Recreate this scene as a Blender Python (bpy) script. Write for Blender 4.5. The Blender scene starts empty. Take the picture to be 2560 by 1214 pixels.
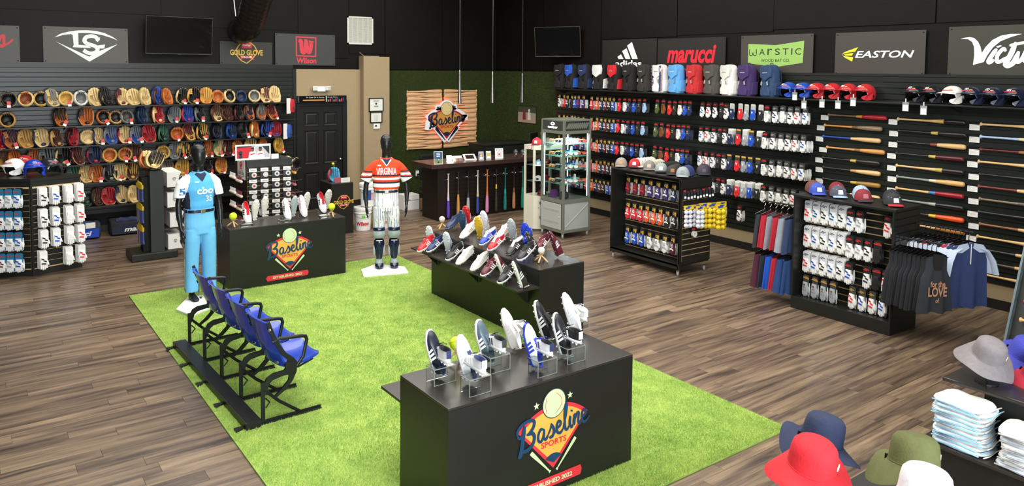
import bpy, bmesh, math, random
import numpy as np
from mathutils import Vector, Matrix, Euler
from mathutils.bvhtree import BVHTree
random.seed(7)
PI = math.pi
SC = bpy.context.scene
COL = SC.collection
H = 2.83
# ------------------------------------------------------------------ camera
FPX, CXP, CYP, YAW, PIT, ROL = 1890.23, 1272.04, 288.5, .62655, .062424, -.0087922
_f = Vector((math.sin(YAW)*math.cos(PIT), math.cos(YAW)*math.cos(PIT), -math.sin(PIT)))
_r0 = Vector((math.cos(YAW), -math.sin(YAW), 0)); _d0 = _f.cross(_r0)
_r = math.cos(ROL)*_r0 + math.sin(ROL)*_d0
_d = -math.sin(ROL)*_r0 + math.cos(ROL)*_d0
cam = bpy.data.objects.new('camera', bpy.data.cameras.new('camera')); COL.objects.link(cam)
cam.matrix_world = Matrix(((_r.x, -_d.x, -_f.x, 0), (_r.y, -_d.y, -_f.y, 0), (_r.z, -_d.z, -_f.z, H), (0, 0, 0, 1)))
cam.data.sensor_width = 36; cam.data.lens = FPX/2560*36
cam.data.shift_x = (1280-CXP)/2560; cam.data.shift_y = -(607-CYP)/2560
cam.data.clip_start = .05; cam.data.clip_end = 100
cam.data.dof.use_dof = True; cam.data.dof.focus_distance = 8.0; cam.data.dof.aperture_fstop = 6.3
SC.camera = cam
def ray(x, y): return _r*((x-CXP)/FPX) + _d*((y-CYP)/FPX) + _f
def on(x, y, ax, val):
    """point of the plane (axis ax = val) seen at photo position x, y"""
    d = ray(x, y); o = Vector((0, 0, H)); return o + d*((val-o[ax])/d[ax])
def fl(x, y, z=0.): return on(x, y, 2, z)
def hz(x, y, P):
    d = ray(x, y); t = (P[0]*d.x+P[1]*d.y)/(d.x**2+d.y**2); return H+t*d.z
# ------------------------------------------------------------------ light and exposure
W = bpy.data.worlds.new('world'); SC.world = W; W.use_nodes = True
W.node_tree.nodes['Background'].inputs[0].default_value = (.85, .92, 1, 1)
W.node_tree.nodes['Background'].inputs[1].default_value = .25
def area(name, loc, rot, sx, sy, power, col):
    l = bpy.data.lights.new(name, 'AREA'); l.shape = 'RECTANGLE'; l.size = sx; l.size_y = sy; l.energy = power; l.color = col
    o = bpy.data.objects.new(name, l); o.location = loc; o.rotation_euler = rot; COL.objects.link(o); return o
area('window_daylight', (.6, -2.85, 1.9), (PI/2, 0, 0), 7.2, 2.6, 700, (.90, .96, 1))
area('ceiling_light_front', (3.2, 3.2, 5.0), (0, 0, 0), 6, 3.5, 270, (1, .97, .90))
area('ceiling_light_middle', (3.6, 8.0, 5.0), (0, 0, 0), 6, 3.5, 280, (1, .97, .90))
area('ceiling_light_back', (4.5, 12.0, 5.0), (0, 0, 0), 8, 2, 170, (1, .95, .86))
area('ceiling_light_right', (8.0, 6.5, 5.0), (0, 0, 0), 2, 9, 180, (1, .96, .90))
VS = SC.view_settings
SC.display_settings.display_device = 'sRGB'; VS.view_transform = 'Standard'; VS.look = 'None'; VS.gamma = 1; VS.use_curve_mapping = False
VS.exposure = .55
# ------------------------------------------------------------------ helpers
def c(h):
    h = h.lstrip('#'); v = [int(h[i:i+2], 16)/255 for i in (0, 2, 4)]
    return tuple((x/12.92 if x <= .04045 else ((x+.055)/1.055)**2.4) for x in v)+(1.,)
MATS = {}
def mat(name, col=None, rough=.5, metal=0, tint=False, noise=0, nscale=20, bump=0, bscale=200, emit=0, trans=0, coat=0, alpha=1, ior=1.45, stretch=None, spec=.5):
    if name in MATS: return MATS[name]
    m = bpy.data.materials.new(name); m.use_nodes = True; nt = m.node_tree; b = nt.nodes['Principled BSDF']
    L = nt.links
    b.inputs['Roughness'].default_value = rough; b.inputs['Metallic'].default_value = metal; b.inputs['IOR'].default_value = ior
    b.inputs['Coat Weight'].default_value = coat; b.inputs['Specular IOR Level'].default_value = spec
    if trans: b.inputs['Transmission Weight'].default_value = trans
    if alpha < 1: b.inputs['Alpha'].default_value = alpha
    src = None
    if tint:
        oi = nt.nodes.new('ShaderNodeObjectInfo'); src = oi.outputs['Color']
    elif col is not None:
        rgb = nt.nodes.new('ShaderNodeRGB'); rgb.outputs[0].default_value = c(col) if isinstance(col, str) else col; src = rgb.outputs[0]
    tc = nt.nodes.new('ShaderNodeTexCoord'); co = tc.outputs['Object']
    if stretch:
        mp = nt.nodes.new('ShaderNodeMapping'); mp.inputs['Scale'].default_value = stretch; L.new(co, mp.inputs[0]); co = mp.outputs[0]
    if noise:
        n = nt.nodes.new('ShaderNodeTexNoise'); n.inputs['Scale'].default_value = nscale; n.inputs['Detail'].default_value = 5; L.new(co, n.inputs['Vector'])
        hs = nt.nodes.new('ShaderNodeHueSaturation'); mr = nt.nodes.new('ShaderNodeMapRange')
        mr.inputs[1].default_value = .3; mr.inputs[2].default_value = .7; mr.inputs[3].default_value = 1-noise; mr.inputs[4].default_value = 1+noise
        L.new(n.outputs[0], mr.inputs[0]); L.new(mr.outputs[0], hs.inputs['Value']); L.new(src, hs.inputs['Color']); src = hs.outputs[0]
    L.new(src, b.inputs['Base Color'])
    if emit: L.new(src, b.inputs['Emission Color']); b.inputs['Emission Strength'].default_value = emit
    if bump:
        n2 = nt.nodes.new('ShaderNodeTexNoise'); n2.inputs['Scale'].default_value = bscale; n2.inputs['Detail'].default_value = 3; L.new(co, n2.inputs['Vector'])
        bp = nt.nodes.new('ShaderNodeBump'); bp.inputs['Strength'].default_value = bump; bp.inputs['Distance'].default_value = .01
        L.new(n2.outputs[0], bp.inputs['Height']); L.new(bp.outputs[0], b.inputs['Normal'])
    MATS[name] = m; return m
T_CLOTH = mat('tinted_cloth', tint=True, rough=.85, noise=.08, nscale=30, bump=.25, bscale=120)
T_LEATH = mat('tinted_leather', tint=True, rough=.42, noise=.16, nscale=40, bump=.2, bscale=160)
T_GLOSS = mat('tinted_gloss', tint=True, rough=.22, coat=.3)
T_SATIN = mat('tinted_satin', tint=True, rough=.45, noise=.05, nscale=15)
T_WOOD = mat('tinted_wood', tint=True, rough=.35, noise=.12, nscale=14, stretch=(1, 6, 6), coat=.2)
BLK = mat('black_laminate', '#1b1c19', .38, noise=.08, nscale=6)
BLKM = mat('black_matt', '#0e0d0c', .7)
BLKG = mat('black_gloss', '#0b0b0c', .18, coat=.4)
WHT = mat('white_plastic', '#e9e9e6', .45)
WHTC = mat('white_cloth', '#e6e6e2', .85, noise=.05, bump=.2)
CARD = mat('white_card', '#e4e2dc', .6)
STEEL = mat('brushed_steel', '#a9aaa8', .28, metal=1, noise=.05)
CHROME = mat('chrome', '#cfd0d0', .12, metal=1)
GREYD = mat('dark_grey_paint', '#4a4c45', .45, noise=.04)
ACR = mat('clear_acrylic', '#eef4f4', .03, trans=1, ior=1.3)
ACRE = mat('acrylic_edge', '#b9bcae', .25, trans=.6)
GLASS = mat('glass_pane', '#eef6f4', .0, trans=1, ior=1.12)
GLASSG = mat('green_glass_shelf', '#a9d6c8', .05, trans=.8, ior=1.2)
WOOD = mat('pale_wood', '#cfa878', .5, noise=.12, nscale=12, stretch=(1, 8, 8))
GROOVE = mat('tan_slat_groove', '#c8a878', .5)
RED = mat('red_paint', '#c9202e', .45)
NAVY = mat('navy_paint', '#16324f', .45)
GOLD = mat('gold_yellow_paint', '#dba93c', .5)
CREAM = mat('cream_paint', '#c9d4a4', .5)
WPRINT = mat('white_print', '#dfe3e2', .5)
class MB:
    def __init__(s): s.v = []; s.f = []; s.m = []
    def add(s, V, F, mi=0, M=None):
        k = len(s.v)
        s.v += [tuple(M @ Vector(p)) for p in V] if M is not None else [tuple(p) for p in V]
        s.f += [tuple(i+k for i in f) for f in F]; s.m += [mi]*len(F); return s
    def box(s, x0, x1, y0, y1, z0, z1, mi=0, M=None, bev=0):
        if bev:
            b = min(bev, (x1-x0)/2.01, (y1-y0)/2.01, (z1-z0)/2.01); V = []; F = []
            bm = bmesh.new(); bmesh.ops.create_cube(bm, size=1)
            for v in bm.verts: v.co = Vector(((x0+x1)/2+v.co.x*(x1-x0), (y0+y1)/2+v.co.y*(y1-y0), (z0+z1)/2+v.co.z*(z1-z0)))
            bmesh.ops.bevel(bm, geom=bm.edges[:], offset=b, segments=2, affect='EDGES', profile=.6)
            bm.verts.index_update(); V = [v.co.copy() for v in bm.verts]; F = [[v.index for v in f.verts] for f in bm.faces]; bm.free()
            return s.add(V, F, mi, M)
        V = [(x, y, z) for z in (z0, z1) for y in (y0, y1) for x in (x0, x1)]
        return s.add(V, [(0, 2, 3, 1), (4, 5, 7, 6), (0, 1, 5, 4), (2, 6, 7, 3), (0, 4, 6, 2), (1, 3, 7, 5)], mi, M)
    def cbox(s, cx, cy, cz, sx, sy, sz, mi=0, M=None, bev=0): return s.box(cx-sx/2, cx+sx/2, cy-sy/2, cy+sy/2, cz-sz/2, cz+sz/2, mi, M, bev)
    def prism(s, P, z0, z1, mi=0, M=None):
        n = len(P); a = sum(P[i][0]*P[(i+1) % n][1]-P[(i+1) % n][0]*P[i][1] for i in range(n))
        if a < 0: P = P[::-1]
        V = [(x, y, z0) for x, y in P]+[(x, y, z1) for x, y in P]
        F = [tuple(range(n))[::-1], tuple(range(n, 2*n))]+[(i, (i+1) % n, n+(i+1) % n, n+i) for i in range(n)]
        return s.add(V, F, mi, M)
    def loft(s, R, mi=0, M=None, cap=(True, True), closed=True, mis=None):
        n = len(R[0]); V = [p for r in R for p in r]; k = len(s.v)
        s.v += [tuple(M @ Vector(p)) for p in V] if M is not None else [tuple(p) for p in V]
        for i in range(len(R)-1):
            for j in range(n if closed else n-1):
                a = i*n+j; b = i*n+(j+1) % n
                s.f.append((k+a, k+b, k+b+n, k+a+n)); s.m.append(mis[i] if mis else mi)
        if cap[0]: s.f.append(tuple(k+j for j in range(n))[::-1]); s.m.append(mis[0] if mis else mi)
        if cap[1]: s.f.append(tuple(k+(len(R)-1)*n+j for j in range(n))); s.m.append(mis[-1] if mis else mi)
        return s
    def lathe(s, P, n=16, mi=0, M=None, cap=(True, True), mis=None):
        return s.loft([[(r*math.cos(2*PI*j/n), r*math.sin(2*PI*j/n), z) for j in range(n)] for r, z in P], mi, M, cap, True, mis)
    def tube(s, P, r, n=8, mi=0, M=None, cap=True, flat=1.):
        P = [Vector(p) for p in P]; R = []; t0 = None; u = None
        for i, p in enumerate(P):
            t = (P[min(i+1, len(P)-1)]-P[max(i-1, 0)]).normalized()
            if u is None:
                u = t.orthogonal().normalized()
                if abs(t.z) < .95: u = t.cross(Vector((0, 0, 1))).normalized()
            else: u = (u-t*u.dot(t)).normalized()
            w = t.cross(u); rr = r[i] if isinstance(r, (list, tuple)) else r
            R.append([p+u*(rr*math.cos(2*PI*j/n))+w*(rr*flat*math.sin(2*PI*j/n)) for j in range(n)])
        return s.loft(R, mi, M, (cap, cap))
    def ball(s, cx, cy, cz, rx, ry=None, rz=None, n=14, k=9, mi=0, M=None):
        ry = ry or rx; rz = rz or rx
        R = [[(cx+rx*math.sin(a)*math.cos(2*PI*j/n), cy+ry*math.sin(a)*math.sin(2*PI*j/n), cz-rz*math.cos(a)) for j in range(n)] for a in [PI*(.02+.96*i/k) for i in range(k+1)]]
        return s.loft(R, mi, M)
    def mesh(s, name, mats, smooth=False):
        me = bpy.data.meshes.new(name); me.from_pydata(s.v, [], s.f)
        for m in (mats if isinstance(mats, (list, tuple)) else [mats]): me.materials.append(m)
        me.polygons.foreach_set('material_index', s.m)
        if smooth: me.shade_smooth() if smooth is True else me.shade_auto_smooth(angle=smooth) if hasattr(me, 'shade_auto_smooth') else smooth_by(me, smooth)
        me.update(); return me
def smooth_by(me, ang):
    me.shade_smooth(); bm = bmesh.new(); bm.from_mesh(me)
    for e in bm.edges:
        if len(e.link_faces) == 2 and e.calc_face_angle(0) > ang: e.smooth = False
    bm.to_mesh(me); bm.free()
def obj(name, mb, mats=None, parent=None, loc=(0, 0, 0), rot=(0, 0, 0), col=None, smooth=False, label=None, scale=None):
    me = mb if isinstance(mb, bpy.types.Mesh) else mb.mesh(name, mats, smooth)
    o = bpy.data.objects.new(name, me); COL.objects.link(o); o.parent = parent; o.location = loc; o.rotation_euler = rot
    if scale: o.scale = scale
    if col: o.color = c(col) if isinstance(col, str) else col
    if label: o['label'] = label
    return o
def tag(o, label=None, cat=None, group=None, kind=None):
    if label: o['label'] = label
    if cat: o['category'] = cat
    if group: o['group'] = group
    if kind: o['kind'] = kind
    return o
def thing(name, label, cat, loc=(0, 0, 0), rot=0, group=None):
    o = bpy.data.objects.new(name, None); COL.objects.link(o); o.empty_display_size = .1
    o.location = loc; o.rotation_euler = rot if isinstance(rot, tuple) else (0, 0, rot)
    return tag(o, label, cat, group)
KID = {}
def dup(root, loc=None, rot=None, label=None, group=None, col=None, cols=None, scale=None):
    """copy a thing with its parts and sub-parts; col/cols recolour the parts"""
    r = root.copy(); COL.objects.link(r)
    if loc is not None: r.location = loc
    if rot is not None: r.rotation_euler = rot if isinstance(rot, tuple) else (0, 0, rot)
    if scale is not None: r.scale = (scale,)*3 if not isinstance(scale, tuple) else scale
    if label: r['label'] = label
    if group: r['group'] = group
    if root.name not in KID: KID[root.name] = [(ch, list(ch.children)) for ch in root.children]
    for ch, gg in KID[root.name]:
        d = ch.copy(); COL.objects.link(d); d.parent = r
        k = ch.name.split('.')[0]
        if cols and k in cols: d.color = c(cols[k])
        for g in gg:
            e = g.copy(); COL.objects.link(e); e.parent = d; k = g.name.split('.')[0]
            if cols and k in cols: e.color = c(cols[k])
    return r
def struct(name, mb, mats, smooth=False, parent=None):
    o = obj(name, mb, mats, parent, smooth=smooth); o['kind'] = 'structure'; return o
ORD = 'first second third fourth fifth sixth seventh eighth ninth tenth eleventh twelfth thirteenth fourteenth fifteenth sixteenth seventeenth eighteenth nineteenth twentieth'.split()
def nth(i):
    i += 1
    if i <= 20: return ORD[i-1]
    return '%d%s' % (i, {1: 'st', 2: 'nd', 3: 'rd'}.get(i % 10, 'th'))
RB = (PI/2, 0, 0)              # plane facing -Y (text reads along +X)
RR = (PI/2, 0, -PI/2)          # plane facing -X (text reads along -Y)
_tc = {}
def text_geo(s, shear=0, bold=0., spacing=1.):
    k = (s, shear, bold, spacing)
    if k not in _tc:
        cu = bpy.data.curves.new('t', 'FONT'); cu.body = s; cu.shear = shear; cu.offset = bold; cu.space_character = spacing; cu.resolution_u = 3
        o = bpy.data.objects.new('t', cu); COL.objects.link(o); dg = bpy.context.evaluated_depsgraph_get(); me = bpy.data.meshes.new_from_object(o.evaluated_get(dg))
        V = [v.co.copy() for v in me.vertices]; F = [list(p.vertices) for p in me.polygons]
        x0 = min(v.x for v in V); x1 = max(v.x for v in V); y0 = min(v.y for v in V); y1 = max(v.y for v in V)
        _tc[k] = ([((v.x-x0)/(x1-x0)-.5, (v.y-y0)/(y1-y0)-.5) for v in V], F); bpy.data.objects.remove(o); bpy.data.curves.remove(cu); bpy.data.meshes.remove(me)
    return _tc[k]
def add_text(mb, s, x, y, w, h, z=0, mi=0, shear=0, bold=0., spacing=1., rot=0, M=None, slope=0):
    V, F = text_geo(s, shear, bold, spacing); ca, sa = math.cos(rot), math.sin(rot)
    mb.add([(x+ca*a*w-sa*b*h, y+sa*a*w+ca*b*h+slope*a*w, z) for a, b in V], F, mi, M); return mb
def cat_rom(P, k=6):
    P = [Vector(p) for p in P]; out = []
    for i in range(len(P)-1):
        a, b, d, e = P[max(i-1, 0)], P[i], P[i+1], P[min(i+2, len(P)-1)]
        for j in range(k):
            t = j/k; out.append(.5*((2*b)+(d-a)*t+(2*a-5*b+4*d-e)*t*t+(3*b-a-3*d+e)*t**3))
    return out+[P[-1]]
SK_N = [0]
def stroke(mb, P, w, z=0, mi=0, M=None, k=5, th=.0015, taper=True):
    SK_N[0] = (SK_N[0]+1) % 9; z += SK_N[0]*.00012
    Q = cat_rom([(x, y, 0) for x, y in P], k); n = len(Q); A = []; B = []
    for i, q in enumerate(Q):
        t = (Q[min(i+1, n-1)]-Q[max(i-1, 0)]).normalized(); u = Vector((-t.y, t.x, 0))
        e = min(i, n-1-i)/max(1, n*.12); ww = w/2*(min(1, .45+.55*e) if taper else 1)
        A.append(q+u*ww); B.append(q-u*ww)
    V = [(p.x, p.y, z+i*.000025) for i, p in enumerate(A)]+[(p.x, p.y, z+i*.000025) for i, p in enumerate(B)]
    F = [(i, i+n, i+1+n, i+1) for i in range(n-1)]
    return mb.add(V, F, mi, M)
def disc(mb, x, y, r, z, mi=0, M=None, n=24, ry=None):
    ry = ry or r
    return mb.add([(x+r*math.cos(2*PI*i/n), y+ry*math.sin(2*PI*i/n), z) for i in range(n)], [tuple(range(n))], mi, M)
def poly(mb, P, z, mi=0, M=None):
    n = len(P); a = sum(P[i][0]*P[(i+1) % n][1]-P[(i+1) % n][0]*P[i][1] for i in range(n))
    if a < 0: P = P[::-1]
    return mb.add([(x, y, z) for x, y in P], [tuple(range(n))], mi, M)
def TR(x=0, y=0, z=0, rx=0, ry=0, rz=0, s=1):
    return Matrix.Translation((x, y, z)) @ Euler((rx, ry, rz)).to_matrix().to_4x4() @ Matrix.Scale(s, 4)
# ================================================================== SETTING
YB, XR, ZC = 14.35, 10.02, 5.3
UPW = mat('upper_wall_black', '#0f0c0a', .5, noise=.12, nscale=3, bump=.12, bscale=25, spec=.18)
BEIGE = mat('beige_wall', '#9b896a', .75, noise=.03, bump=.05)
BEIGED = mat('beige_wall_shaded_paint', '#aa9a7c', .75, noise=.03)
SLAT = mat('slatwall_panel', '#1a1f1b', .36, noise=.06, nscale=8)
TURFW = mat('wall_turf', '#2c3a0a', .95, noise=.35, nscale=90, bump=1, bscale=400)
m = MB(); m.box(-5, XR+.1, YB, YB+.15, 0, ZC); struct('wall_back', m, UPW)
m = MB(); m.box(XR, XR+.15, -3, YB+.15, 0, ZC); struct('wall_right', m, UPW)
m = MB(); m.box(-5.15, -5, -3, YB+.15, 0, ZC); struct('wall_left', m, UPW)
m = MB(); m.box(-5, XR, -3.15, -3, 0, .55); m.box(-5, XR, -3.15, -3, 3.3, ZC)
for x in (-5, -3.1, 8.1): m.box(x, x+1.9+.02, -3.15, -3, .55, 3.3)
struct('wall_front', m, BEIGE)
m = MB(); m.box(-3.08, 8.08, -3.1, -3.06, .55, 3.3); struct('window_1', m, GLASS)
m = MB(); m.box(-5.15, XR+.15, -3.15, YB+.15, ZC, ZC+.1); struct('ceiling', m, BLKM)
# joints of the upper wall boards (real seams, each board proud of the next)
def board(x0, x1, z0, z1, t=.012, back=True, name='wall_board', mt=None):
    m = MB()
    if back: m.box(x0, x1, YB-t, YB-.001, z0, z1)
    else: m.box(XR-t, XR-.001, x0, x1, z0, z1)
    return m
WB = bpy.data.objects['wall_back']; WR = bpy.data.objects['wall_right']
for x0, x1, z0, z1, t in [(-1.2, .52, 2.86, 3.66, .02), (.56, 1.80, 2.86, 3.50, .014), (1.815, 4.84, 2.86, 3.50, .01), (-1.2, 2.85, 3.70, 5.2, .016), (2.865, 5.3, 3.52, 5.2, .012),
                          (5.32, 6.36, 3.0, 5.2, .012), (6.375, 7.16, 3.1, 5.2, .016), (7.18, 8.55, 2.78, 5.2, .02), (8.56, 9.99, 2.78, 5.2, .014)]:
    obj('wall_board', board(x0, x1, z0, z1, t), UPW, WB)
for y0, y1, z0, z1, t in [(2, 4.62, 3.45, 5.2, .015), (4.64, 6.99, 3.45, 5.2, .02), (7.0, 8.9, 3.42, 5.2, .013), (8.91, 10.8, 3.4, 5.2, .018), (10.83, 12.6, 2.8, 5.2, .012), (12.61, 14.33, 2.8, 5.2, .017),
                          (2, 4.6, 2.8, 3.43, .01), (7.9, 10.8, 2.8, 3.38, .01)]:
    obj('wall_board', board(y0, y1, z0, z1, t, False), UPW, WR)
# beige parts of the back wall, column
m = MB(); m.box(5.26, 6.60, YB-.05, YB-.001, 2.25, 2.775); m.box(6.30, 6.60, YB-.05, YB-.001, 0, 2.25); struct('trim_1', m, BEIGE)
m = MB(); m.box(6.59, 7.17, 14.12, YB-.001, 0, 3.04, bev=.006); struct('wall_column', m, BEIGE)
m = MB(); m.box(6.6, 6.95, 14.15, 14.34, 3.04, 3.055); m.tube([(6.62, 14.16, 3.05), (6.5, 14.12, 3.12)], .008, 5); obj('dusty_ledge', m, mat('dust', '#8a7a6a', .9), bpy.data.objects['wall_column'])
# wall turf
m = MB(); m.box(7.17, XR-.03, YB-.035, YB-.001, .11, 2.76); struct('wall_turf_back', m, TURFW)
m = MB(); m.box(XR-.035, XR-.001, 12.10, YB-.03, .11, 2.76); struct('wall_turf_right', m, TURFW)
def fuzz(name, n, f, parent, mats, ln, w, seed=1):
    rg = np.random.RandomState(seed); P, N, U = f(rg, n); n = len(P)
    d = N[None]*1. + rg.normal(0, .45, (n, 3)); d /= np.linalg.norm(d, axis=1)[:, None]
    s = np.cross(d, rg.normal(0, 1, (n, 3))); s /= np.linalg.norm(s, axis=1)[:, None]
    L = ln*rg.uniform(.6, 1.15, n)[:, None]; V = np.empty((n, 3, 3)); V[:, 0] = P-s*w; V[:, 1] = P+s*w; V[:, 2] = P+d*L
    me = bpy.data.meshes.new(name); me.vertices.add(n*3); me.vertices.foreach_set('co', V.ravel()); me.loops.add(n*3)
    me.loops.foreach_set('vertex_index', np.arange(n*3)); me.polygons.add(n); me.polygons.foreach_set('loop_start', np.arange(0, n*3, 3)); me.polygons.foreach_set('loop_total', np.full(n, 3)); me.update(calc_edges=True)
    for q in mats: me.materials.append(q)
    o = bpy.data.objects.new(name, me); COL.objects.link(o); o.parent = parent; o['kind'] = 'stuff'; return o
def grassmat(name, a, b_, sc, rough=.8):
    m = bpy.data.materials.new(name); m.use_nodes = True; nt = m.node_tree; b = nt.nodes['Principled BSDF']; b.inputs['Roughness'].default_value = rough
    tc = nt.nodes.new('ShaderNodeTexCoord'); n = nt.nodes.new('ShaderNodeTexNoise'); n.inputs['Scale'].default_value = sc; n.inputs['Detail'].default_value = 6; n.inputs['Roughness'].default_value = .7
    r = nt.nodes.new('ShaderNodeValToRGB'); r.color_ramp.elements[0].color = c(a); r.color_ramp.elements[1].color = c(b_); r.color_ramp.elements[0].position = .3; r.color_ramp.elements[1].position = .72
    nt.links.new(tc.outputs['Object'], n.inputs['Vector']); nt.links.new(n.outputs[0], r.inputs[0])
    g = nt.nodes.new('ShaderNodeNewGeometry'); mx = nt.nodes.new('ShaderNodeHueSaturation'); mr = nt.nodes.new('ShaderNodeMapRange'); mr.inputs[3].default_value = .72; mr.inputs[4].default_value = 1.25
    nt.links.new(g.outputs['Random Per Island'], mr.inputs[0]); nt.links.new(mr.outputs[0], mx.inputs['Value']); nt.links.new(r.outputs[0], mx.inputs['Color']); nt.links.new(mx.outputs[0], b.inputs['Base Color'])
    return m
TW = grassmat('wall_turf_blades', '#2c3c0a', '#46560f', 3)
fuzz('turf_blades', 26000, lambda rg, n: (np.stack([rg.uniform(7.17, 9.98, n), np.full(n, YB-.035), rg.uniform(.12, 2.77, n)], 1), np.array([0, -1, -.3]), 0), bpy.data.objects['wall_turf_back'], [TW], .02, .004)
fuzz('turf_blades', 20000, lambda rg, n: (np.stack([np.full(n, XR-.035), rg.uniform(12.1, 14.3, n), rg.uniform(.12, 2.77, n)], 1), np.array([-1, 0, -.3]), 0), bpy.data.objects['wall_turf_right'], [TW], .02, .004, 2)
# baseboards and beige strip under the right slatwall
BB = mat('black_rubber_base', '#171412', .5)
m = MB(); m.box(-5, 5.2, YB-.02, YB-.001, 0, .11); m.box(6.2, 6.59, YB-.07, YB-.001, 0, .11); m.box(6.57, 7.19, 14.10, 14.13, 0, .11); m.box(7.17, XR, YB-.05, YB-.001, 0, .11); struct('baseboard_back', m, BB)
m = MB(); m.box(XR-.05, XR-.001, -3, YB-.03, 0, .115); struct('baseboard_right', m, BB)
m = MB(); m.box(XR-.03, XR-.001, -3, 12.1, .11, .36); struct('trim_2', m, BEIGE)
# slatwalls: every board its own part
def slatwall(name, label, x0, x1, z0, n, right=False):
    p = .077; t = thing(name, label, 'slatwall', ((x0+x1)/2, YB-.001, z0) if not right else (XR-.001, (x0+x1)/2, z0))
    t['kind'] = 'structure'; del t['category']; L = (x1-x0)/2
    m = MB(); m.box(-L, L, -.008, 0, 0, n*p) if not right else m.box(-.038, -.03, -L, L, 0, n*p); obj('backing', m, BLKM, t)
    m = MB()
    if not right: m.box(-L, L, -.022, -.008, .006, p-.004)
    else: m.box(-.052, -.038, -L, L, .006, p-.004)
    me = m.mesh('slat', SLAT)
    for i in range(n): obj('slat', me, None, t, (0, 0, i*p))
    return t
slatwall('slatwall_back', 'black slatted wall board behind the baseball gloves', -1.3, 5.2, .31, 32)
slatwall('slatwall_right', 'black slatted wall board behind the hanging bats and batting gloves', 2.0, 12.09, .30, 32, True)
m = MB(); m.box(5.2, 5.26, YB-.045, YB-.001, 0, 2.78); m.box(-1.3, 5.2, YB-.03, YB-.001, 2.775, 2.86); struct('trim_3', m, BLK)
m = MB(); m.box(XR-.06, XR-.001, 2, 12.1, 2.765, 2.80); struct('trim_4', m, BLK)
# ---- plank floor
def plankmat():
    m = bpy.data.materials.new('wood_plank_vinyl'); m.use_nodes = True; nt = m.node_tree; L = nt.links; b = nt.nodes['Principled BSDF']; N = nt.nodes.new
    b.inputs['Roughness'].default_value = .36
    oi = N('ShaderNodeObjectInfo'); g = N('ShaderNodeNewGeometry'); ad = N('ShaderNodeMath'); L.new(oi.outputs['Random'], ad.inputs[0]); L.new(g.outputs['Random Per Island'], ad.inputs[1])
    fr = N('ShaderNodeMath'); fr.operation = 'FRACT'; L.new(ad.outputs[0], fr.inputs[0])
    cb = N('ShaderNodeCombineXYZ'); mu = N('ShaderNodeMath'); mu.operation = 'MULTIPLY'; mu.inputs[1].default_value = 37; L.new(fr.outputs[0], mu.inputs[0]); L.new(mu.outputs[0], cb.inputs['Z']); L.new(mu.outputs[0], cb.inputs['X'])
    va = N('ShaderNodeVectorMath'); L.new(g.outputs['Position'], va.inputs[0]); L.new(cb.outputs[0], va.inputs[1])
    mp = N('ShaderNodeMapping'); mp.inputs['Scale'].default_value = (.6, 8, 1); L.new(va.outputs[0], mp.inputs[0])
    n = N('ShaderNodeTexNoise'); n.inputs['Scale'].default_value = 1.6; n.inputs['Detail'].default_value = 6; n.inputs['Roughness'].default_value = .6; n.inputs['Distortion'].default_value = .5; L.new(mp.outputs[0], n.inputs['Vector'])
    mp2 = N('ShaderNodeMapping'); mp2.inputs['Scale'].default_value = (3, 60, 1); L.new(va.outputs[0], mp2.inputs[0])
    n2 = N('ShaderNodeTexNoise'); n2.inputs['Scale'].default_value = 2; n2.inputs['Detail'].default_value = 4; L.new(mp2.outputs[0], n2.inputs['Vector'])
    r = N('ShaderNodeValToRGB'); e = r.color_ramp.elements; e[0].position = .33; e[0].color = c('#3a2f28'); e[1].position = .70; e[1].color = c('#917c65'); q = e.new(.44); q.color = c('#604f42'); q = e.new(.56); q.color = c('#7c6954')
    L.new(n.outputs[0], r.inputs[0])
    mx = N('ShaderNodeHueSaturation'); mr = N('ShaderNodeMapRange'); mr.inputs[3].default_value = .74; mr.inputs[4].default_value = 1.14; L.new(fr.outputs[0], mr.inputs[0])
    m2 = N('ShaderNodeMapRange'); m2.inputs[1].default_value = .35; m2.inputs[2].default_value = .65; m2.inputs[3].default_value = .86; m2.inputs[4].default_value = 1.08; L.new(n2.outputs[0], m2.inputs[0])
    mm = N('ShaderNodeMath'); mm.operation = 'MULTIPLY'; L.new(mr.outputs[0], mm.inputs[0]); L.new(m2.outputs[0], mm.inputs[1]); L.new(mm.outputs[0], mx.inputs['Value']); L.new(r.outputs[0], mx.inputs['Color']); L.new(mx.outputs[0], b.inputs['Base Color'])
    bp = N('ShaderNodeBump'); bp.inputs['Strength'].default_value = .12; bp.inputs['Distance'].default_value = .004; L.new(n2.outputs[0], bp.inputs['Height']); L.new(bp.outputs[0], b.inputs['Normal'])
    return m
PLANK = plankmat()
m = MB(); m.box(-5.15, XR, -3.15, YB, -.2, -.004); FLOOR = struct('floor', m, mat('floor_joint', '#2c241d', .7))
PW, PL = .150, 1.22; cand = []; rg = random.Random(3)
for j in range(int(17.5/PW)+1):
    y = -3+j*PW; off = rg.uniform(0, PL)
    for i in range(-1, 14):
        x0 = max(-5, -5+i*PL+off); x1 = min(XR, -5+(i+1)*PL+off); y1 = min(YB, y+PW)
        if x1-x0 < .05 or y1-y < .02: continue
        cx, cy_ = (x0+x1)/2, y+PW/2; v = Vector((cx, cy_, -H)); zz = v.dot(_f); u = CXP+FPX*v.dot(_r)/max(zz, .01); w_ = CYP+FPX*v.dot(_d)/max(zz, .01)
        hid = 1.7 < x0 and x1 < 5.2 and 3.5 < y and y1 < 10
        vis = zz > .5 and -150 < u < 2710 and w_ < 1330 and not hid
        cand.append((not vis, v.length, x0, x1, y, y1))
cand.sort(); rest = MB(); pm = {}
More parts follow.
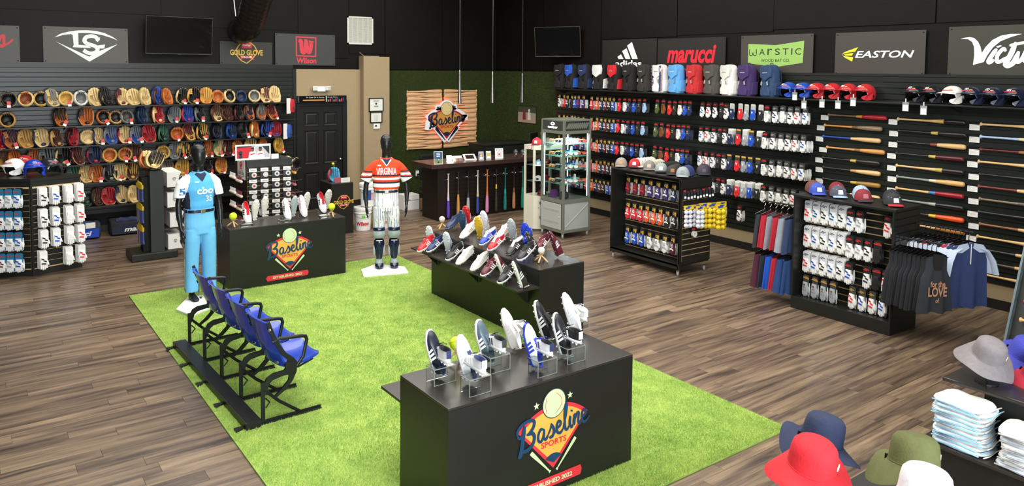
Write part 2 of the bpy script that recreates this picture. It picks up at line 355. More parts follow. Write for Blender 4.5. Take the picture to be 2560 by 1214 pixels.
for k, (nv, dd, x0, x1, y0, y1) in enumerate(cand):
    if k < 300 and not nv:
        q = (round(x1-x0, 2), round(y1-y0, 2))
        if q not in pm: m = MB(); m.box(-q[0]/2+.001, q[0]/2-.001, -q[1]/2+.0008, q[1]/2-.0008, -.0035, 0); pm[q] = m.mesh('plank', PLANK)
        obj('plank', pm[q], None, FLOOR, ((x0+x1)/2, (y0+y1)/2, 0))
    else: rest.box(x0+.001, x1-.001, y0+.0008, y1-.0008, -.0035, 0)
o = obj('plank_field', rest, PLANK, FLOOR); o['kind'] = 'stuff'
# ---- green turf rug
RX0, RX1, RY0, RY1 = 1.585, 5.22, 3.40, 10.09
RUG = thing('turf_rug', 'bright green artificial turf rug lying on the plank floor', 'rug', ((RX0+RX1)/2, (RY0+RY1)/2, 0))
m = MB(); m.box(-(RX1-RX0)/2, (RX1-RX0)/2, -(RY1-RY0)/2, (RY1-RY0)/2, .001, .012)
G1 = grassmat('rug_turf', '#6a8f38', '#a3b95a', 5, .9); obj('backing', m, G1, RUG)
G2 = grassmat('rug_turf_blades', '#7fa540', '#c6d674', 2.6, .8)
def rugp(rg, n):
    x = rg.uniform(-1, 1, n)*(RX1-RX0)/2*.997; y = (rg.uniform(0, 1, n)**1.5*2-1)*(RY1-RY0)/2*.999
    X, Y = x+(RX0+RX1)/2, y+(RY0+RY1)/2; k = np.ones(n, bool)
    for a, b, c_, d_ in ((2.65, 4.19, 9.57, 10.17), (2.30, 3.84, 3.765, 4.38), (4.69, 5.29, 5.925, 8.10)): k &= ~((X > a) & (X < b) & (Y > c_) & (Y < d_))
    x, y = x[k], y[k]; return np.stack([x, y, np.full(len(x), .011)], 1), np.array([.25, -.1, 1.]), 0
fuzz('turf_pile', 430000, rugp, RUG, [G2], .018, .0017, 5)
# ================================================================== SIGNS
SGN = mat('sign_board', '#4b4a46', .5, noise=.04)
SGND = mat('sign_board_dark', '#2b2c2a', .5, noise=.04)
def sign(name, label, x0, x1, z0, z1, right=False, mt=SGN, cat='sign'):
    w, h = abs(x1-x0), z1-z0
    t = thing(name, label, cat, ((x0+x1)/2, YB-.03, (z0+z1)/2) if not right else (XR-.03, (x0+x1)/2, (z0+z1)/2), RR if right else RB)
    m = MB(); m.box(-w/2, w/2, -h/2, h/2, -.006, .004); obj('board', m, mt, t)
    for a in (-1, 1):
        for b in (-1, 1): m = MB(); m.lathe([(.01, .004), (.01, .007), (.005, .009)], 8); obj('screw', m, BLKM, t, (a*(w/2-.03), b*(h/2-.03), 0))
    return t, w, h
def flat(name, t, mats, f, label=None):
    m = MB(); f(m); return obj(name, m, mats, t, (0, 0, .0055), label=label)
# red script fragment at the far left
t, w, h = sign('wall_sign', 'grey wall sign at the left edge with the end of a red script word', -.45, .765, 2.85, 3.43)
REDS = mat('red_print', '#c3313c', .5)
def f(m):
    g = lambda P, w_=.03: stroke(m, [(.40+a*.01, b*.01) for a, b in P], w_)
    g([(-22, 2), (-19, 8), (-15, 10), (-18, 3), (-22, 2)]); g([(-15, 10), (-17, -4), (-21, -12), (-25, -9), (-14, 2), (-7, 6)])
    g([(-13, -3), (-7, 4), (-3, 12), (0, 13), (0, 4), (0, -2), (-4, -4), (-8, -1)], .04); g([(-8, -1), (0, -2), (8, 3), (12, 8)])
    add_text(m, "887", .10, -.20, .13, .035); add_text(m, '®', .17, -.02, .02, .02)
flat('lettering', t, REDS, f, 'red script lettering')
# LS shield
t, w, h = sign('wall_sign', 'grey wall sign with white winged diamond and letters L S', 1.083, 2.321, 2.85, 3.442)
def f(m):
    U = lambda P: [((x-1000)/985*w, -(y-335)/430*h) for x, y in P]
    poly(m, U([(635, 250), (700, 205), (800, 175), (905, 158), (1010, 153), (1110, 158), (1210, 180), (1310, 225), (1370, 268), (1300, 240), (1200, 210), (1100, 192), (1000, 186), (905, 190), (905, 330), (1000, 336), (1050, 358), (1030, 366), (838, 360), (850, 330), (840, 215), (820, 205), (745, 215)]), 0)
    poly(m, U([(648, 296), (720, 330), (1025, 470), (1075, 440), (1180, 385), (1368, 312), (1180, 440), (1026, 530), (760, 365)]), 0)
    S = U([(1135, 275), (1110, 235), (1060, 222), (1000, 235), (975, 270), (990, 305), (1040, 325), (1100, 345), (1125, 380), (1105, 415), (1050, 430), (1000, 420), (965, 395)])
    stroke(m, S, .062, z=.0004, taper=False); poly(m, U([(1160, 228), (1110, 280), (1130, 292), (1150, 262)]), .0006); poly(m, U([(975, 372), (948, 408), (1000, 425)]), .0006)
    poly(m, U([(1110, 335), (1215, 320), (1205, 368), (1110, 372)]), .0003)
flat('emblem', t, WPRINT, f)
# gold glove club
GOLDP = mat('gold_print', '#d8ad3c', .5)
def gold_glove(t, w, z=0, sc=1):
    def f(m):
        a = [(.30*sc*math.cos(i*PI/16), .24*sc*math.sin(i*PI/16)) for i in range(17)]
        stroke(m, [(x*.62, y*.75+.02*sc) for x, y in a]+[(-.17*sc, -.06*sc), (0, -.19*sc), (.19*sc, .0)], .016*sc, .0002, taper=False, k=2)
        add_text(m, 'GOLD GLOVE', 0, .01*sc, .60*sc, .105*sc, .002, 0, bold=.03)
        poly(m, [(-.09*sc, .09*sc), (.10*sc, .09*sc), (.10*sc, .20*sc), (-.09*sc, .20*sc)], .001, 1)
        poly(m, [(-.15*sc, -.13*sc), (-.10*sc, -.10*sc), (-.13*sc, -.05*sc), (.14*sc, -.05*sc), (.11*sc, -.10*sc), (.16*sc, -.13*sc), (.10*sc, -.12*sc), (.07*sc, -.10*sc), (-.07*sc, -.10*sc), (-.09*sc, -.12*sc)], .001, 1)
        add_text(m, 'CLUB', 0, -.073*sc, .2*sc, .034*sc, .003, 2, bold=.02)
        add_text(m, 'Rawlings', 0, .145*sc, .15*sc, .05*sc, .003, 2, shear=.4, bold=.01)
    m = MB(); f(m); return obj('emblem', m, [GOLDP, REDS, WPRINT], t, (0, 0, .0055+z))
t, w, h = sign('wall_sign', 'dark wall sign with gold lettering GOLD GLOVE CLUB', 3.838, 4.80, 2.86, 3.275, mt=SGND)
gold_glove(t, w)
t, w, h = sign('wall_sign', 'dark wall sign with a red square W over the word Wilson', 4.857, 6.063, 2.85, 3.455, mt=mat('sign_board_mid', '#3a3c3a', .5))
def f(m):
    k = w/150.; U = lambda P: [((x-760)*k, -(y-124)*k) for x, y in P]
    O = U([(735, 92), (787, 93), (786, 141), (735, 140)]); I = U([(738, 95), (784, 96), (783, 138), (738, 137)])
    for i in range(4): poly(m, [O[i], O[(i+1) % 4], I[(i+1) % 4], I[i]], 0)
    stroke(m, U([(743, 103), (748, 104), (749, 118), (751, 129), (756, 130), (759, 118), (760, 104)]), .075, .001, taper=False)
    stroke(m, U([(757, 104), (761, 104), (763, 118), (766, 129), (770, 128), (773, 116), (773, 107)]), .075, .001, taper=False)
    poly(m, U([(741, 102), (752, 102), (752, 106), (741, 106)]), .0015); poly(m, U([(767, 101), (780, 103), (779, 107), (768, 106)]), .0015)
    add_text(m, 'Wilson', 1.5*k, -26*k, 50*k, 14*k, .001, 0, bold=.035, shear=.08)
flat('emblem', t, mat('coral_print', '#cf3a48', .5), f)
# adidas, marucci, warstic, easton, victus on the right wall
def rsign(label, y0, y1, z0, z1, mt=SGN): return sign('wall_sign', label, y0, y1, z0, z1, True, mt)
DARKS = mat('sign_board_black', '#1c1a18', .5)
t, w, h = rsign('black wall sign with three white slanted bars and the word adidas', 10.75, 9.35, 2.78, 3.38, DARKS)
def f(m):
    s = .00105*1.02; U = lambda P: [((x-765)*.00285, -(y-163)*.00204+.25) for x, y in P]
    poly(m, U([(752, 195), (795, 163), (850, 315), (800, 315)]), 0); poly(m, U([(708, 243), (748, 218), (785, 315), (740, 315)]), 0); poly(m, U([(665, 295), (698, 272), (722, 315), (675, 315)]), 0)
    add_text(m, 'adidas', .0, -.145, .68, .12, 0, 0, bold=.03)
flat('emblem', t, WPRINT, f)
t, w, h = rsign('black wall sign with the red slanted word marucci', 9.33, 7.86, 2.78, 3.365, DARKS)
flat('lettering', t, mat('bright_red_print', '#d01f30', .5), lambda m: add_text(m, 'marucci', .02, .02, 1.06, .30, 0, 0, shear=.25, bold=.035))
t, w, h = rsign('grey wall sign with a green banner reading WARSTIC', 7.559, 6.31, 2.767, 3.369, mat('sign_board_brown', '#3c3833', .5))
def f(m):
    U = lambda P: [((x-2090)/640*w, -(y-268)/355*h) for x, y in P]
    poly(m, U([(1840, 165), (2090, 183), (2335, 150), (2328, 340), (2090, 378), (1840, 342)]), 0, 0)
    x = -.46
    for ch, ww in (('W', .13), ('A', .10), ('r', .085), ('S', .09), ('T', .10), ('I', .02), ('C', .10)):
        if ch == 'W': stroke(m, [(x, .09), (x, -.0), (x+.05, -.0), (x+.06, .04), (x+.07, 0), (x+.12, 0), (x+.12, .09)], .013, .001, 1, taper=False, k=3)
        else: add_text(m, ch, x+ww/2, .045, ww, .095, .001, 1)
        x += ww+.045
    add_text(m, 'WOOD BAT CO.', .0, -.085, .5, .05, .001, 1)
flat('emblem', t, [mat('green_print', '#8db35c', .5), mat('charcoal_print', '#24261f', .5)], f)
t, w, h = rsign('grey wall sign with yellow claw mark and white word EASTON', 5.968, 4.736, 2.776, 3.365, mat('sign_board_brown', '#3c3833', .5))
def f(m):
    U = lambda P: [((x-738)/685*w, -(y-218)/345*h) for x, y in P]
    poly(m, U([(450, 225), (470, 205), (582, 165), (560, 200), (470, 214)]), 0, 0); poly(m, U([(470, 220), (545, 212), (535, 234), (480, 232)]), 0, 0); poly(m, U([(452, 228), (470, 236), (545, 246), (538, 281), (480, 250)]), 0, 0)
    add_text(m, 'EASTON', U([(782, 224)])[0][0], U([(782, 224)])[0][1], .80, .095, 0, 1, shear=.25, bold=.02)
flat('emblem', t, [mat('lemon_print', '#d9d824', .5), WPRINT], f)
t, w, h = rsign('grey wall sign with large white script word starting Vict', 4.46, 2.75, 2.78, 3.39, mat('sign_board_green', '#35362e', .5))
def f(m):
    U = lambda P: [(-w/2+(x-410)/1214*(4.46-3.56)*1.33*.985, -(y-395)/510*h) for x, y in P]
    poly(m, U([(553, 268), (600, 256), (660, 250), (715, 262), (760, 300), (790, 350), (808, 412), (850, 350), (920, 285), (1010, 245), (1110, 230), (1240, 232), (1120, 262), (1010, 300), (930, 360), (870, 440), (835, 505), (712, 534), (722, 440), (715, 350), (690, 300), (640, 272)]), 0)
    s = lambda P, q=.05: stroke(m, U(P), q, .001, taper=True)
    s([(975, 372), (930, 430), (890, 490), (900, 508), (950, 480)], .05); poly(m, U([(965, 350), (1010, 338), (1035, 345), (985, 365)]), .001)
    s([(1075, 400), (1045, 375), (985, 440), (985, 500), (1030, 495), (1090, 455)], .045)
    s([(1180, 310), (1130, 430), (1080, 520), (1110, 540), (1170, 500), (1215, 400)], .06); s([(1110, 345), (1180, 330), (1290, 315)], .035)
    s([(1215, 400), (1180, 480), (1215, 505), (1260, 460), (1290, 400), (1270, 490), (1320, 480)], .045)
flat('lettering', t, WPRINT, f)
# televisions
def tv(label, loc, rot, w, h):
    t = thing('television', label, 'television', loc, rot)
    m = MB(); m.box(-w/2, w/2, -.02, .02, -h/2, h/2, bev=.008); obj('housing', m, BLKM, t)
    m = MB(); m.box(-w/2+.012, w/2-.012, -.0225, -.0205, -h/2+.02, h/2-.012); obj('screen', m, BLKG, t)
    m = MB()
    for x0, x1, z0, z1 in ((-w/2, w/2, h/2-.006, h/2), (-w/2, w/2, -h/2, -h/2+.008), (-w/2, -w/2+.005, -h/2, h/2), (w/2-.005, w/2, -h/2, h/2)): m.box(x0, x1, -.0235, -.019, z0, z1)
    m.box(-.03, .03, -.0245, -.019, -h/2-.004, -h/2+.008); obj('bezel', m, GREYD, t)
    m = MB(); m.box(-.15, .15, .02, .05, -.12, .12); m.box(-.03, .03, .05, .16, -.03, .03); m.box(-.1, .1, .15, .17, -.15, .15); obj('wall_bracket', m, BLKM, t)
    return t
a = on(360, 37, 1, YB-.2); b = on(534, 138, 1, YB-.25)
tv('large flat television between the winged diamond sign and the gold lettered sign', ((a.x+b.x)/2, YB-.22, (a.z+b.z)/2+.0), (math.radians(7), 0, math.radians(4)), 1.11, .65)
tv('flat television high on the right wall left of the adidas sign', (XR-.28, 11.80, 3.37), (math.radians(6), 0, math.radians(-66)), 1.02, .60)
# vent grille
p0 = on(868, 40, 1, YB-.03); p1 = on(933, 112, 1, YB-.03)
t = thing('vent_grille', 'white louvred return air grille on the black upper wall', 'vent', ((p0.x+p1.x)/2, YB-.02, (p0.z+p1.z)/2), RB)
w, h = p1.x-p0.x, p0.z-p1.z; VG = mat('vent_white', '#cfd2c8', .5)
m = MB(); 
for x0, x1, y0, y1 in ((-w/2, w/2, h/2-.03, h/2), (-w/2, w/2, -h/2, -h/2+.03), (-w/2, -w/2+.03, -h/2, h/2), (w/2-.03, w/2, -h/2, h/2)): m.box(x0, x1, y0, y1, 0, .015)
for i in range(1, 5): m.box(-w/2+i*w/5-.004, -w/2+i*w/5+.004, -h/2, h/2, 0, .014)
obj('frame', m, VG, t); m = MB(); m.box(-w/2+.01, w/2-.01, -h/2+.01, h/2-.01, -.01, 0); obj('dark_cavity', m, mat('vent_cavity', '#4c4e48', .8), t)
lv = MB(); lv.box(-w/2+.03, w/2-.03, -.004, .004, 0, .011, 0, Matrix.Rotation(.5, 4, 'X')); lm = lv.mesh('louvre', VG)
for i in range(int((h-.06)/.0135)): obj('louvre', lm, None, t, (0, -h/2+.037+i*.0135, 0))
# spiral duct
t = thing('air_duct', 'black spiral air duct hanging from the ceiling in front of the upper wall', 'duct', (4.25, 13.6, 3.3))
pa = on(624, 56, 1, 13.75)-Vector((4.25, 13.6, 3.3)); pb = on(652, -32, 1, 13.2)-Vector((4.25, 13.6, 3.3)); pc = pb+(pb-pa)*1.3
m = MB(); P = [pa+(pc-pa)*i/60 for i in range(61)]; m.tube(P, [.245+(.006 if i % 3 == 0 else 0) for i in range(61)], 24); obj('duct_tube', m, mat('black_duct', '#15110f', .32, noise=.1), t, smooth=.6)
m = MB(); m.tube([pa+Vector((0, -.0, .02)), pa+Vector((-.02, .08, -.07)), pa+Vector((-.02, .25, -.13)), pa+Vector((0, .56, -.14))], [.245, .25, .24, .235], 24); obj('duct_elbow', m, mat('black_duct', '#15110f', .32), t, smooth=.6)
m = MB(); m.tube([P[4]-Vector((.27, 0, 0)), P[4]-Vector((.29, -.1, -.5))], .012, 6); obj('hanger_strap', m, STEEL, t)
# certificates, thermostat, emergency light
def frame_at(name, label, x0, y0, x1, y1, yy, paper='#d9dad2', fw=.016, cat='frame', fm=None, draw=None, right=False):
    ax = 0 if right else 1
    a, b = on(x0, y0, ax, yy), on(x1, y1, ax, yy); w, h = (abs(b.y-a.y) if right else b.x-a.x), a.z-b.z
    t = thing(name, label, cat, (a+b)/2, RR if right else RB); m = MB()
    for X0, X1, Y0, Y1 in ((-w/2, w/2, h/2-fw, h/2), (-w/2, w/2, -h/2, -h/2+fw), (-w/2, -w/2+fw, -h/2, h/2), (w/2-fw, w/2, -h/2, h/2)): m.box(X0, X1, Y0, Y1, 0, .018)
    if fw > .001: obj('frame', m, fm or BLKM, t)
    m = MB(); m.box(-w/2+.002, w/2-.002, -h/2+.002, h/2-.002, 0, .006); obj('paper', m, mat('paper'+paper, paper, .6), t)
    if draw: draw(t, w, h)
    return t
def lines(t, w, h, n=6, col='#8e9a96', x0=-.3, x1=.3, y0=.2, y1=-.3):
    m = MB()
    for i in range(n):
        y = h*(y0+(y1-y0)*i/max(1, n-1)); k = .5+.5*random.random(); m.box(w*x0*k, w*x1*k, y-.002, y+.002, .0062, .007)
    obj('print', m, mat('print'+col, col, .6), t)
def d1(t, w, h):
    lines(t, w, h, 4, '#59635f', y0=.33, y1=.22); m = MB(); disc(m, 0, .02, .022, .0072, 1); m.box(-.05, .05, -.04, -.018, .0062, .0072, 0); obj('seal', m, [mat('green_seal', '#49806c', .6), mat('dark_seal', '#28423a', .6)], t)
frame_at('certificate_frame', 'black framed certificate with green seal, upper one on the beige column', 922, 245, 958, 278, 14.10, draw=d1)
frame_at('certificate_frame', 'smaller black framed certificate of plain text, lower one on the beige column', 925, 280, 955, 306, 14.10, draw=lambda t, w, h: lines(t, w, h, 9, '#9ea39b'))
a, b = on(933, 309, 1, 14.11), on(949, 321, 1, 14.11)
t = thing('thermostat', 'white wall thermostat under the two framed certificates', 'thermostat', (a+b)/2, RB); m = MB(); w, h = b.x-a.x, a.z-b.z
m.box(-w/2, w/2, -h/2, h/2, 0, .02, bev=.006); obj('housing', m, WHT, t); m = MB(); m.box(-w*.28, w*.02, -h*.1, h*.25, .02, .022); obj('display', m, mat('lcd', '#3c4536', .3), t)
m = MB(); m.box(w*.2, w*.3, -h*.2, h*.2, .02, .023); obj('buttons', m, CARD, t)
a, b = on(781, 213, 1, YB-.06), on(821, 230, 1, YB-.06)
t = thing('emergency_light', 'white twin head emergency light above the black door', 'light', (a+b)/2, RB)
m = MB(); m.box(-.09, .09, -.055, .045, 0, .05, bev=.008); obj('housing', m, WHT, t)
for s in (-1, 1):
    m = MB(); m.box(-.05, .05, -.04, .045, -.02, .05, bev=.012); o = obj('lamp_head', m, WHT, t, (s*.125, .005, .05), (0, s*.35, 0))
    m = MB(); [m.box(-.04, .04, -.03+i*.014, -.022+i*.014, .05, .053) for i in range(5)]; obj('lens_ribs', m, mat('lens_grey', '#b8b9b2', .4), o)
# door with six panels
D = thing('door_1', 'black six panel door in the back wall beside the glove display', 'door', (5.75, YB-.045, 0)); D['kind'] = 'structure'; del D['category']
m = MB(); m.box(-.45, .45, 0, .03, 0, 2.06); obj('door_leaf', m, mat('black_door_paint', '#131415', .4), D)
for (x0, x1) in ((-.33, -.05), (.07, .34)):
    for z0, z1 in ((1.67, 1.93), (.92, 1.57), (.22, .74)):
        m = MB(); m.loft([[(x, -.012, z) for x, z in ((x0, z0), (x1, z0), (x1, z1), (x0, z1))], [(x, .004, z) for x, z in ((x0+.02, z0+.02), (x1-.02, z0+.02), (x1-.02, z1-.02), (x0+.02, z1-.02))], [(x, -.004, z) for x, z in ((x0+.05, z0+.05), (x1-.05, z0+.05), (x1-.05, z1-.05), (x0+.05, z1-.05))]], cap=(False, True))
        m.box(x0-.015, x1+.015, -.014, .0, z0-.015, z0); m.box(x0-.015, x1+.015, -.014, .0, z1, z1+.015); m.box(x0-.015, x0, -.014, .0, z0, z1); m.box(x1, x1+.015, -.014, .0, z0, z1)
        obj('door_panel', m, mat('black_door_paint', '#131415', .4), D)
m = MB(); m.box(-.50, -.45, -.04, .03, 0, 2.06); m.box(.45, .54, -.04, .03, 0, 2.06); m.box(-.50, .54, -.04, .03, 2.06, 2.15); obj('door_frame', m, mat('black_door_paint', '#131415', .4), D)
m = MB(); m.tube([(.38, 0, .98), (.38, -.05, .98)], .012, 8); m.ball(.38, -.07, .98, .03); obj('door_knob', m, STEEL, D, smooth=True)
# photo panel over the door
a, b = on(747, 243, 1, 14.18), on(866, 259, 1, 14.18)
t = thing('display_box', 'long black box sign over the door picturing a bat', 'sign', ((a.x+b.x)/2, 14.25, 2.19)); w = b.x-a.x
m = MB(); m.box(-w/2, w/2, -.07, .05, -.06, .07, bev=.004); obj('box', m, BLKG, t)
m = MB(); m.box(-w*.42, w*.03, -.072, -.071, -.03, -.005); obj('bat_picture', m, mat('tan_print', '#b98240', .5), t)
m = MB(); add_text(m, 'In Case Of A Slump', -w*.16, .035, .36, .03, 0, 0, M=TR(0, -.0725, 0, PI/2)); add_text(m, 'Break Glass', w*.2, .04, .2, .02, 0, 0, M=TR(0, -.0725, 0, PI/2)); m.box(w*.06, w*.075, -.0725, -.071, -.05, .06); obj('lettering', m, WPRINT, t)
m = MB(); [m.box(w*(.1+i*.04), w*(.125+i*.04), -.0725, -.071, -.05, -.01+.02*(i % 3), i % 3) for i in range(9)]; obj('bat_wraps', m, [mat('grey_print', '#777d80', .5), REDS, mat('navy_print', '#28344e', .5)], t)
# ================================================================== EMBLEM OF THE SHOP (flat print on the plinths, raised on the wall)
def emblem(mb, o=0, s=.001048, banner=True, outline=False, dz=.0):
    """materials o+0 red, +1 gold, +2 navy, +3 cream, +4 dark green outline, +5 white"""
    def arc(r, a0, a1, n=14): return [(s*r*math.sin(a0+(a1-a0)*i/n), s*r*math.cos(a0+(a1-a0)*i/n)) for i in range(n+1)]
    Z = [i*.0007+dz for i in range(12)]
    if outline:
        for r, e in ((30, Z[0]-.012), (30, Z[0])):
            P = [(0, -34*s)]+[(x*1.0, y) for x, y in arc(448, -.80, .80, 18)]
            m0 = [(x*1.06, y*1.0+2*s) for x, y in P]
        mb.prism(m0, Z[0]-.03, Z[0], o+5); mb.prism([(s*118*math.cos(a*PI/12), s*(421+118*math.sin(a*PI/12))) for a in range(24)], Z[0]-.03, Z[0], o+5)
        for x, y in ((-142, 437), (130, 442)): mb.prism([(s*(x+42*math.cos(a*PI/6)), s*(y+42*math.sin(a*PI/6))) for a in range(12)], Z[0]-.03, Z[0], o+5)
        for q in (-1, 1): mb.prism([(q*s*x, s*y) for x, y in ((215, 150), (160, 175), (5, -30), (40, -50))], Z[0]-.03, Z[0], o+5)
        mb.prism([(s*x, s*y) for x, y in ((-345, 140), (-260, 130), (-180, 190), (340, 250), (350, 330), (120, 330), (-250, 330), (-330, 250))], Z[0]-.03, Z[0], o+5)
    poly(mb, [(0, 0)]+arc(415, -.755, .755), Z[1], o+0)
    poly(mb, [(0, 34*s)]+arc(390, -.715, .715), Z[2], o+1)
    poly(mb, [(0, 36*s)]+arc(98, -.75, .75, 6), Z[3], o+2)
    disc(mb, 0, 421*s, 96*s, Z[4], o+4, n=32); disc(mb, 0, 421*s, 90*s, Z[5], o+3, n=32)
    for q in (-1, 1):
        stroke(mb, [(q*s*(62-(y*y)/90.), s*(421+y)) for y in (-70, -35, 0, 35, 68)] if q > 0 else [(-s*(70-(y*y)/260.), s*(421+y)) for y in (-55, -20, 20, 50)], 3*s, Z[6], o+0, k=3)
    for x, y in ((-142, 437), (130, 442)):
        poly(mb, [(s*(x+(25 if i % 2 == 0 else 10.5)*math.sin(i*PI/5)), s*(y+(25 if i % 2 == 0 else 10.5)*math.cos(i*PI/5))) for i in range(10)], Z[4], o+(3 if not outline else 2))
    for q in (-1, 1):
        a, b = Vector((q*182*s, 150*s)), Vector((q*25*s, -18*s)); d = (b-a).normalized(); n_ = Vector((-d.y, d.x)); L = (b-a).length
        pr = [(0, 12), (.1, 13), (.45, 9), (.75, 6), (.95, 5), (.96, 9), (1, 9)]
        P = [a+d*(L*t)+n_*(w*s) for t, w in pr]+[a+d*(L*t)-n_*(w*s) for t, w in pr[::-1]]; poly(mb, [(p.x, p.y) for p in P], Z[4], o+(3 if not outline else 2))
    add_text(mb, 'SPORTS', 0, 170*s, 205*s, 38*s, Z[7], o+0, bold=.02)
    # brush script word
    K = 1.62*s; ca, sa = math.cos(.10), math.sin(.10)
    def g(P, w):
        Q = [((x-175)*K, (y-0)*K) for x, y in P]; Q = [(ca*x-sa*y-6*s, sa*x+ca*y+212*s) for x, y in Q]; stroke(mb, Q, w*K*1.28, Z[8]+g.k*.00004, o+2); g.k += 1
    g.k = 0
    g([(3, -24), (14, -12), (22, 12), (30, 45), (42, 92)], 15)
    g([(6, 62), (10, 84), (34, 100), (66, 104), (88, 92), (80, 68), (52, 50)], 11); g([(48, 52), (74, 50), (84, 30), (72, 4), (44, -8), (18, -4)], 12); g([(6, 62), (16, 50), (24, 60)], 8)
    g([(132, 42), (116, 48), (103, 30), (102, 8), (114, 0), (128, 18), (134, 42)], 9); g([(134, 44), (128, 12), (138, 0), (150, 14)], 9)
    g([(150, 14), (164, 34), (170, 54)], 7); g([(168, 52), (180, 24), (172, 2), (154, 0)], 10); g([(176, 6), (188, 14), (196, 24)], 6)
    g([(192, 20), (212, 30), (214, 44), (203, 48), (194, 30), (197, 6), (212, 0), (228, 14)], 9)
    g([(226, 14), (244, 60), (252, 98), (246, 104), (238, 70), (236, 10), (246, 0), (256, 12)], 9)
    g([(256, 14), (266, 46), (262, 16), (268, 0), (278, 10)], 9); g([(272, 64), (276, 70)], 10)
    g([(278, 10), (288, 48), (284, 2)], 9); g([(286, 20), (300, 46), (310, 44), (304, 12), (312, 0), (322, 12)], 9)
    g([(320, 16), (342, 28), (346, 42), (334, 48), (324, 30), (326, 6), (342, -2), (366, 14)], 9)
    if banner:
        poly(mb, [(s*x, s*y) for x, y in ((-300, -82), (-284, -52), (228, -46), (240, -78), (228, -112), (-284, -118))], Z[3], o+0)
        add_text(mb, 'ESTABLISHED 2022', -28*s, -82*s, 370*s, 30*s, Z[4], o+3, bold=.035)
EMB = [mat('emblem_red', '#d6303c', .5), mat('emblem_gold', '#dfa948', .5), mat('emblem_navy', '#0f3a5a', .5), mat('emblem_cream', '#c3d3a4', .5), mat('emblem_green', '#24453f', .5), WPRINT]
# ================================================================== PLINTHS
def plinth(label, x0, x1, y0, y1, z, em=None, shelf=None, name='display_plinth'):
    t = thing(name, label, 'plinth', ((x0+x1)/2, (y0+y1)/2, .012 if x1 < 5.3 and y0 < 10 else 0)); w, d = (x1-x0)/2, (y1-y0)/2; z -= t.location.z
    m = MB(); m.box(-w, w, -d, -d+.018, 0, z-.019); obj('front_panel', m, BLK, t)
    m = MB(); m.box(-w, w, d-.018, d, 0, z-.019); obj('back_panel', m, BLK, t)
    for s in (-1, 1): m = MB(); m.box(-.009, .009, -d+.0185, d-.0185, 0, z-.019); obj('side_panel', m, BLK, t, (s*(w-.009), 0, 0))
    m = MB(); m.box(-w-.0, w, -d, d, z-.018, z, bev=.003); obj('top_panel', m, mat('black_laminate_top', '#2e2a27', .27, noise=.06, nscale=6), t)
    if em is not None: m = MB(); emblem(m); obj('printed_emblem', m, EMB, t, (em[0]-(x0+x1)/2, -d-.0015, em[1]-t.location.z), RB)
    if shelf:
        sx0, sx1, sy0, sy1, sz = shelf; ox, oy = (x0+x1)/2, (y0+y1)/2; m = MB(); m.box(sx0-ox, sx1-ox, sy0-oy, sy1-oy, sz-.02, sz, bev=.003); obj('low_shelf', m, mat('black_laminate_top', '#2e2a27', .27), t)
        m = MB()
        if sx1-sx0 < sy1-sy0:
            for yy in (sy0+.2, (sy0+sy1)/2, sy1-.2): m = MB(); m.prism([(0, 0), (.2, 0), (.2, -.2)], -.009, .009, 0, TR(sx0-ox+(.06 if sx1 <= x0+.01 else .0), yy-oy, sz-.02, PI/2)); obj('shelf_bracket', m, BLKM, t)
    return t
e1 = on(724.9, 671, 1, 9.57); e2 = on(1382.6, 1168, 1, 3.765)
PL_L = plinth('black plinth with ESTABLISHED banner behind the light blue uniform mannequin', 2.65, 4.19, 9.57, 10.17, .79, (e1.x, e1.z))
PL_B = plinth('large black plinth nearest the camera with shop emblem on its front', 2.30, 3.84, 3.765, 4.38, .795, (e2.x, e2.z), (2.30, 3.84, 4.385, 4.665, .61))
PL_M = plinth('long black plinth with a low shelf crowded with coloured cleats', 4.69, 5.29, 5.925, 8.10, .795, None, (4.42, 4.688, 5.925, 8.14, .61))
PL_G = plinth('small black plinth with gold GOLD GLOVE CLUB emblem beside white buckets', 4.97, 5.36, 11.91, 12.42, .87)
gold_glove(PL_G, .39, 0, .60); g_ = [o for o in PL_G.children if o.name.startswith('emblem')][0]; g_.location = (.02, -.2565, .54); g_.rotation_euler = RB
# ================================================================== CHECKOUT COUNTER
t = thing('checkout_counter', 'long dark brown checkout counter with nine bats hung on its front', 'counter', (8.4, 12.15, 0))
WEN = mat('dark_wenge_laminate', '#1a1311', .35, noise=.15, nscale=8, stretch=(1, 1, .2)); WENT = mat('wenge_top', '#3a2924', .25, noise=.1)
m = MB(); m.box(-1.58, 1.5, -.38, .38, 1.0, 1.075, bev=.004); obj('worktop', m, WENT, t)
m = MB(); m.box(-1.35, -1.33, -.17, .38, 0, 1.0); m.box(-1.35, -1.15, -.19, -.17, 0, 1.0); obj('end_panel', m, WEN, t)
m = MB(); m.box(-1.15, 1.5, -.155, -.14, 0, 1.0); obj('front_backing', m, BLKM, t)
sm = MB(); sm.box(-1.13, 1.5, -.165, -.155, .002, .071); sm = sm.mesh('front_slat', WEN)
for i in range(13): obj('front_slat', sm, None, t, (0, 0, .03+i*.0745))
m = MB(); m.box(-1.3, 1.5, .0, .3, .25, .27); m.box(-1.3, 1.5, .0, .3, .6, .62); obj('inner_shelf', m, WEN, t)
t = thing('back_cabinet', 'black cabinet standing behind the counter under the wall photo', 'cabinet', (9.32, 13.2, 0))
m = MB(); m.box(-.6, .6, -.3, .3, 0, 1.22, bev=.005); obj('body', m, BLK, t); m = MB(); m.box(-.62, .62, -.32, .32, 1.22, 1.25, bev=.004); obj('top_panel', m, BLK, t)
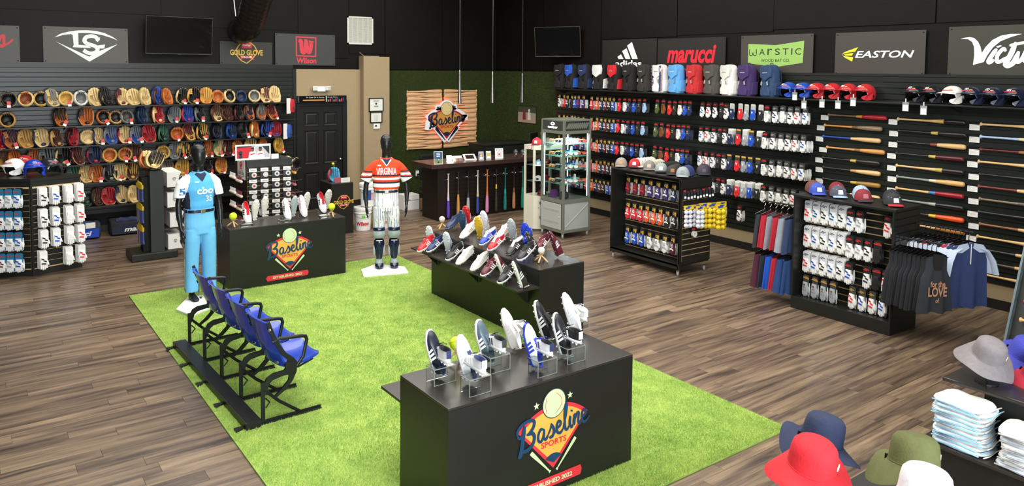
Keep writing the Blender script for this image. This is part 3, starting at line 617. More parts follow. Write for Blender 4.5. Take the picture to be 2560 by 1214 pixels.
for s in (-1, 1): m = MB(); m.box(-.28, .28, -.315, -.3, .05, 1.18, bev=.003); o = obj('cabinet_door', m, BLK, t, (s*.295, 0, 0)); m = MB(); m.tube([(-s*.24, -.33, .6), (-s*.24, -.33, .75)], .006, 6); obj('handle', m, STEEL, o)
p = on(1334, 345, 1, 12.42); t = thing('monitor', 'black computer monitor seen from behind at the far end of the counter', 'monitor', (p.x, 12.42, 1.076), .5)
m = MB(); m.box(-.20, .20, -.015, .02, .13, .42, bev=.008); obj('screen_housing', m, BLKM, t); m = MB(); m.box(-.02, .02, .0, .03, 0, .3); m.box(-.12, .12, -.08, .1, 0, .012, bev=.003); obj('stand', m, BLKM, t)

# white carton beside counter, wall socket
a = fl(1035, 500, 0); t = thing('white_carton', 'white cardboard carton on the floor beside the checkout counter', 'box', (7.19, 13.35, 0))
m = MB(); m.box(-.17, .17, -.15, .15, 0, .30, bev=.004); obj('carton_body', m, WHT, t); m = MB(); m.box(-.172, .172, -.152, -.149, .19, .195); m.box(-.12, -.03, -.1525, -.15, .2, .21); obj('lid_seam', m, GREYD, t)
p = on(1043, 433, 1, YB-.07); t = thing('wall_socket', 'white wall socket with plug on the green turf wall', 'socket', p, RB)
m = MB(); m.box(-.04, .04, -.06, .06, 0, .012, bev=.003); obj('cover_plate', m, WHT, t); m = MB(); m.box(-.02, .03, -.04, -.0, .012, .04, bev=.004); obj('plug', m, BLKM, t)
# ================================================================== PENDANT LAMPS
for (x, y, lab, yy) in ((1149, 258, 'left', 11.6), (1231, 257, 'middle', 11.9), (1305, 256, 'right', 12.4)):
    p = on(x, y, 1, yy); t = thing('pendant_lamp', 'slim silver cone pendant lamp, %s one of the three over the counter' % lab, 'lamp', p, 0, 'slim pendant lamps')
    m = MB(); m.lathe([(.033, 0), (.034, .01), (.024, .25), (.017, .5), (.015, .58), (.009, .60)], 16, cap=(False, True)); obj('lamp_shade', m, STEEL, t, smooth=.7)
    m = MB(); m.lathe([(.028, .012), (.0, .013)], 12, cap=(True, False)); obj('bulb', m, mat('lamp_glow', '#fff3e0', .4, emit=14), t)
    m = MB(); m.tube([(0, 0, .6), (0, 0, ZC-p.z)], .0035, 6); obj('cable_rod', m, STEEL, t)
    l = bpy.data.lights.new('pendant_spot', 'SPOT'); l.energy = 18; l.spot_size = 1.6; l.color = (1, .93, .82); l.shadow_soft_size = .03; lo = bpy.data.objects.new('pendant_spot', l); lo.location = p-Vector((0, 0, .01)); COL.objects.link(lo)
# ================================================================== GLASS SHOWCASES
ALU = mat('cabinet_grey_frame', '#6a6e63', .45); LGR = mat('cabinet_light_panel', '#a3a7a3', .5)
T = thing('grey_showcase', 'tall grey wheeled glass showcase of sunglasses with a white ring emblem', 'showcase', (8.3, 9.8, 0)); w = .3
def posts(m, x0, x1, y0, y1, z0, z1, f=.035):
    for x in (x0, x1-f):
        for y in (y0, y1-f): m.box(x, x+f, y, y+f, z0, z1)
m = MB(); posts(m, -w, w, -w, w, .10, 1.98)
for z0, z1 in ((.10, .15), (.59, .66), (1.75, 1.80), (1.96, 1.985)):
    m.box(-w+.035, w-.035, -w, -w+.035, z0, z1); m.box(-w+.035, w-.035, w-.035, w, z0, z1); m.box(-w, -w+.035, -w+.035, w-.035, z0, z1); m.box(w-.035, w, -w+.035, w-.035, z0, z1)
obj('frame', m, ALU, T)
m = MB(); m.box(-w+.01, w-.01, -w+.01, w-.01, .64, .66); m.box(-w+.02, w-.02, -w+.02, w-.02, 1.965, 1.98); m.box(-w+.02, w-.02, -w+.02, w-.02, .12, .14); obj('deck', m, ALU, T)
m = MB(); m.box(-w+.03, w-.03, -w+.008, -w+.014, .15, .59); obj('lower_front_panel', m, LGR, T)
m = MB(); m.tube([(-w+.06, -w+.004, .2), (w-.05, -w+.004, .55)], .006, 5); obj('diagonal_brace', m, LGR, T)
m = MB(); m.box(-w-.008, -w+.006, -w+.05, w-.02, .15, .58, bev=.01); o = obj('lower_door', m, LGR, T)
m = MB(); [m.box(-w-.012, -w-.007, -w+.1, w-.1, z, z+.012) for z in (.25, .27, .45, .47)]; obj('pressed_ribs', m, LGR, o); m = MB(); m.ball(-w-.012, -w+.09, .36, .008, n=8, k=5); obj('lock', m, CHROME, o)
m = MB(); m.box(w-.02, w-.008, -w+.03, w-.03, .15, .59); m.box(-w+.03, w-.03, w-.02, w-.008, .15, .59); obj('rear_panels', m, LGR, T)
for z in (.25, .5, .8, 1.25, 1.7): m = MB(); m.box(-w-.016, -w, w-.03, w+.012, z, z+.05, bev=.003); obj('hinge', m, CHROME, T)
m = MB(); m.box(-w+.03, w-.03, -w+.012, -w+.016, .66, 1.75); obj('glass_pane', m, GLASS, T); m = MB(); m.box(-w+.010, -w+.014, -w+.03, w-.03, .66, 1.75); obj('glass_door', m, GLASS, T)
m = MB(); m.box(-w+.03, w-.03, w-.016, w-.012, .66, 1.75); obj('glass_pane', m, GLASS, T); m = MB(); m.box(w-.016, w-.012, -w+.03, w-.03, .66, 1.75); obj('glass_pane', m, GLASS, T)
for z in (.90, 1.14, 1.36, 1.57): m = MB(); m.box(-w+.03, w-.03, -w+.03, w-.03, z, z+.006); obj('glass_shelf', m, GLASSG, T)
for z0 in (1.80,):
    m = MB(); m.box(-w+.004, -w+.012, -w+.03, w-.03, 1.8, 1.96); m.box(-w+.03, w-.03, w-.02, w-.01, 1.8, 1.96); obj('header_panel', m, mat('dark_header', '#383b37', .4), T)
    m = MB(); m.box(-w+.03, w-.03, -w+.02, -w+.024, 1.8, 1.96); obj('header_panel', m, mat('dark_header', '#383b37', .4), T); m = MB()
    [m.box(-.014, .014, -.055, .055, -.002, .004, 0, TR(-w+.09+i*.042, -w+.008, 1.88, PI/2, 0, 0) @ Matrix.Rotation(-.6, 4, 'Z')) for i in range(11)]; obj('vent_bars', m, ALU, T)
LEDW = mat('lit_white_letters', '#ffffff', .5, emit=2.2)
m = MB(); n = 24
for i in range(n):
    a, b = 2*PI*i/n, 2*PI*(i+1)/n; poly(m, [(.055*math.cos(a), .028*math.sin(a)+.025), (.055*math.cos(b), .028*math.sin(b)+.025), (.028*math.cos(b), .011*math.sin(b)+.025), (.028*math.cos(a), .011*math.sin(a)+.025)], 0)
add_text(m, 'OAKLEY', 0, -.035, .26, .03, 0, 0, bold=.05); obj('lit_sign', m, LEDW, T, (-w+.002, 0, 1.885), RR)
m = MB(); [m.box(x-.003, x+.003, y-.003, y+.003, .68, 1.74) for x in (-w+.045, w-.045) for y in (-w+.045, w-.045)]; obj('led_strip', m, mat('led_strip', '#f2f8ff', .5, emit=7), T)
def caster(parent, x, y, r=.045):
    o = MB(); o.lathe([(r*.55, -.012), (r, -.012), (r, .012), (r*.55, .012)], 14, 0, TR(0, 0, r, PI/2)); c0 = obj('caster_wheel', o, mat('grey_rubber', '#8b8d88', .4), parent, (x, y, 0), (0, 0, .6))
    o = MB(); o.box(-.018, .018, -.02, -.014, r*.8, r*2.1); o.box(-.018, .018, .014, .02, r*.8, r*2.1); o.box(-.022, .022, -.022, .022, r*2.1, r*2.3); obj('caster_fork', o, CHROME, c0)
for x in (-w+.03, w-.03):
    for y in (-w+.03, w-.03): caster(T, x, y, .043)
# white showcase with chamfered corner
WC = mat('cream_metal', '#cfccba', .5)
T2 = thing('white_showcase', 'narrower cream glass showcase with red cap on top beside the grey one', 'showcase', (8.27, 10.38, 0))
pl = [(-.27, .20), (-.27, -.08), (-.14, -.20), (.27, -.20), (.27, .20)]
m = MB(); m.prism(pl, .04, .62); obj('lower_cabinet', m, WC, T2); m = MB(); m.prism([(x*.94, y*.94) for x, y in pl], 0, .04); obj('plinth_base', m, GREYD, T2)
m = MB(); m.prism(pl, 1.42, 1.50); obj('canopy', m, WC, T2)
m = MB(); [m.box(x-.017, x+.017, y-.017, y+.017, .62, 1.42) for x, y in ((-.253, .183), (-.253, -.07), (-.13, -.183), (.253, -.183), (.253, .183))]; obj('frame_posts', m, WC, T2)
for a, b in ((0, 1), (1, 2), (2, 3), (3, 4)):
    P, Q = Vector(pl[a])*.95, Vector(pl[b])*.95; d = (Q-P).normalized()*.02; m = MB(); m.loft([[(P.x+d.x, P.y+d.y, z), (Q.x-d.x, Q.y-d.y, z)] for z in (.62, 1.42)], cap=(False, False), closed=False); obj('glass_pane', m, GLASS, T2)
for z in (.62, .86, 1.14): m = MB(); m.prism([(x*.9, y*.9) for x, y in pl], z, z+.006); obj('glass_shelf', m, GLASSG if z > .63 else WC, T2)
m = MB(); m.prism([(.05*math.cos(i*PI/3), .035*math.sin(i*PI/3)) for i in range(6)], 0, .004, 0); m.prism([(.058*math.cos(i*PI/3), .042*math.sin(i*PI/3)) for i in range(6)], 0, .003, 1); add_text(m, 'W', 0, 0, .03, .02, .005, 1, bold=.05); obj('hexagon_badge', m, [WHT, RED], T2, (-.275, .03, 1.46), RR)
m = MB(); m.box(-.2, .2, .15, .155, 1.412, 1.418); obj('led_strip', m, mat('led_strip', '#f2f8ff', .5, emit=12), T2)
m = MB(); m.lathe([(.008, 0), (.008, .006)], 8); obj('lock', m, CHROME, T2, (-.21, -.15, .42), (PI/2, 0, -.85))
# ================================================================== WHEELED RACK AND CAP GONDOLA
def slats_of(parent, x0, x1, y, z0, n, p=.077, face='Y', groove=GROOVE, name='slat', step=1):
    """slatted board: dark boards with tan grooves between; face Y: plane normal -Y, face X: plane normal -X"""
    m = MB()
    if face == 'Y': m.box(x0, x1, y, y+.008, z0, z0+n*p)
    else: m.box(y, y+.008, x0, x1, z0, z0+n*p)
    obj('groove_board', m, groove, parent); m = MB()
    if face == 'Y': m.box(x0, x1, y-.010, y, .014, p)
    else: m.box(y-.010, y, x0, x1, .014, p)
    me = m.mesh(name, BLK)
    for i in range(n): obj(name, me, None, parent, (0, 0, z0+i*p))
RK = thing('wheeled_rack', 'black wheeled rack of batting gloves with caps on top', 'display rack', (8.18, 7.55, 0))
hx, hy = .32, .68
m = MB(); m.box(-hx, hx, hy-.02, hy, .09, 1.34, bev=.003); obj('end_panel', m, BLK, RK)
m = MB(); m.box(-hx, hx, -hy, -hy+.02, .17, 1.34, bev=.003); m.box(-hx, -hx+.05, -hy-.001, -hy+.03, .09, 1.33); obj('end_panel', m, BLK, RK)
m = MB(); m.box(-hx, hx, -hy, hy, 1.34, 1.36, bev=.003); obj('top_panel', m, BLK, RK)
slats_of(RK, -hy+.02, hy-.02, -.02, .16, 15, face='X')
m = MB(); m.box(-hx+.0, hx, -hy+.02, hy-.02, .14, .16); m.box(-hx, -hx+.02, -hy+.02, hy-.02, .10, .16); obj('bottom_panel', m, BLK, RK)
slats_of(RK, -hx+.05, hx-.02, -hy-.003, .20, 13, face='Y')
m = MB(); m.box(-hx, hx, -hy-.016, -hy, 1.21, 1.34, bev=.002); m.box(-hx+.02, hx-.02, -hy-.014, -hy, .17, .21); obj('end_board', m, BLK, RK)
for x in (-hx+.04, hx-.05):
    for y in (-hy+.05, hy-.04): caster(RK, x, y, .035)
GN = thing('gondola', 'low black gondola of batting gloves with folded-brim caps on top', 'display rack', (8.26, 4.63, 0)); gx, gy = .28, .60
m = MB(); m.box(-gx, gx, -gy, gy, 0, .145, bev=.006); obj('base_deck', m, BLK, GN)
for s in (-1, 1): m = MB(); m.box(-gx, gx, -.01, .01, .145, 1.34, bev=.002); obj('end_panel', m, BLK, GN, (0, s*(gy-.01), 0))
m = MB(); m.box(-gx-.005, gx+.005, -gy-.015, gy+.005, 1.34, 1.37, bev=.006); obj('top_panel', m, BLK, GN)
slats_of(GN, -gy+.02, gy-.02, .0, .15, 15, face='X')
slats_of(GN, -gx+.03, gx-.02, -gy-.0, .25, 14, face='Y')
# ================================================================== LEFT CORNER FIXTURE
C0 = fl(83, 690); aR, aL = math.radians(16), math.radians(180-28)
uR = Vector((math.cos(aR), math.sin(aR), 0)); uL = Vector((math.cos(aL), math.sin(aL), 0))
LF = thing('corner_rack', 'black angled rack of batting gloves at the left edge, helmets on top', 'display rack', C0)
A, B = uL*1.15, uR*.62; P4 = [(0, 0), (B.x, B.y), (B.x+A.x*.7, B.y+A.y*.7+.5), (A.x, A.y)]
m = MB(); m.prism(P4, .0, 1.27); obj('body', m, BLK, LF); m = MB(); m.prism([(x*1.02, y*1.02-.01) for x, y in P4], 1.27, 1.31); obj('top_panel', m, BLK, LF)
for u, L, k in ((uR, .62, 0), (uL, 1.15, 1)):
    nrm = Vector((u.y, -u.x, 0)) if k == 0 else Vector((-u.y, u.x, 0)); ang = math.atan2(u.y, u.x) if k == 0 else math.atan2(-u.y, -u.x)
    o0 = Vector((0, 0, 0)) if k == 0 else u*L; me = MB(); me.box(.02, L-.02, -.012, -.001, .008, .077); me = me.mesh('slat', BLK); mg = MB(); mg.box(.02, L-.02, -.003, 0, .09, 1.2); obj('groove_board', mg, GROOVE, LF, o0, (0, 0, ang))
    for i in range(14): obj('slat', me, None, LF, o0+Vector((0, 0, .10+i*.077)), (0, 0, ang))
# ================================================================== POST STAND
ST = thing('post_stand', 'black post display on a heavy square base stacked with boxed masks', 'display stand', (2.2, 12.05, 0))
m = MB(); m.box(-.30, .32, -.26, .26, 0, .115, bev=.02); obj('base_block', m, BLK, ST)
m = MB(); m.box(-.04, .14, -.25, .1, .115, 1.30); obj('post', m, mat('charcoal_post', '#2a2e2c', .45), ST)
m = MB(); m.box(-.12, -.04, -.1, .1, .115, 1.2); obj('side_panel', m, BLKM, ST)
for z in (.115, .44, .74, 1.04): m = MB(); m.box(.14, .42, -.2, .2, z-.012 if z > .12 else .1155, z if z > .12 else .119); obj('wire_shelf', m, BLKM, ST)
m = MB(); m.lathe([(.12, 1.30), (.13, 1.31), (.13, 1.32), (.02, 1.325)], 16); obj('round_cap', m, BLK, ST, (.03, -.06, 0))
# ================================================================== GRIP TAPE GONDOLA
GG = thing('grip_gondola', 'black slatted gondola of boxed grip tapes behind the left plinth', 'display rack', (4.03, 12.55, 0)); qx, qy = .36, .33
m = MB(); m.box(-qx, qx, -qy, qy, 0, 1.20, bev=.003); obj('body', m, BLK, GG); m = MB(); m.box(-qx-.01, qx+.01, -qy-.02, qy+.01, 1.20, 1.32, bev=.006); obj('top_box', m, mat('charcoal_post', '#2a2e2c', .45), GG)
slats_of(GG, -qx, qx, -qy-.009, .12, 14)
# ================================================================== PRODUCTS: PROTOTYPES
class Proto:
    def __init__(s, f): s.f = f; s.root = None
    def place(s, loc, rot=0, label=None, group=None, cols=None, scale=None):
        if s.root is None:
            s.root = s.f(); KID[s.root.name] = [(ch, list(ch.children)) for ch in s.root.children]; s.used = False
        if not s.used:
            s.used = True; r = s.root; s.src = dup_src(r)
            r.location = loc; r.rotation_euler = rot if isinstance(rot, tuple) else (0, 0, rot); 
            if scale: r.scale = (scale,)*3 if not isinstance(scale, tuple) else scale
            if label: r['label'] = label
            if group: r['group'] = group
            for ch, gg in KID[r.name]:
                for o in [ch]+gg:
                    k = o.name.split('.')[0]
                    if cols and k in cols: o.color = c(cols[k])
            return r
        r = dup(s.root, loc, rot, label, group, None, None, scale or 1)
        return paint(r, s, cols)
def dup_src(r):
    return {}
def paint(r, s, cols):
    return r
def dup(root, loc, rot, label=None, group=None, col=None, cols=None, scale=None):
    r = root.copy(); COL.objects.link(r); r.location = loc; r.rotation_euler = rot if isinstance(rot, tuple) else (0, 0, rot)
    if scale is not None: r.scale = (scale,)*3 if not isinstance(scale, tuple) else scale
    if label: r['label'] = label
    if group: r['group'] = group
    if root.name not in KID: KID[root.name] = [(ch, list(ch.children)) for ch in root.children]
    out = []
    for ch, gg in KID[root.name]:
        d = ch.copy(); COL.objects.link(d); d.parent = r; out.append(d)
        for g in gg: e = g.copy(); COL.objects.link(e); e.parent = d; out.append(e)
    r_last[0] = out; return r
r_last = [None]
_pl = Proto.place
def _place(s, loc, rot=0, label=None, group=None, cols=None, scale=None, skip=()):
    first = s.root is None; r = _pl(s, loc, rot, label, group, cols, scale)
    if first: objs = [o for ch, gg in KID[r.name] for o in [ch]+gg]; s.base = {id(o): 1 for o in objs}
    else: objs = r_last[0]
    for o in objs:
        k = o.name.split('.')[0]
        if cols and k in cols: o.color = c(cols[k])
    return r
Proto.place = _place
# ---- baseball glove (faces -Y, stands on z = 0)
GO = [(-.06, 0), (0, -.004), (.065, .0), (.095, .04), (.108, .09), (.115, .15), (.11, .205), (.09, .245), (.05, .268), (.0, .28), (-.04, .272), (-.075, .25), (-.105, .215), (-.125, .17), (-.128, .12), (-.11, .06), (-.085, .02)]
def glove_f():
    t = thing('baseball_glove', 'leather baseball glove', 'glove'); L = len(GO); cx, cz = 0, .125
    def ring(s, y): return [(cx+(x-cx)*s, y, cz+(z-cz)*s) for x, z in GO]
    m = MB(); m.loft([ring(.05, .058), ring(.45, .045), ring(.78, .012), ring(.95, -.028), ring(1.0, -.032), ring(1.03, -.018), ring(1.0, .03), ring(.8, .07), ring(.4, .09), ring(.05, .093)], cap=(True, True)); obj('palm', m, T_LEATH, t, smooth=True)
    for i, (a, b, r) in enumerate((((.085, -.02, .05), (.098, -.026, .235), .019), ((.048, -.02, .03), (.055, -.03, .268), .019), ((.008, -.02, .03), (.010, -.03, .283), .019), ((-.03, -.02, .05), (-.036, -.028, .275), .018))):
        m = MB(); a, b = Vector(a), Vector(b); q = a.lerp(b, .5)+Vector((0, .03, 0)); m.tube([b+Vector((0, .05, -.02)), b+Vector((0, .035, .004)), b, b.lerp(q, .35), q, q.lerp(a, .6)], [r*.8, r, r, r*.9, r*.75, r*.5], 8, flat=.75); obj('finger', m, T_LEATH, t, smooth=True)
    m = MB(); m.tube([(-.075, .05, .02), (-.11, .02, .05), (-.128, -.01, .12), (-.112, -.03, .2), (-.095, -.025, .235)], [.016, .021, .022, .02, .012], 8); obj('thumb', m, T_LEATH, t, smooth=True)
    m = MB()
    for z in (.18, .215, .25): m.box(-.105, -.035, -.036, -.028, z-.006, z+.006)
    for x in (-.09, -.07, -.05): m.box(x-.006, x+.006, -.040, -.03, .165, .262)
    obj('web', m, T_LEATH, t)
    m = MB(); m.tube([(x*1.035, -.03+.012*(i % 2), .125+(z-.125)*1.035) for i, (x, z) in enumerate(GO+GO[:1])], .0045, 4, cap=False); obj('lacing', m, T_LEATH, t)
    m = MB(); m.ball(.01, -.012, .035, .042, .02, .026, 10, 5); obj('wrist_patch', m, T_LEATH, t, smooth=True)
    return t
def mitt_f():
    t = thing('catcher_mitt', 'round leather catcher mitt', 'glove'); cx, cz = 0, .13; n = 20
    def ring(s, y, dz=0): return [(cx+.118*s*math.cos(2*PI*i/n), y, cz+dz+.13*s*math.sin(2*PI*i/n)) for i in range(n)]
    m = MB(); m.loft([ring(.1, .05), ring(.5, .045), ring(.72, .01), ring(.8, -.03)], cap=(True, False)); obj('pocket', m, T_LEATH, t, smooth=True)
    m = MB(); m.loft([ring(.76, -.02), ring(.8, -.045), ring(.92, -.052), ring(1.02, -.03), ring(1.0, .03), ring(.7, .075), ring(.2, .085)], cap=(False, True)); obj('padded_rim', m, T_LEATH, t, smooth=True)
    m = MB(); [m.box(-.05+i*.03-.005, -.05+i*.03+.005, -.05, -.03, .2, .262) for i in range(4)]; m.box(-.07, .06, -.052, -.035, .222, .236); obj('web', m, T_LEATH, t)
    m = MB(); m.tube([(.121*math.cos(a), -.03+.012*(k % 2), cz+.133*math.sin(a)) for k, a in enumerate([2*PI*i/24 for i in range(25)])], .0045, 4, cap=False); obj('lacing', m, T_LEATH, t)
    m = MB(); m.ball(0, .0, .06, .06, .035, .05, 10, 6); obj('palm_pad', m, T_LEATH, t, smooth=True)
    return t
GLOVE, MITT = Proto(glove_f), Proto(mitt_f)
def tag_f():
    t = thing('hang_tag', 'red and white hang tag', 'tag'); m = MB(); m.box(-.026, .026, -.002, .001, -.02, .04); obj('red_field', m, T_SATIN, t, col='#c43b3f'); m = MB(); m.box(-.026, .026, -.002, .001, -.055, -.0205); obj('white_field', m, CARD, t)
    return t
TAGP = Proto(tag_f)
# glove shelves
SH = [2.15, 1.83, 1.505, 1.19, .88, .485]
for i, z in enumerate(SH):
    x0, x1 = -1.3, (5.18, 5.15, 5.15, 5.1, 5.1, 5.1)[i]
    t = thing('glove_shelf', '%s long black shelf for baseball gloves on the slatted back wall' % (['top', 'second', 'third', 'fourth', 'fifth', 'lowest'][i]), 'shelf', ((x0+x1)/2, YB-.022, z))
    w = (x1-x0)/2; m = MB(); m.box(-w, w, -.30, -.001, -.018, 0, bev=.002); obj('board', m, BLK, t); 
    for s in range(6): m = MB(); m.prism([(0, 0), (-.22, 0), (0, -.07)], -.003, .003, 0, Matrix(((0, 0, 1, -w+.3+s*(2*w-.6)/5), (1, 0, 0, 0), (0, 1, 0, -.018), (0, 0, 0, 1)))); obj('bracket', m, BLKM, t)
BLN, TAN, ORG, BRN, BLC, NVY, BLU, REDL, GRY, GLD, MAR, GRN = '#d8bd84', '#b58a4a', '#b5622a', '#4f2d20', '#1a1716', '#1c2946', '#21469a', '#a3202a', '#6d7070', '#c99c45', '#5a1f28', '#3a6a52'
ROWS = [
 [(22, BLC, BLC, 1), (68, '#8d4a22', BLN, 1), (101, BLC, GLD, 1), (138, BLN, GRY, 0), (167, GLD, BLN, 1), (201, GRY, '#d9d6cc', 1), (245, BLN, BLN, 0), (273, BLC, BLC, 0), (308, BLN, MAR, 0), (340, BLN, BLN, 0), (369, BLN, BLN, 0), (400, BLU, BRN, 0), (425, ORG, ORG, 0), (457, BLC, BLN, 0), (487, BLC, GLD, 0), (517, GLD, ORG, 0), (547, ORG, ORG, 1), (577, BLC, BLN, 1), (608, NVY, NVY, 1), (639, GRY, BLN, 1), (667, BLN, MAR, 0), (692, BLN, BLN, 0)],
 [(22, BLC, TAN, 1), (155, ORG, BLC, 0), (217, ORG, BLC, 0), (258, BLC, ORG, 1), (292, BLC, TAN, 1), (322, '#4b4540', GRY, 1), (361, NVY, NVY, 0), (401, REDL, BLN, 0), (436, GRY, NVY, 0), (473, BLU, REDL, 0), (507, BLC, GRY, 0), (548, BLN, BRN, 0), (574, BRN, BRN, 0), (602, BLC, MAR, 0), (629, ORG, NVY, 0), (655, ORG, GRY, 0), (687, ORG, MAR, 0)],
 [(5, REDL, REDL, 0), (35, ORG, NVY, 0), (70, TAN, TAN, 0), (108, BLN, NVY, 0), (148, BRN, TAN, 0), (183, REDL, BLC, 0), (221, BLN, BLN, 1), (252, BLN, NVY, 0), (281, BLU, GRY, 0), (315, BLN, REDL, 0), (346, BLU, GRY, 0), (378, REDL, MAR, 0), (412, BLC, GRN, 0), (443, ORG, ORG, 1), (480, GLD, MAR, 0), (511, BLC, GLD, 0), (546, NVY, BLC, 0), (582, NVY, BLU, 0), (612, '#33383a', BLC, 0), (641, ORG, BLN, 0), (668, BLC, BLU, 0), (693, REDL, BLU, 0)],
 [(16, TAN, BRN, 0), (46, ORG, ORG, 0), (85, ORG, BRN, 0), (121, BLC, GRY, 0), (160, BLC, BLN, 0), (200, BRN, MAR, 0), (238, NVY, REDL, 0), (272, ORG, GLD, 1), (310, ORG, TAN, 1), (337, BRN, MAR, 0), (412, GLD, GLD, 1), (437, GRY, GRY, 0), (460, BLC, GLD, 0), (480, BLC, GLD, 0), (504, BLU, NVY, 0), (525, ORG, BRN, 0), (550, BLN, GRN, 0), (576, MAR, BRN, 0), (601, TAN, ORG, 0), (630, MAR, BLN, 0), (664, ORG, ORG, 0), (702, GLD, GLD, 0)],
 [(189, GRN, BLC, 0), (218, BLN, TAN, 0), (247, ORG, ORG, 0), (278, BLC, GRY, 0), (303, BLN, BLC, 0), (331, BRN, GLD, 0), (428, ORG, GRY, 0), (457, GLD, GLD, 0), (492, BRN, BLC, 0), (525, BLC, BLC, 0), (556, GLD, ORG, 0), (690, BLN, BRN, 0)],
 [(195, BLN, BLN, 0), (221, '#173528', '#173528', 1), (249, BRN, BLC, 0), (276, REDL, REDL, 0), (307, BLN, NVY, 0), (337, BLN, BLN, 0), (432, REDL, BLC, 1), (470, BRN, BLC, 0), (520, BLC, BRN, 0)]]
CN = {BLN: 'blond', TAN: 'tan', ORG: 'orange', BRN: 'brown', BLC: 'black', NVY: 'navy', BLU: 'blue', REDL: 'red', GRY: 'grey', GLD: 'gold', MAR: 'maroon', GRN: 'green'}
rg = random.Random(11)
for r, row in enumerate(ROWS):
    for i, (px, c1, c2, kind) in enumerate(row):
        py = (250, 285, 335, 385, 435, 488)[r]; P = on(px, py, 1, 14.13); sc = rg.uniform(.98, 1.08)*(1.0 if r else 1.0)
        a = rg.uniform(-.15, .75) if kind == 0 else rg.uniform(-.3, .3); ti = rg.uniform(-.35, -.1)
        cn = CN.get(c1, 'dark'); c2n = CN.get(c2, 'grey'); cc = cn if cn == c2n else cn+' and '+c2n
        lab = '%s leather glove, %s from left on the %s glove shelf' % (cc, nth(i), ['top', 'second', 'third', 'fourth', 'fifth', 'lowest'][r])
        g = 'baseball gloves on the %s shelf' % ['top', 'second', 'third', 'fourth', 'fifth', 'lowest'][r]
        if kind == 0:
            flip = rg.random() < .5; cols = {'palm': c1, 'finger': c1 if rg.random() < .6 else c2, 'thumb': c2, 'web': c2 if rg.random() < .5 else c1, 'lacing': rg.choice([BLN, c2, c2]), 'wrist_patch': c2}
            GLOVE.place((P.x, 14.15, SH[r]+.004), (ti, rg.uniform(-.25, .12), a), lab, g, cols, (.86*sc, .86*sc, 1.0*sc))
        else: MITT.place((P.x, 14.15, SH[r]+.006), (ti, rg.uniform(-.2, .2), a), lab, g, {'pocket': c1, 'padded_rim': c2, 'web': c1, 'lacing': rg.choice([BLN, c2]), 'palm_pad': c1}, sc*.88)
        if (r in (1, 2, 3, 4) and rg.random() < .45) or (r == 0 and i in (0, 4, 13, 14)):
            TAGP.place((P.x+rg.uniform(-.02, .05), 14.03, SH[r]+.058), (-.2, rg.uniform(-.5, .5), rg.uniform(-.1, .5)), 'red and white tag hanging from the %s glove on the %s shelf' % (nth(i), ['top', 'second', 'third', 'fourth', 'fifth', 'lowest'][r]), 'hang tags on the gloves')
# ---- batting glove pack (hangs from z = 0, faces -Y)
def hand_part(m, s=1, fi=1, back=0, stripe=0):
    # outline of a flat glove, fingers down
    def slab(P, y0, y1, mi): m.loft([[(x, y0, z) for x, z in P], [(x, y1, z) for x, z in P], [((x-cx)*.82+cx, y1-.005, (z-cz)*.88+cz) for x, z in P]], mi, cap=(False, True)) if True else None
    P = [(-.030, -.085), (.030, -.085), (.032, -.115), (.040, -.16), (.038, -.195), (-.038, -.195), (-.040, -.16), (-.032, -.115)]; cx, cz = 0, -.14; slab(P, 0, -.016, back)
    for k, (x, L) in enumerate(((-.029, .052), (-.0098, .066), (.0098, .062), (.029, .045))):
        cx, cz = x, -.2; P = [(x-.0088, -.19), (x+.0088, -.19), (x+.0088, -.19-L*.8), (x+.004, -.19-L), (x-.004, -.19-L), (x-.0088, -.19-L*.8)]; slab(P, 0, -.014, fi)
    cx, cz = .046, -.17; slab([(.034, -.125), (.046, -.14), (.057, -.185), (.054, -.198), (.045, -.196), (.036, -.165)], 0, -.013, fi)
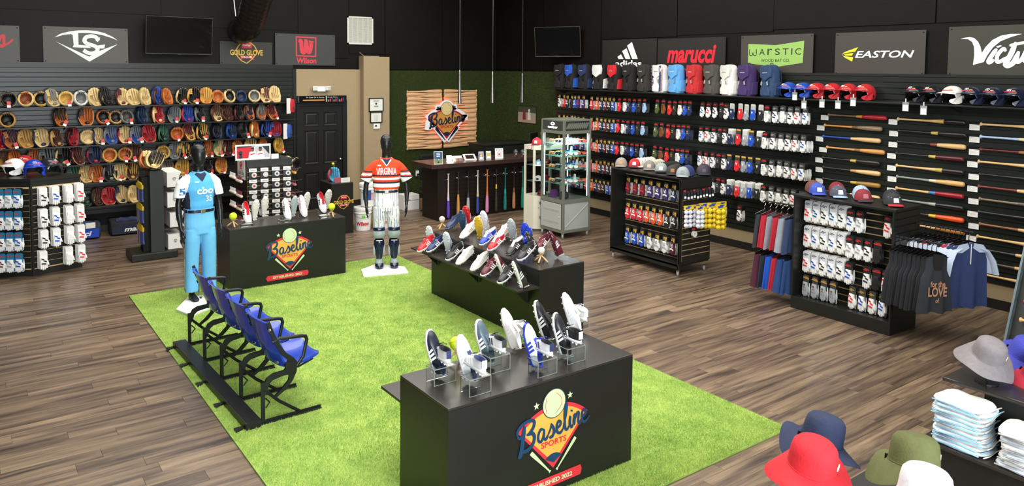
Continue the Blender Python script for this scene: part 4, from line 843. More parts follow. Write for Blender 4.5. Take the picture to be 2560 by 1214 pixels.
def pack_f(design):
    def f():
        t = thing('batting_glove_pack', 'batting glove pack', 'batting gloves')
        m = MB(); r = .018
        m.prism([(-.043, -.24), (.043, -.24), (.043, -r), (.03, 0), (-.03, 0), (-.043, -r)], 0, .004, 0, TR(0, 0, 0, PI/2)); m.box(-.002, .002, -.012, .02, -.012, -.009); obj('backing_card', m, T_SATIN, t)
        m = MB()
        if design == 'ring':
            m.box(.012, .036, -.0055, -.0045, -.075, -.02, 0, Matrix.Rotation(.12, 4, 'Y')); m.tube([(-.012+.013*math.cos(a), -.006, -.045+.016*math.sin(a)) for a in [i*PI/4 for i in range(9)]], .004, 4, cap=False)
        elif design == 'strip': m.box(-.043, .043, -.0055, -.0045, -.045, -.03); m.box(-.02, .03, -.006, -.0054, -.026, -.018)
        elif design == 'tall': m.box(-.04, .04, -.0055, -.0045, -.03, -.005)
        else: m.box(-.03, .01, -.0055, -.0045, -.055, -.045, 0, Matrix.Rotation(.2, 4, 'Y')); m.box(-.02, .03, -.0055, -.0045, -.04, -.03, 0, Matrix.Rotation(.2, 4, 'Y'))
        obj('card_print', m, T_SATIN, t)
        m = MB()
        if design == 'ring': hand_part(m, fi=0, back=0)
        elif design == 'tall': hand_part(m, fi=0, back=0)
        elif design == 'strip': hand_part(m, fi=0, back=0)
        else: hand_part(m, fi=1, back=1)
        obj('glove', m, [T_CLOTH, WHTC], t, (0, -.004, .0), smooth=.7)
        m = MB()
        if design == 'ring':
            m.box(-.024, -.014, -.0005, .0, -.15, -.1, 0, Matrix.Rotation(-.5, 4, 'Y')); stroke(m, [(-.02, -.10), (-.005, -.13), (.012, -.10), (.02, -.14)], .008, 0, 0, TR(0, -.0265, 0, PI/2)); stroke(m, [(-.038, -.182), (0, -.172), (.038, -.188)], .022, 0, 0, TR(0, -.0265, 0, PI/2)); stroke(m, [(-.02, -.125), (0, -.145), (.018, -.14)], .012, 0, 0, TR(0, -.0265, 0, PI/2))
        elif design == 'tall': poly(m, [(-.017, -.115), (.017, -.118), (.002, -.16)], 0, 0, TR(0, -.0265, 0, PI/2))
        elif design == 'strip': m.box(-.012, .012, -.0275, -.0265, -.125, -.105); stroke(m, [(-.02, -.15), (.0, -.14), (.02, -.152)], .007, 0, 0, TR(0, -.0265, 0, PI/2))
        else:
            for x0, z0, x1, z1 in ((-.028, -.10, .0, -.118), (-.005, -.13, .028, -.145), (-.03, -.165, .02, -.175)): stroke(m, [(x0, z0), (x1, z1)], .018, 0, 0, TR(0, -.0265, 0, PI/2), k=1, taper=False)
            for x in (-.029, -.0098, .0098, .029): m.box(x-.0055, x+.0055, -.0225, -.0215, -.235, -.195)
        obj('glove_trim', m, T_CLOTH, t)
        return t
    return Proto(f)
PK = {k: pack_f(k) for k in ('ring', 'strip', 'tall', 'streak')}
CNAME = {'#d8262f': 'red', '#e4572a': 'orange', '#1f2d52': 'navy', '#5b1f2c': 'maroon', '#232323': 'black', '#2150b8': 'royal blue', '#e3e3de': 'white', '#9aa0a4': 'grey', '#3c2a6d': 'purple', '#4f5d33': 'olive', '#7a4a20': 'brown', '#c9a13b': 'gold', '#9cc4e4': 'pale blue', '#1d5aa0': 'blue'}
R_, O_, N_, M_, K_, B_, W_, G_, U_, V_, T_, Y_, L_, D_ = CNAME.keys()
behind = {}
def pack(design, loc, rotz, gcol, trim, card, prnt, label, group, n=3, key='right wall', tilt=0, sc=(1.12, 1, 1)):
    # ring: glove tint = gcol ; others alike
    r = PK[design].place(loc, (0, tilt, rotz), label, group, {'backing_card': card, 'card_print': prnt, 'glove': gcol, 'glove_trim': trim}, sc)
    b = behind.setdefault(key, MB()); M0 = Matrix.Translation(loc) @ Euler((0, 0, rotz)).to_matrix().to_4x4()
    for k in range(1, n+1):
        M = M0 @ TR(random.uniform(-.004, .004), .024*k, random.uniform(-.004, .004))
        b.add([(-.043, 0, -.24), (.043, 0, -.24), (.043, 0, 0), (-.043, 0, 0), (-.043, .003, -.24), (.043, .003, -.24), (.043, .003, 0), (-.043, .003, 0)], [(0, 1, 2, 3), (5, 4, 7, 6), (1, 5, 6, 2), (4, 0, 3, 7), (3, 2, 6, 7)], 0 if card[1] < '7' else 1, M)
        b.add([(-.04, -.003, -.09), (.04, -.003, -.09), (.048, -.003, -.18), (.036, -.003, -.255), (-.036, -.003, -.25), (-.044, -.003, -.17), (-.03, -.017, -.095), (.03, -.017, -.095), (.036, -.017, -.18), (.03, -.013, -.25), (-.03, -.013, -.245), (-.036, -.017, -.17)],
              [(6, 7, 8, 9, 10, 11)]+[((i+1) % 6, i, i+6, (i+1) % 6+6) for i in range(6)], 2 if gcol in (W_, G_) or design in ('ring', 'streak') else 3, M)
    return r
def flush_behind():
    for k, b in behind.items():
        o = obj('batting_glove_stock', b, [BLKM, CARD, WHTC, mat('mixed_glove_cloth', '#3a3c46', .8)]); tag(o, 'batting glove packs hanging behind the front ones on the %s' % k, 'batting gloves', None, 'stuff')
def wy(px, py, X=9.80): return on(px, py, 0, X).y
# right wall rows; x measured along the top row of the photograph
sc3 = lambda v: 1380+v/7.111
sc4 = lambda v: 1700+v/4.856
RINGC = ['#2a2a28', Y_]; STRC = ['#211f1f', '#c22a2c']; TALLC = ['#bfc0ba', '#e3e3de']; STKC = ['#3a3b39', '#8d8f8b']
sec = [(sc3(150), 'ring', W_, K_), (sc3(232), 'ring', R_, W_), (sc3(292), 'ring', K_, W_), (sc3(372), 'ring', K_, N_), (sc3(425), 'ring', B_, W_), (sc3(492), 'ring', U_, R_), (sc3(580), 'ring', U_, W_), (sc3(722), 'ring', R_, W_), (sc3(825), 'ring', O_, W_), (sc3(898), 'ring', N_, W_), (sc3(968), 'ring', M_, W_), (sc3(1042), 'ring', K_, W_), (sc3(1115), 'ring', B_, W_),
       (sc3(1215), 'strip', R_, W_), (sc3(1310), 'strip', W_, G_), (sc3(1392), 'strip', N_, W_), (sc3(1483), 'strip', B_, W_), (sc3(1572), 'strip', K_, G_), (sc3(1665), 'strip', L_, R_), (sc3(1895), 'strip', V_, W_), (sc3(2000), 'strip', T_, K_), (sc3(2110), 'strip', R_, Y_), (sc3(2205), 'strip', K_, Y_), (sc3(2300), 'strip', W_, G_), (sc3(2385), 'strip', B_, Y_), (sc3(2470), 'strip', N_, Y_),
       (sc4(290), 'streak', W_, D_), (sc4(365), 'streak', W_, R_), (sc4(445), 'streak', W_, N_), (sc4(518), 'strip', K_, G_), (sc4(580), 'streak', W_, K_), (sc4(650), 'tall', N_, W_), (sc4(750), 'tall', R_, W_), (sc4(825), 'tall', G_, W_), (sc4(905), 'tall', B_, W_), (sc4(1000), 'tall', K_, W_), (sc4(1090), 'strip', W_, G_), (sc4(1190), 'streak', W_, N_), (sc4(1285), 'streak', W_, W_), (sc4(1375), 'streak', W_, K_), (sc4(1463), 'streak', W_, R_), (sc4(1560), 'streak', W_, B_)]
rown = ['top', 'second', 'third', 'fourth', 'bottom']
for r, (z, xs) in enumerate(((2.315, 0), (1.915, -4), (1.51, -6), (1.11, -5), (.74, 0))):
    k = 0
    for i, (px, ds, g, tr) in enumerate(sec):
        y = wy(px+xs*(0 if i < 13 else .7), 250)
        if r == 4 and not (3 <= i <= 13 or i in (27, 30)): continue
        if r == 1 and i < 0: continue
        st = {'ring': RINGC, 'strip': STRC, 'tall': TALLC, 'streak': STKC if i > 36 else STRC}[ds]; cd, pr = st
        if ds == 'tall' and r in (1, 2): cd, pr = ('#3a3b39', Y_) if i % 2 == 0 or r == 2 else st
        if r == 4: y += .12 if i < 20 else -.3
        gname = CNAME[g]; lab = '%s and %s batting glove pack, %s from left, %s row, right wall' % (gname, CNAME[tr], nth(k), rown[r]); k += 1
        nb = (0 if r == 0 and i > 18 else 3) if i < 36 else (2 if r == 0 else 6)
        pack(ds, (9.78 if i < 36 else 9.74, y, z+random.uniform(-.006, .006)), -PI/2+random.uniform(-.06, .06)-.15, g, tr, cd, pr, lab, 'batting glove packs on the right wall', nb, 'right wall', random.uniform(-.05, .05))
# wheeled rack rows (on its -X side)
RKR = [(U_+'w', [(M_, R_), (M_, R_), (M_, R_), (U_, W_), (U_, W_), (U_, W_), (N_, W_), (N_, W_)]), ('', [(R_, W_), (R_, W_), (R_, W_), (O_, W_), (O_, W_), (O_, W_), (K_, W_), (K_, W_), (K_, W_)]), ('', [(B_, W_), (B_, W_), (B_, W_), (W_, G_), (W_, G_), (W_, G_), (M_, W_), (M_, W_)])]
for r, (q, row) in enumerate(RKR):
    n = len(row)
    for i, (g, tr) in enumerate(row):
        y = 8.02-i*(8.02-6.98)/(n-1); pack('ring', (8.18-.155, y, (1.235, .86, .49)[r]+random.uniform(-.006, .006)), -PI/2-.12+random.uniform(-.05, .05), g, tr, RINGC[0], RINGC[1], '%s batting glove pack, %s from left, %s row of the wheeled rack' % (CNAME[g], nth(i), ['top', 'middle', 'bottom'][r]), 'batting glove packs on the wheeled rack', 3, 'wheeled rack')
for i in range(7): pack('ring', (8.18+.28, 8.1-i*.15, .36), PI/2, W_ if i % 2 else R_, G_, RINGC[0], RINGC[1], 'batting glove pack hung on the far side, wheeled rack, %s from its left end' % nth(i), 'batting glove packs on the far side of the wheeled rack', 0, 'wheeled rack')
# gondola rows
for r, row in enumerate([[('s', R_), ('s', D_), ('s', K_), ('s', D_), ('s', K_), ('t', B_), ('t', G_), None, None, ('t', R_)], [('s', R_), ('s', B_), ('s', K_), ('s', D_), ('s', K_), ('t', G_), ('t', G_), ('t', K_), ('k', K_), None], [('s', R_), ('s', B_), ('s', K_), ('s', D_), ('s', K_), ('t', B_), None, ('t', N_), ('k', K_), ('t', R_)]]):
    for i, q in enumerate(row):
        if not q: continue
        y = 5.13-i*.107; z = (1.29, .985, .68)[r]-(.0 if q[0] == 's' else .02)
        ds = {'s': 'streak', 't': 'streak', 'k': 'strip'}[q[0]]; cd, pr = ('#c9ccd0', '#5b5f66') if q[0] == 's' else STRC
        pack(ds, (8.26-.13, y, z), -PI/2-.1+random.uniform(-.05, .05), W_ if q[0] != 'k' else K_, q[1], cd, pr, '%s and %s batting glove pack, %s hook of the %s gondola row' % ('white' if q[0] != 'k' else 'black', CNAME[q[1]], nth(i), ['top', 'middle', 'lower'][r]), 'batting glove packs on the gondola', 4 if q[0] == 's' else 2, 'gondola')
for i, (g, tr) in enumerate([(G_, T_), ('#b98d55', G_), (G_, '#b98d55'), (G_, '#b98d55'), None, (W_, R_), (W_, B_), (R_, W_), (W_, B_)] if 0 else []): pass
for i in range(8):
    g = G_ if i < 4 else W_; tr = T_ if i < 4 else (B_ if i % 2 else R_); y = 5.10-i*.115-(.12 if i > 3 else 0)
    pack('strip' if i < 4 else 'streak', (8.26-.17, y, .405), -PI/2-.3, g, tr, '#3a3b39', '#b58a3a', '%s batting glove pack, %s along the gondola base' % ('grey and tan' if i < 4 else 'white and red', nth(i)), 'batting glove packs along the gondola base', 1, 'gondola')
# corner rack rows
for r in range(4):
    z = (1.20, .91, .63, .35)[r]
    nR = [4, 4, 4, 3][r]
    for i in range(nR):
        g = [K_, B_, W_, R_][i] if r < 3 else [K_, W_, R_][i]; p = C0+uR*((.10, .25, .42, .56)[i] if r < 3 else (.08, .40, .56)[i])+Vector((uR.y, -uR.x, 0))*.14
        pack('streak', (p.x, p.y, z), aR, W_, g, '#dcdcd8', '#dcdcd8', 'white and %s glove pack, %s from left, %s row, corner rack right side' % (CNAME[g], nth(i), ['top', 'second', 'third', 'bottom'][r]), 'batting glove packs on the corner rack right side', 4, 'corner rack')
    for i in range(8):
        p = C0+uL*(.10+i*.105)+Vector((-uL.y, uL.x, 0))*.14; g = [B_, G_, M_][i % 3]
        pack('streak', (p.x, p.y, z), math.atan2(-uL.y, -uL.x), W_, g, '#1c6f94', '#b8323c', 'blue card glove pack, %s from right, %s row, corner rack left side' % (nth(i), ['top', 'second', 'third', 'bottom'][r]), 'batting glove packs on the corner rack left side', 2, 'corner rack')
flush_behind()
# ---- bats
BP = [(0, .004), (0, .02), (.006, .025), (.014, .024), (.022, .015), (.035, .0125), (.2, .0122), (.33, .0135), (.45, .019), (.55, .0265), (.64, .0315), (.72, .033), (.79, .033), (.815, .031), (.83, .024), (.836, .010), (.836, .001)]
def rad(x):
    for (a, ra), (b, rb) in zip(BP[1:], BP[2:]):
        if a <= x <= b: return ra+(rb-ra)*(x-a)/max(1e-6, b-a)
    return .02
AXX = Matrix(((0, 0, 1, 0), (0, 1, 0, 0), (-1, 0, 0, 0), (0, 0, 0, 1)))
def bat_f(split=.42):
    def f():
        t = thing('baseball_bat', 'baseball bat', 'bat'); A = [(r, x) for x, r in BP if x < split]+[(rad(split), split)]; B = [(rad(split), split)]+[(r, x) for x, r in BP if x > split]
        m = MB(); m.lathe(A, 14, 0, AXX); obj('handle', m, T_WOOD, t, smooth=.8); m = MB(); m.lathe(B, 14, 0, AXX); obj('barrel', m, T_WOOD, t, smooth=.8)
        m = MB(); m.lathe([(rad(x)+.0006, x) for x in (split-.0, split+.03, split+.06, split+.085)], 14, 0, AXX, (False, False)); obj('label_band', m, T_WOOD, t, smooth=.8)
        m = MB(); m.lathe([(.012, -.0008), (.001, -.0009)], 10, 0, AXX, (False, False)); obj('knob_end', m, T_WOOD, t)
        return t
    return Proto(f)
BAT = {s: bat_f(s) for s in (.42, .50, .30)}
NAT, DKB = '#d3ac76', '#1b1717'
Z5 = lambda x, y: (2030+x/4.047, 260+y/4.047)
cols3 = [
 [(Z5(165, 108), '#6a5140', '#a31d28', '#b98a35'), (Z5(125, 213), '#c0843c', '#877058', '#6b5233'), (Z5(112, 325), '#1d3f9a', NAT, NAT), (Z5(148, 435), '#c2894a', '#c2894a', '#8a5f30'), (Z5(108, 540), DKB, DKB, '#b99a3c'), (Z5(110, 638), DKB, NAT, '#b5854e'), (Z5(110, 752), DKB, '#96702c', '#b99a3c'), ((2056, 475), DKB, NAT, NAT), ((2056, 503), '#c2894a', DKB, NAT), ((2056, 532), DKB, '#5a1f1f', NAT)],
 [(Z5(865, 150), NAT, DKB, '#c0a35a'), (Z5(872, 268), DKB, DKB, '#b5a04c'), (Z5(865, 380), DKB, NAT, '#7a3a2a'), (Z5(850, 496), DKB, '#4d161c', '#b5a04c'), (Z5(850, 620), NAT, DKB, '#b5a04c'), (Z5(855, 732), '#7d837e', '#cfa265', '#c9bf9f'), (Z5(848, 848), '#cfa265', '#8d1420', '#3f6aa5'), (Z5(850, 958), '#7d837e', '#15151a', '#9a9a94'), ((2240, 525), DKB, '#d8501d', '#c9a92f'), ((2240, 553), NAT, '#a5682a', '#a5682a'), ((2240, 585), DKB, '#8a6a45', NAT), ((2240, 615), NAT, DKB, NAT), ((2240, 645), DKB, '#5a1f1f', NAT)],
 [(Z5(1702, 203), NAT, NAT, NAT), (Z5(1700, 328), '#a6c0dc', '#8b1030', '#d9cf9a'), (Z5(1697, 455), '#5c1a20', '#5c1a20', '#8a5a3a'), (Z5(1680, 580), NAT, DKB, DKB), (Z5(1693, 707), DKB, NAT, DKB), (Z5(1680, 830), '#702a24', '#c09a6a', NAT), (Z5(1690, 957), '#7d6f5c', '#7d6f5c', '#5a5048'), (Z5(1682, 1087), '#24282a', '#c9b23f', DKB), ((2448, 559), '#8f5a38', NAT, NAT), ((2442, 590), NAT, NAT, NAT), ((2442, 620), '#2c2c2e', '#4a3a2c', NAT), ((2440, 651), '#594636', '#594636', NAT), ((2437, 681), NAT, NAT, NAT)]]
BCN = {NAT: 'natural', DKB: 'black'}
def cname(h):
    if h in BCN: return BCN[h]
    r, g, b = [int(h[i:i+2], 16) for i in (1, 3, 5)]
    if max(r, g, b) < 60: return 'black'
    if max(r, g, b)-min(r, g, b) < 22: return 'grey'
    if b > r: return 'blue' if b < 180 or r < 100 else 'pale blue'
    if r > 1.9*g: return 'dark red' if r < 170 else 'orange red'
    return 'brown' if r < 160 else 'tan'
PCARD = None
for k, colm in enumerate(cols3):
    for i, ((px, py), h, b, l) in enumerate(colm):
        P = on(px, py, 0, 9.92); sp = .50 if h == NAT else .42
        BAT[sp].place((9.92, P.y, P.z), (0, 0, -PI/2), '%s handled %s bat, %s from top in the %s wall bat column' % (cname(h), cname(b), nth(i), ['left', 'middle', 'right'][k]), 'bats hung level on the right wall', {'handle': h, 'barrel': b, 'label_band': l, 'knob_end': h})
        t = thing('price_card', 'white price card left of the %s bat in the %s bat column' % (nth(i), ['left', 'middle', 'right'][k]), 'price card', (9.955, P.y+.075, P.z-.045), RR, 'price cards beside the wall bats')
        if PCARD is None:
            m = MB(); m.box(-.058, .058, -.035, .035, 0, .003); a_ = m.mesh('card', CARD); m = MB(); [m.box(-.05, .05-.02*(j % 2), .02-j*.013, .0225-j*.013, .003, .0036) for j in range(4)]; b_ = m.mesh('print', mat('print#8e9a96', '#8e9a96', .6)); m = MB(); m.box(-.06, .06, .035, .045, -.002, .006); c_ = m.mesh('holder', BLKM); PCARD = (a_, b_, c_)
            m = MB(); m.tube([(.05, 0, 0), (-.05, 0, 0), (-.06, 0, .02)], .004, 5); PH = m.mesh('peg', CHROME)
        obj('card', PCARD[0], None, t); obj('print', PCARD[1], None, t); obj('holder', PCARD[2], None, t)
cb = [(665, 515, '#d6cdc0', '#5a3fa8', '#cfc4e6'), (803, 495, '#3a2a26', '#c68a45', '#c68a45'), (940, 480, '#16181c', '#aab0b2', '#333'), (1072, 468, '#d5d2cc', '#29468c', '#c9b98a'), (1203, 458, '#d8782c', '#d88ab8', '#d8782c'), (1328, 450, '#2a2418', '#2b2c22', '#d8c822'), (1452, 435, '#12706c', '#168079', '#2aa297'), (1573, 420, '#2c2320', '#b98a5c', '#7a5a3a'), (1692, 415, '#1b7f6e', '#1f9078', '#2a9f87')]
for i, (x, y, h, b, l) in enumerate(cb):
    l = l if len(l) == 7 else '#333333'; P = on(1000+x/5.52, 340+y/5.52, 1, 11.93)
    r = BAT[.42 if i != 5 else .30].place((P.x, 11.925, P.z), (0, PI/2, 0), '%s and %s bat, %s from left on the front of the checkout counter' % (cname(h), {'#5a3fa8': 'purple', '#d88ab8': 'pink', '#168079': 'teal', '#1f9078': 'green'}.get(b, cname(b)), nth(i)), 'bats hung upright on the checkout counter', {'handle': h, 'barrel': b, 'label_band': l, 'knob_end': '#5360b0'})
    t = thing('bat_holder', 'small clear peg holder gripping the %s counter bat' % nth(i), 'holder', (P.x, 11.96, P.z-.12), 0, 'bat holders on the counter'); m = MB(); [m.tube([(s*.03, .02, 0), (s*.03, -.05, 0), (s*.02, -.06, .004)], .006, 6) for s in (-1, 1)]; m.box(-.035, .035, .012, .022, -.012, .012); obj('prongs', m, CHROME, t)
# bat wall art
WA = thing('bat_wall_art', 'square wall panel of natural bats stacked sideways behind the lit shop emblem', 'wall art', (8.545, YB-.075, 1.70))
m = MB(); m.lathe([(r, x) for x, r in BP], 12, 0, AXX); BM = m.mesh('wood_bat', mat('raw_ash', '#cfa57a', .5, noise=.12, nscale=9, stretch=(1, 8, 8)), smooth=.8)
for k in (0, 1):
    for i in range(25):
        rv = (i+k) % 2; x = (-.895 if k == 0 else .02)+rg.uniform(-.012, .012); z = .61-i*.0508
        obj('wood_bat', BM, None, WA, (x if not rv else x+.86, 0, z+rg.uniform(-.004, .004)), (0, rg.uniform(-.012, .012)+(.0 if not rv else PI), 0), scale=(1.03, 1.1, 1.28))
LG = thing('shop_emblem_sign', 'lit shop emblem sign with red glow over the stacked bats', 'sign', (8.60, YB-.15, 1.27))
m = MB(); emblem(m, 0, .00158, False, True, .001); em = m; EMW = [mat('emblem_wred', '#a81e2a', .5), mat('emblem_wgold', '#c58a3c', .5), mat('emblem_wnavy', '#14243c', .5), mat('emblem_wcream', '#d8c489', .5), mat('emblem_wdark', '#2a2a2a', .5), mat('emblem_white', '#e8e8ec', .4)]
obj('emblem_face', m, EMW, LG, (0, 0, 0), RB)
m = MB(); m.tube([(.0, .035, -.02), (-.42, .035, .36), (-.5, .035, .42), (-.3, .035, .58), (-.17, .035, .68), (0, .035, .86), (.17, .035, .68), (.3, .035, .58), (.5, .035, .42), (.42, .035, .36), (0, .035, -.02)], .008, 6); obj('neon_tube', m, mat('red_neon', '#ff2a1a', .5, emit=16), LG)
# ================================================================== HEADWEAR
def shell(prof, n=28, low=None, sy=1.15):
    """dome of rings; low(phi) gives the lower edge height, phi 0 = front (-Y)"""
    R = []
    for k, (t) in enumerate(prof):
        r = []
        for j in range(n):
            ph = 2*PI*j/n-PI/2; zl = low(ph+PI/2); zt = t['z']; z = zt if zt > zl else zl; rr = t['r']
            if zt < zl: rr = t['rz'](zl)
            r.append((rr*math.cos(ph), rr*sy*math.sin(ph), z))
        R.append(r)
    return R
def dome_r(z, h, r0, p=2.2): return r0*max(0., 1-(max(0, z)/h)**p)**(1/p)
def helmet_f():
    t = thing('batting_helmet', 'batting helmet', 'helmet'); h, r0 = .205, .112
    def low(a):
        a = (a+PI) % (2*PI)-PI; b = abs(a)
        return .135 if b < .85 else .135-(b-.85)/.35*.115 if b < 1.2 else .02 if b < 1.95 else .02+(b-1.95)/.5*.03 if b < 2.45 else .05
    def rr(z, k=1): return (dome_r(z-.07, h-.07, r0) if z > .07 else r0*(1-.10*(.07-z)/.07))*k
    zs = [.204, .2, .19, .175, .155, .13, .105, .08, .06, .04, .02]
    R = shell([{'z': z, 'r': rr(z), 'rz': rr} for z in zs], 30, low); Ri = shell([{'z': z-.008, 'r': rr(z)*.88, 'rz': lambda q: rr(q)*.88} for z in zs[::-1]], 30, low)
    m = MB(); m.loft(R+Ri[:1], 0, cap=(True, False)); obj('shell', m, T_GLOSS, t, smooth=.9); m = MB(); m.loft(Ri, 0, cap=(False, True)); obj('inner_padding', m, BLKM, t, smooth=.9)
    m = MB(); P = []; n = 14
    for k, (e, dz) in enumerate(((0, .004), (.025, .0), (.042, -.007), (.042, -.011), (.02, -.004), (-.004, 0))):
        P.append([((r0+e*math.cos(a*1.0)**1)*math.sin(a), -(r0*1.14+e*1.15)*math.cos(a), .137+dz-.012*abs(a)) for a in [-1.0+2.0*i/n for i in range(n+1)]])
    m.loft(P, closed=False, cap=(False, False)); obj('brim', m, T_GLOSS, t, smooth=.9)
    m = MB(); P = []
    for e in (0, .010):
        P.append([((r0+.006+e)*math.sin(a), -(r0+.006+e)*1.12*math.cos(a), z) for a, z in ((1.45, .10), (1.2, .09), (.95, .075), (.62, .062), (.5, .05), (.52, .03), (.7, .015), (1.0, .01), (1.3, .015), (1.5, .03))])
    m.loft(P[::-1], cap=(True, True)); obj('jaw_guard', m, T_GLOSS, t)
    m = MB()
    def sp(a, z, e=.004): k = rr(z)+e; return (k*math.sin(a), -k*1.15*math.cos(a), z)
    for a in range(9): pass
    m.loft([[sp(a, .153) for a in [-.75+.15*i for i in range(11)]], [sp(a, .160) for a in [-.75+.15*i for i in range(11)]]], 1, closed=False, cap=(False, False))
    for cx in (-.16, .08):
        m.tube([sp(cx+.13*math.cos(q), .175+.009*math.sin(q), .005) for q in [i*PI/5 for i in range(11)]], .0028, 4, 0, cap=False)
    m.loft([[sp(a, .164, .0045) for a in (.32, .5, .68)], [sp(a, .172, .0045) for a in (.32, .5, .62)]], 2, closed=False, cap=(False, False)); obj('front_decal', m, [WPRINT, mat('decal_red', '#c33c4c', .4), mat('decal_gold', '#c9a83c', .4)], t)
    for s in (-1, 1): m = MB(); m.lathe([(.018, 0), (.018, .004), (.014, .005), (.010, .001)], 12, 0, TR(s*.111, .01, .055, 0, s*PI/2)); obj('ear_hole', m, BLKM, t)
    return t
HELM = Proto(helmet_f)
def cap_f():
    t = thing('baseball_hat', 'baseball cap', 'cap'); h, r0 = .115, .088; low = lambda a: 0
    rr = lambda z: dome_r(z, h+.001, r0, 2.3); zs = [.1149, .112, .104, .09, .07, .05, .03, .012, 0]
    m = MB(); R = shell([{'z': z, 'r': rr(z), 'rz': rr} for z in zs], 24, low, 1.1)
    m.loft(R, cap=(True, False)); k = len(m.f); m.loft([[(x*.96, y*.96, z-.002) for x, y, z in r] for r in R[::-1]], cap=(False, True)); obj('crown', m, T_CLOTH, t, smooth=.9)
    m = MB(); n = 12
    P = [[((.086+e*.12)*math.sin(a), -(.095+e)*math.cos(a)*1.0-.0, .006+dz+.012*math.cos(a*1.4)-.006) for a in [-.95+1.9*i/n for i in range(n+1)]] for e, dz in ((-.004, .004), (.035, .002), (.068, -.006), (.068, -.009), (.035, -.001), (-.004, .0))]
    m.loft(P, closed=False, cap=(False, False)); obj('visor', m, T_CLOTH, t, smooth=.9)
    m = MB(); k = .004; m.loft([[((rr(z)+k)*math.sin(a), -(rr(z)+k)*1.1*math.cos(a), z) for a in (-.3, -.15, 0, .15, .3)] for z in (.03, .05, .075)], closed=False, cap=(False, False)); obj('front_patch', m, T_CLOTH, t, smooth=True)
    m = MB(); m.ball(0, 0, .116, .007, n=8, k=4); obj('top_button', m, T_CLOTH, t)
    m = MB(); [m.box(rr(.08)*math.sin(a)-.002, rr(.08)*math.sin(a)+.002, -(rr(.08)+.002)*1.1*math.cos(a)-.002, -(rr(.08)+.002)*1.1*math.cos(a)+.002, .078, .082) for a in (-1.1, -.6, .6, 1.1)]; obj('eyelets', m, T_CLOTH, t)
    return t
CAP = Proto(cap_f)
def bucket_f(ph0=0., amp=.042):
    def f():
        t = thing('bucket_hat', 'wide brimmed bucket hat', 'hat'); n = 48
        def rg_(r, z, w=0, e=1.12): return [(r*math.cos(a)*(1+w*.25*math.cos(2*a+ph0)), r*e*math.sin(a), z+amp*w*math.cos(2*a+ph0)+.006*w*math.sin(5*a+ph0)) for a in [2*PI*i/n for i in range(n)]]
        m = MB(); m.loft([rg_(.01, .128), rg_(.045, .126), rg_(.07, .117), rg_(.083, .10), rg_(.088, .07), rg_(.091, .03), rg_(.093, .0)], cap=(True, False)); obj('crown', m, T_CLOTH, t, smooth=.9)
        m = MB(); m.loft([rg_(.093, .001), rg_(.108, -.010, .15), rg_(.138, -.030, .55), rg_(.17, -.055, 1), rg_(.172, -.059, 1), rg_(.136, -.036, .55), rg_(.094, -.006, 0)], cap=(False, False)); obj('brim', m, T_CLOTH, t, smooth=.9)
        m = MB(); m.tube([(.093*math.cos(a), .093*1.12*math.sin(a), .004) for a in [2*PI*i/24 for i in range(25)]], .003, 5, cap=False); obj('hat_band', m, T_CLOTH, t)
        m = MB(); m.box(-.012, .012, -.106, -.102, .035, .058); obj('side_label', m, CARD, t)
        m = MB(); m.box(-.006, .006, -.011, .0, -.02, .012); m.tube([(0, -.005, -.02), (.004, -.007, -.05)], .002, 5); obj('cord_toggle', m, BLKM, t, (.05, .09, .0), (0, 0, 2.6))
        return t
    return Proto(f)
BUCKET = bucket_f()
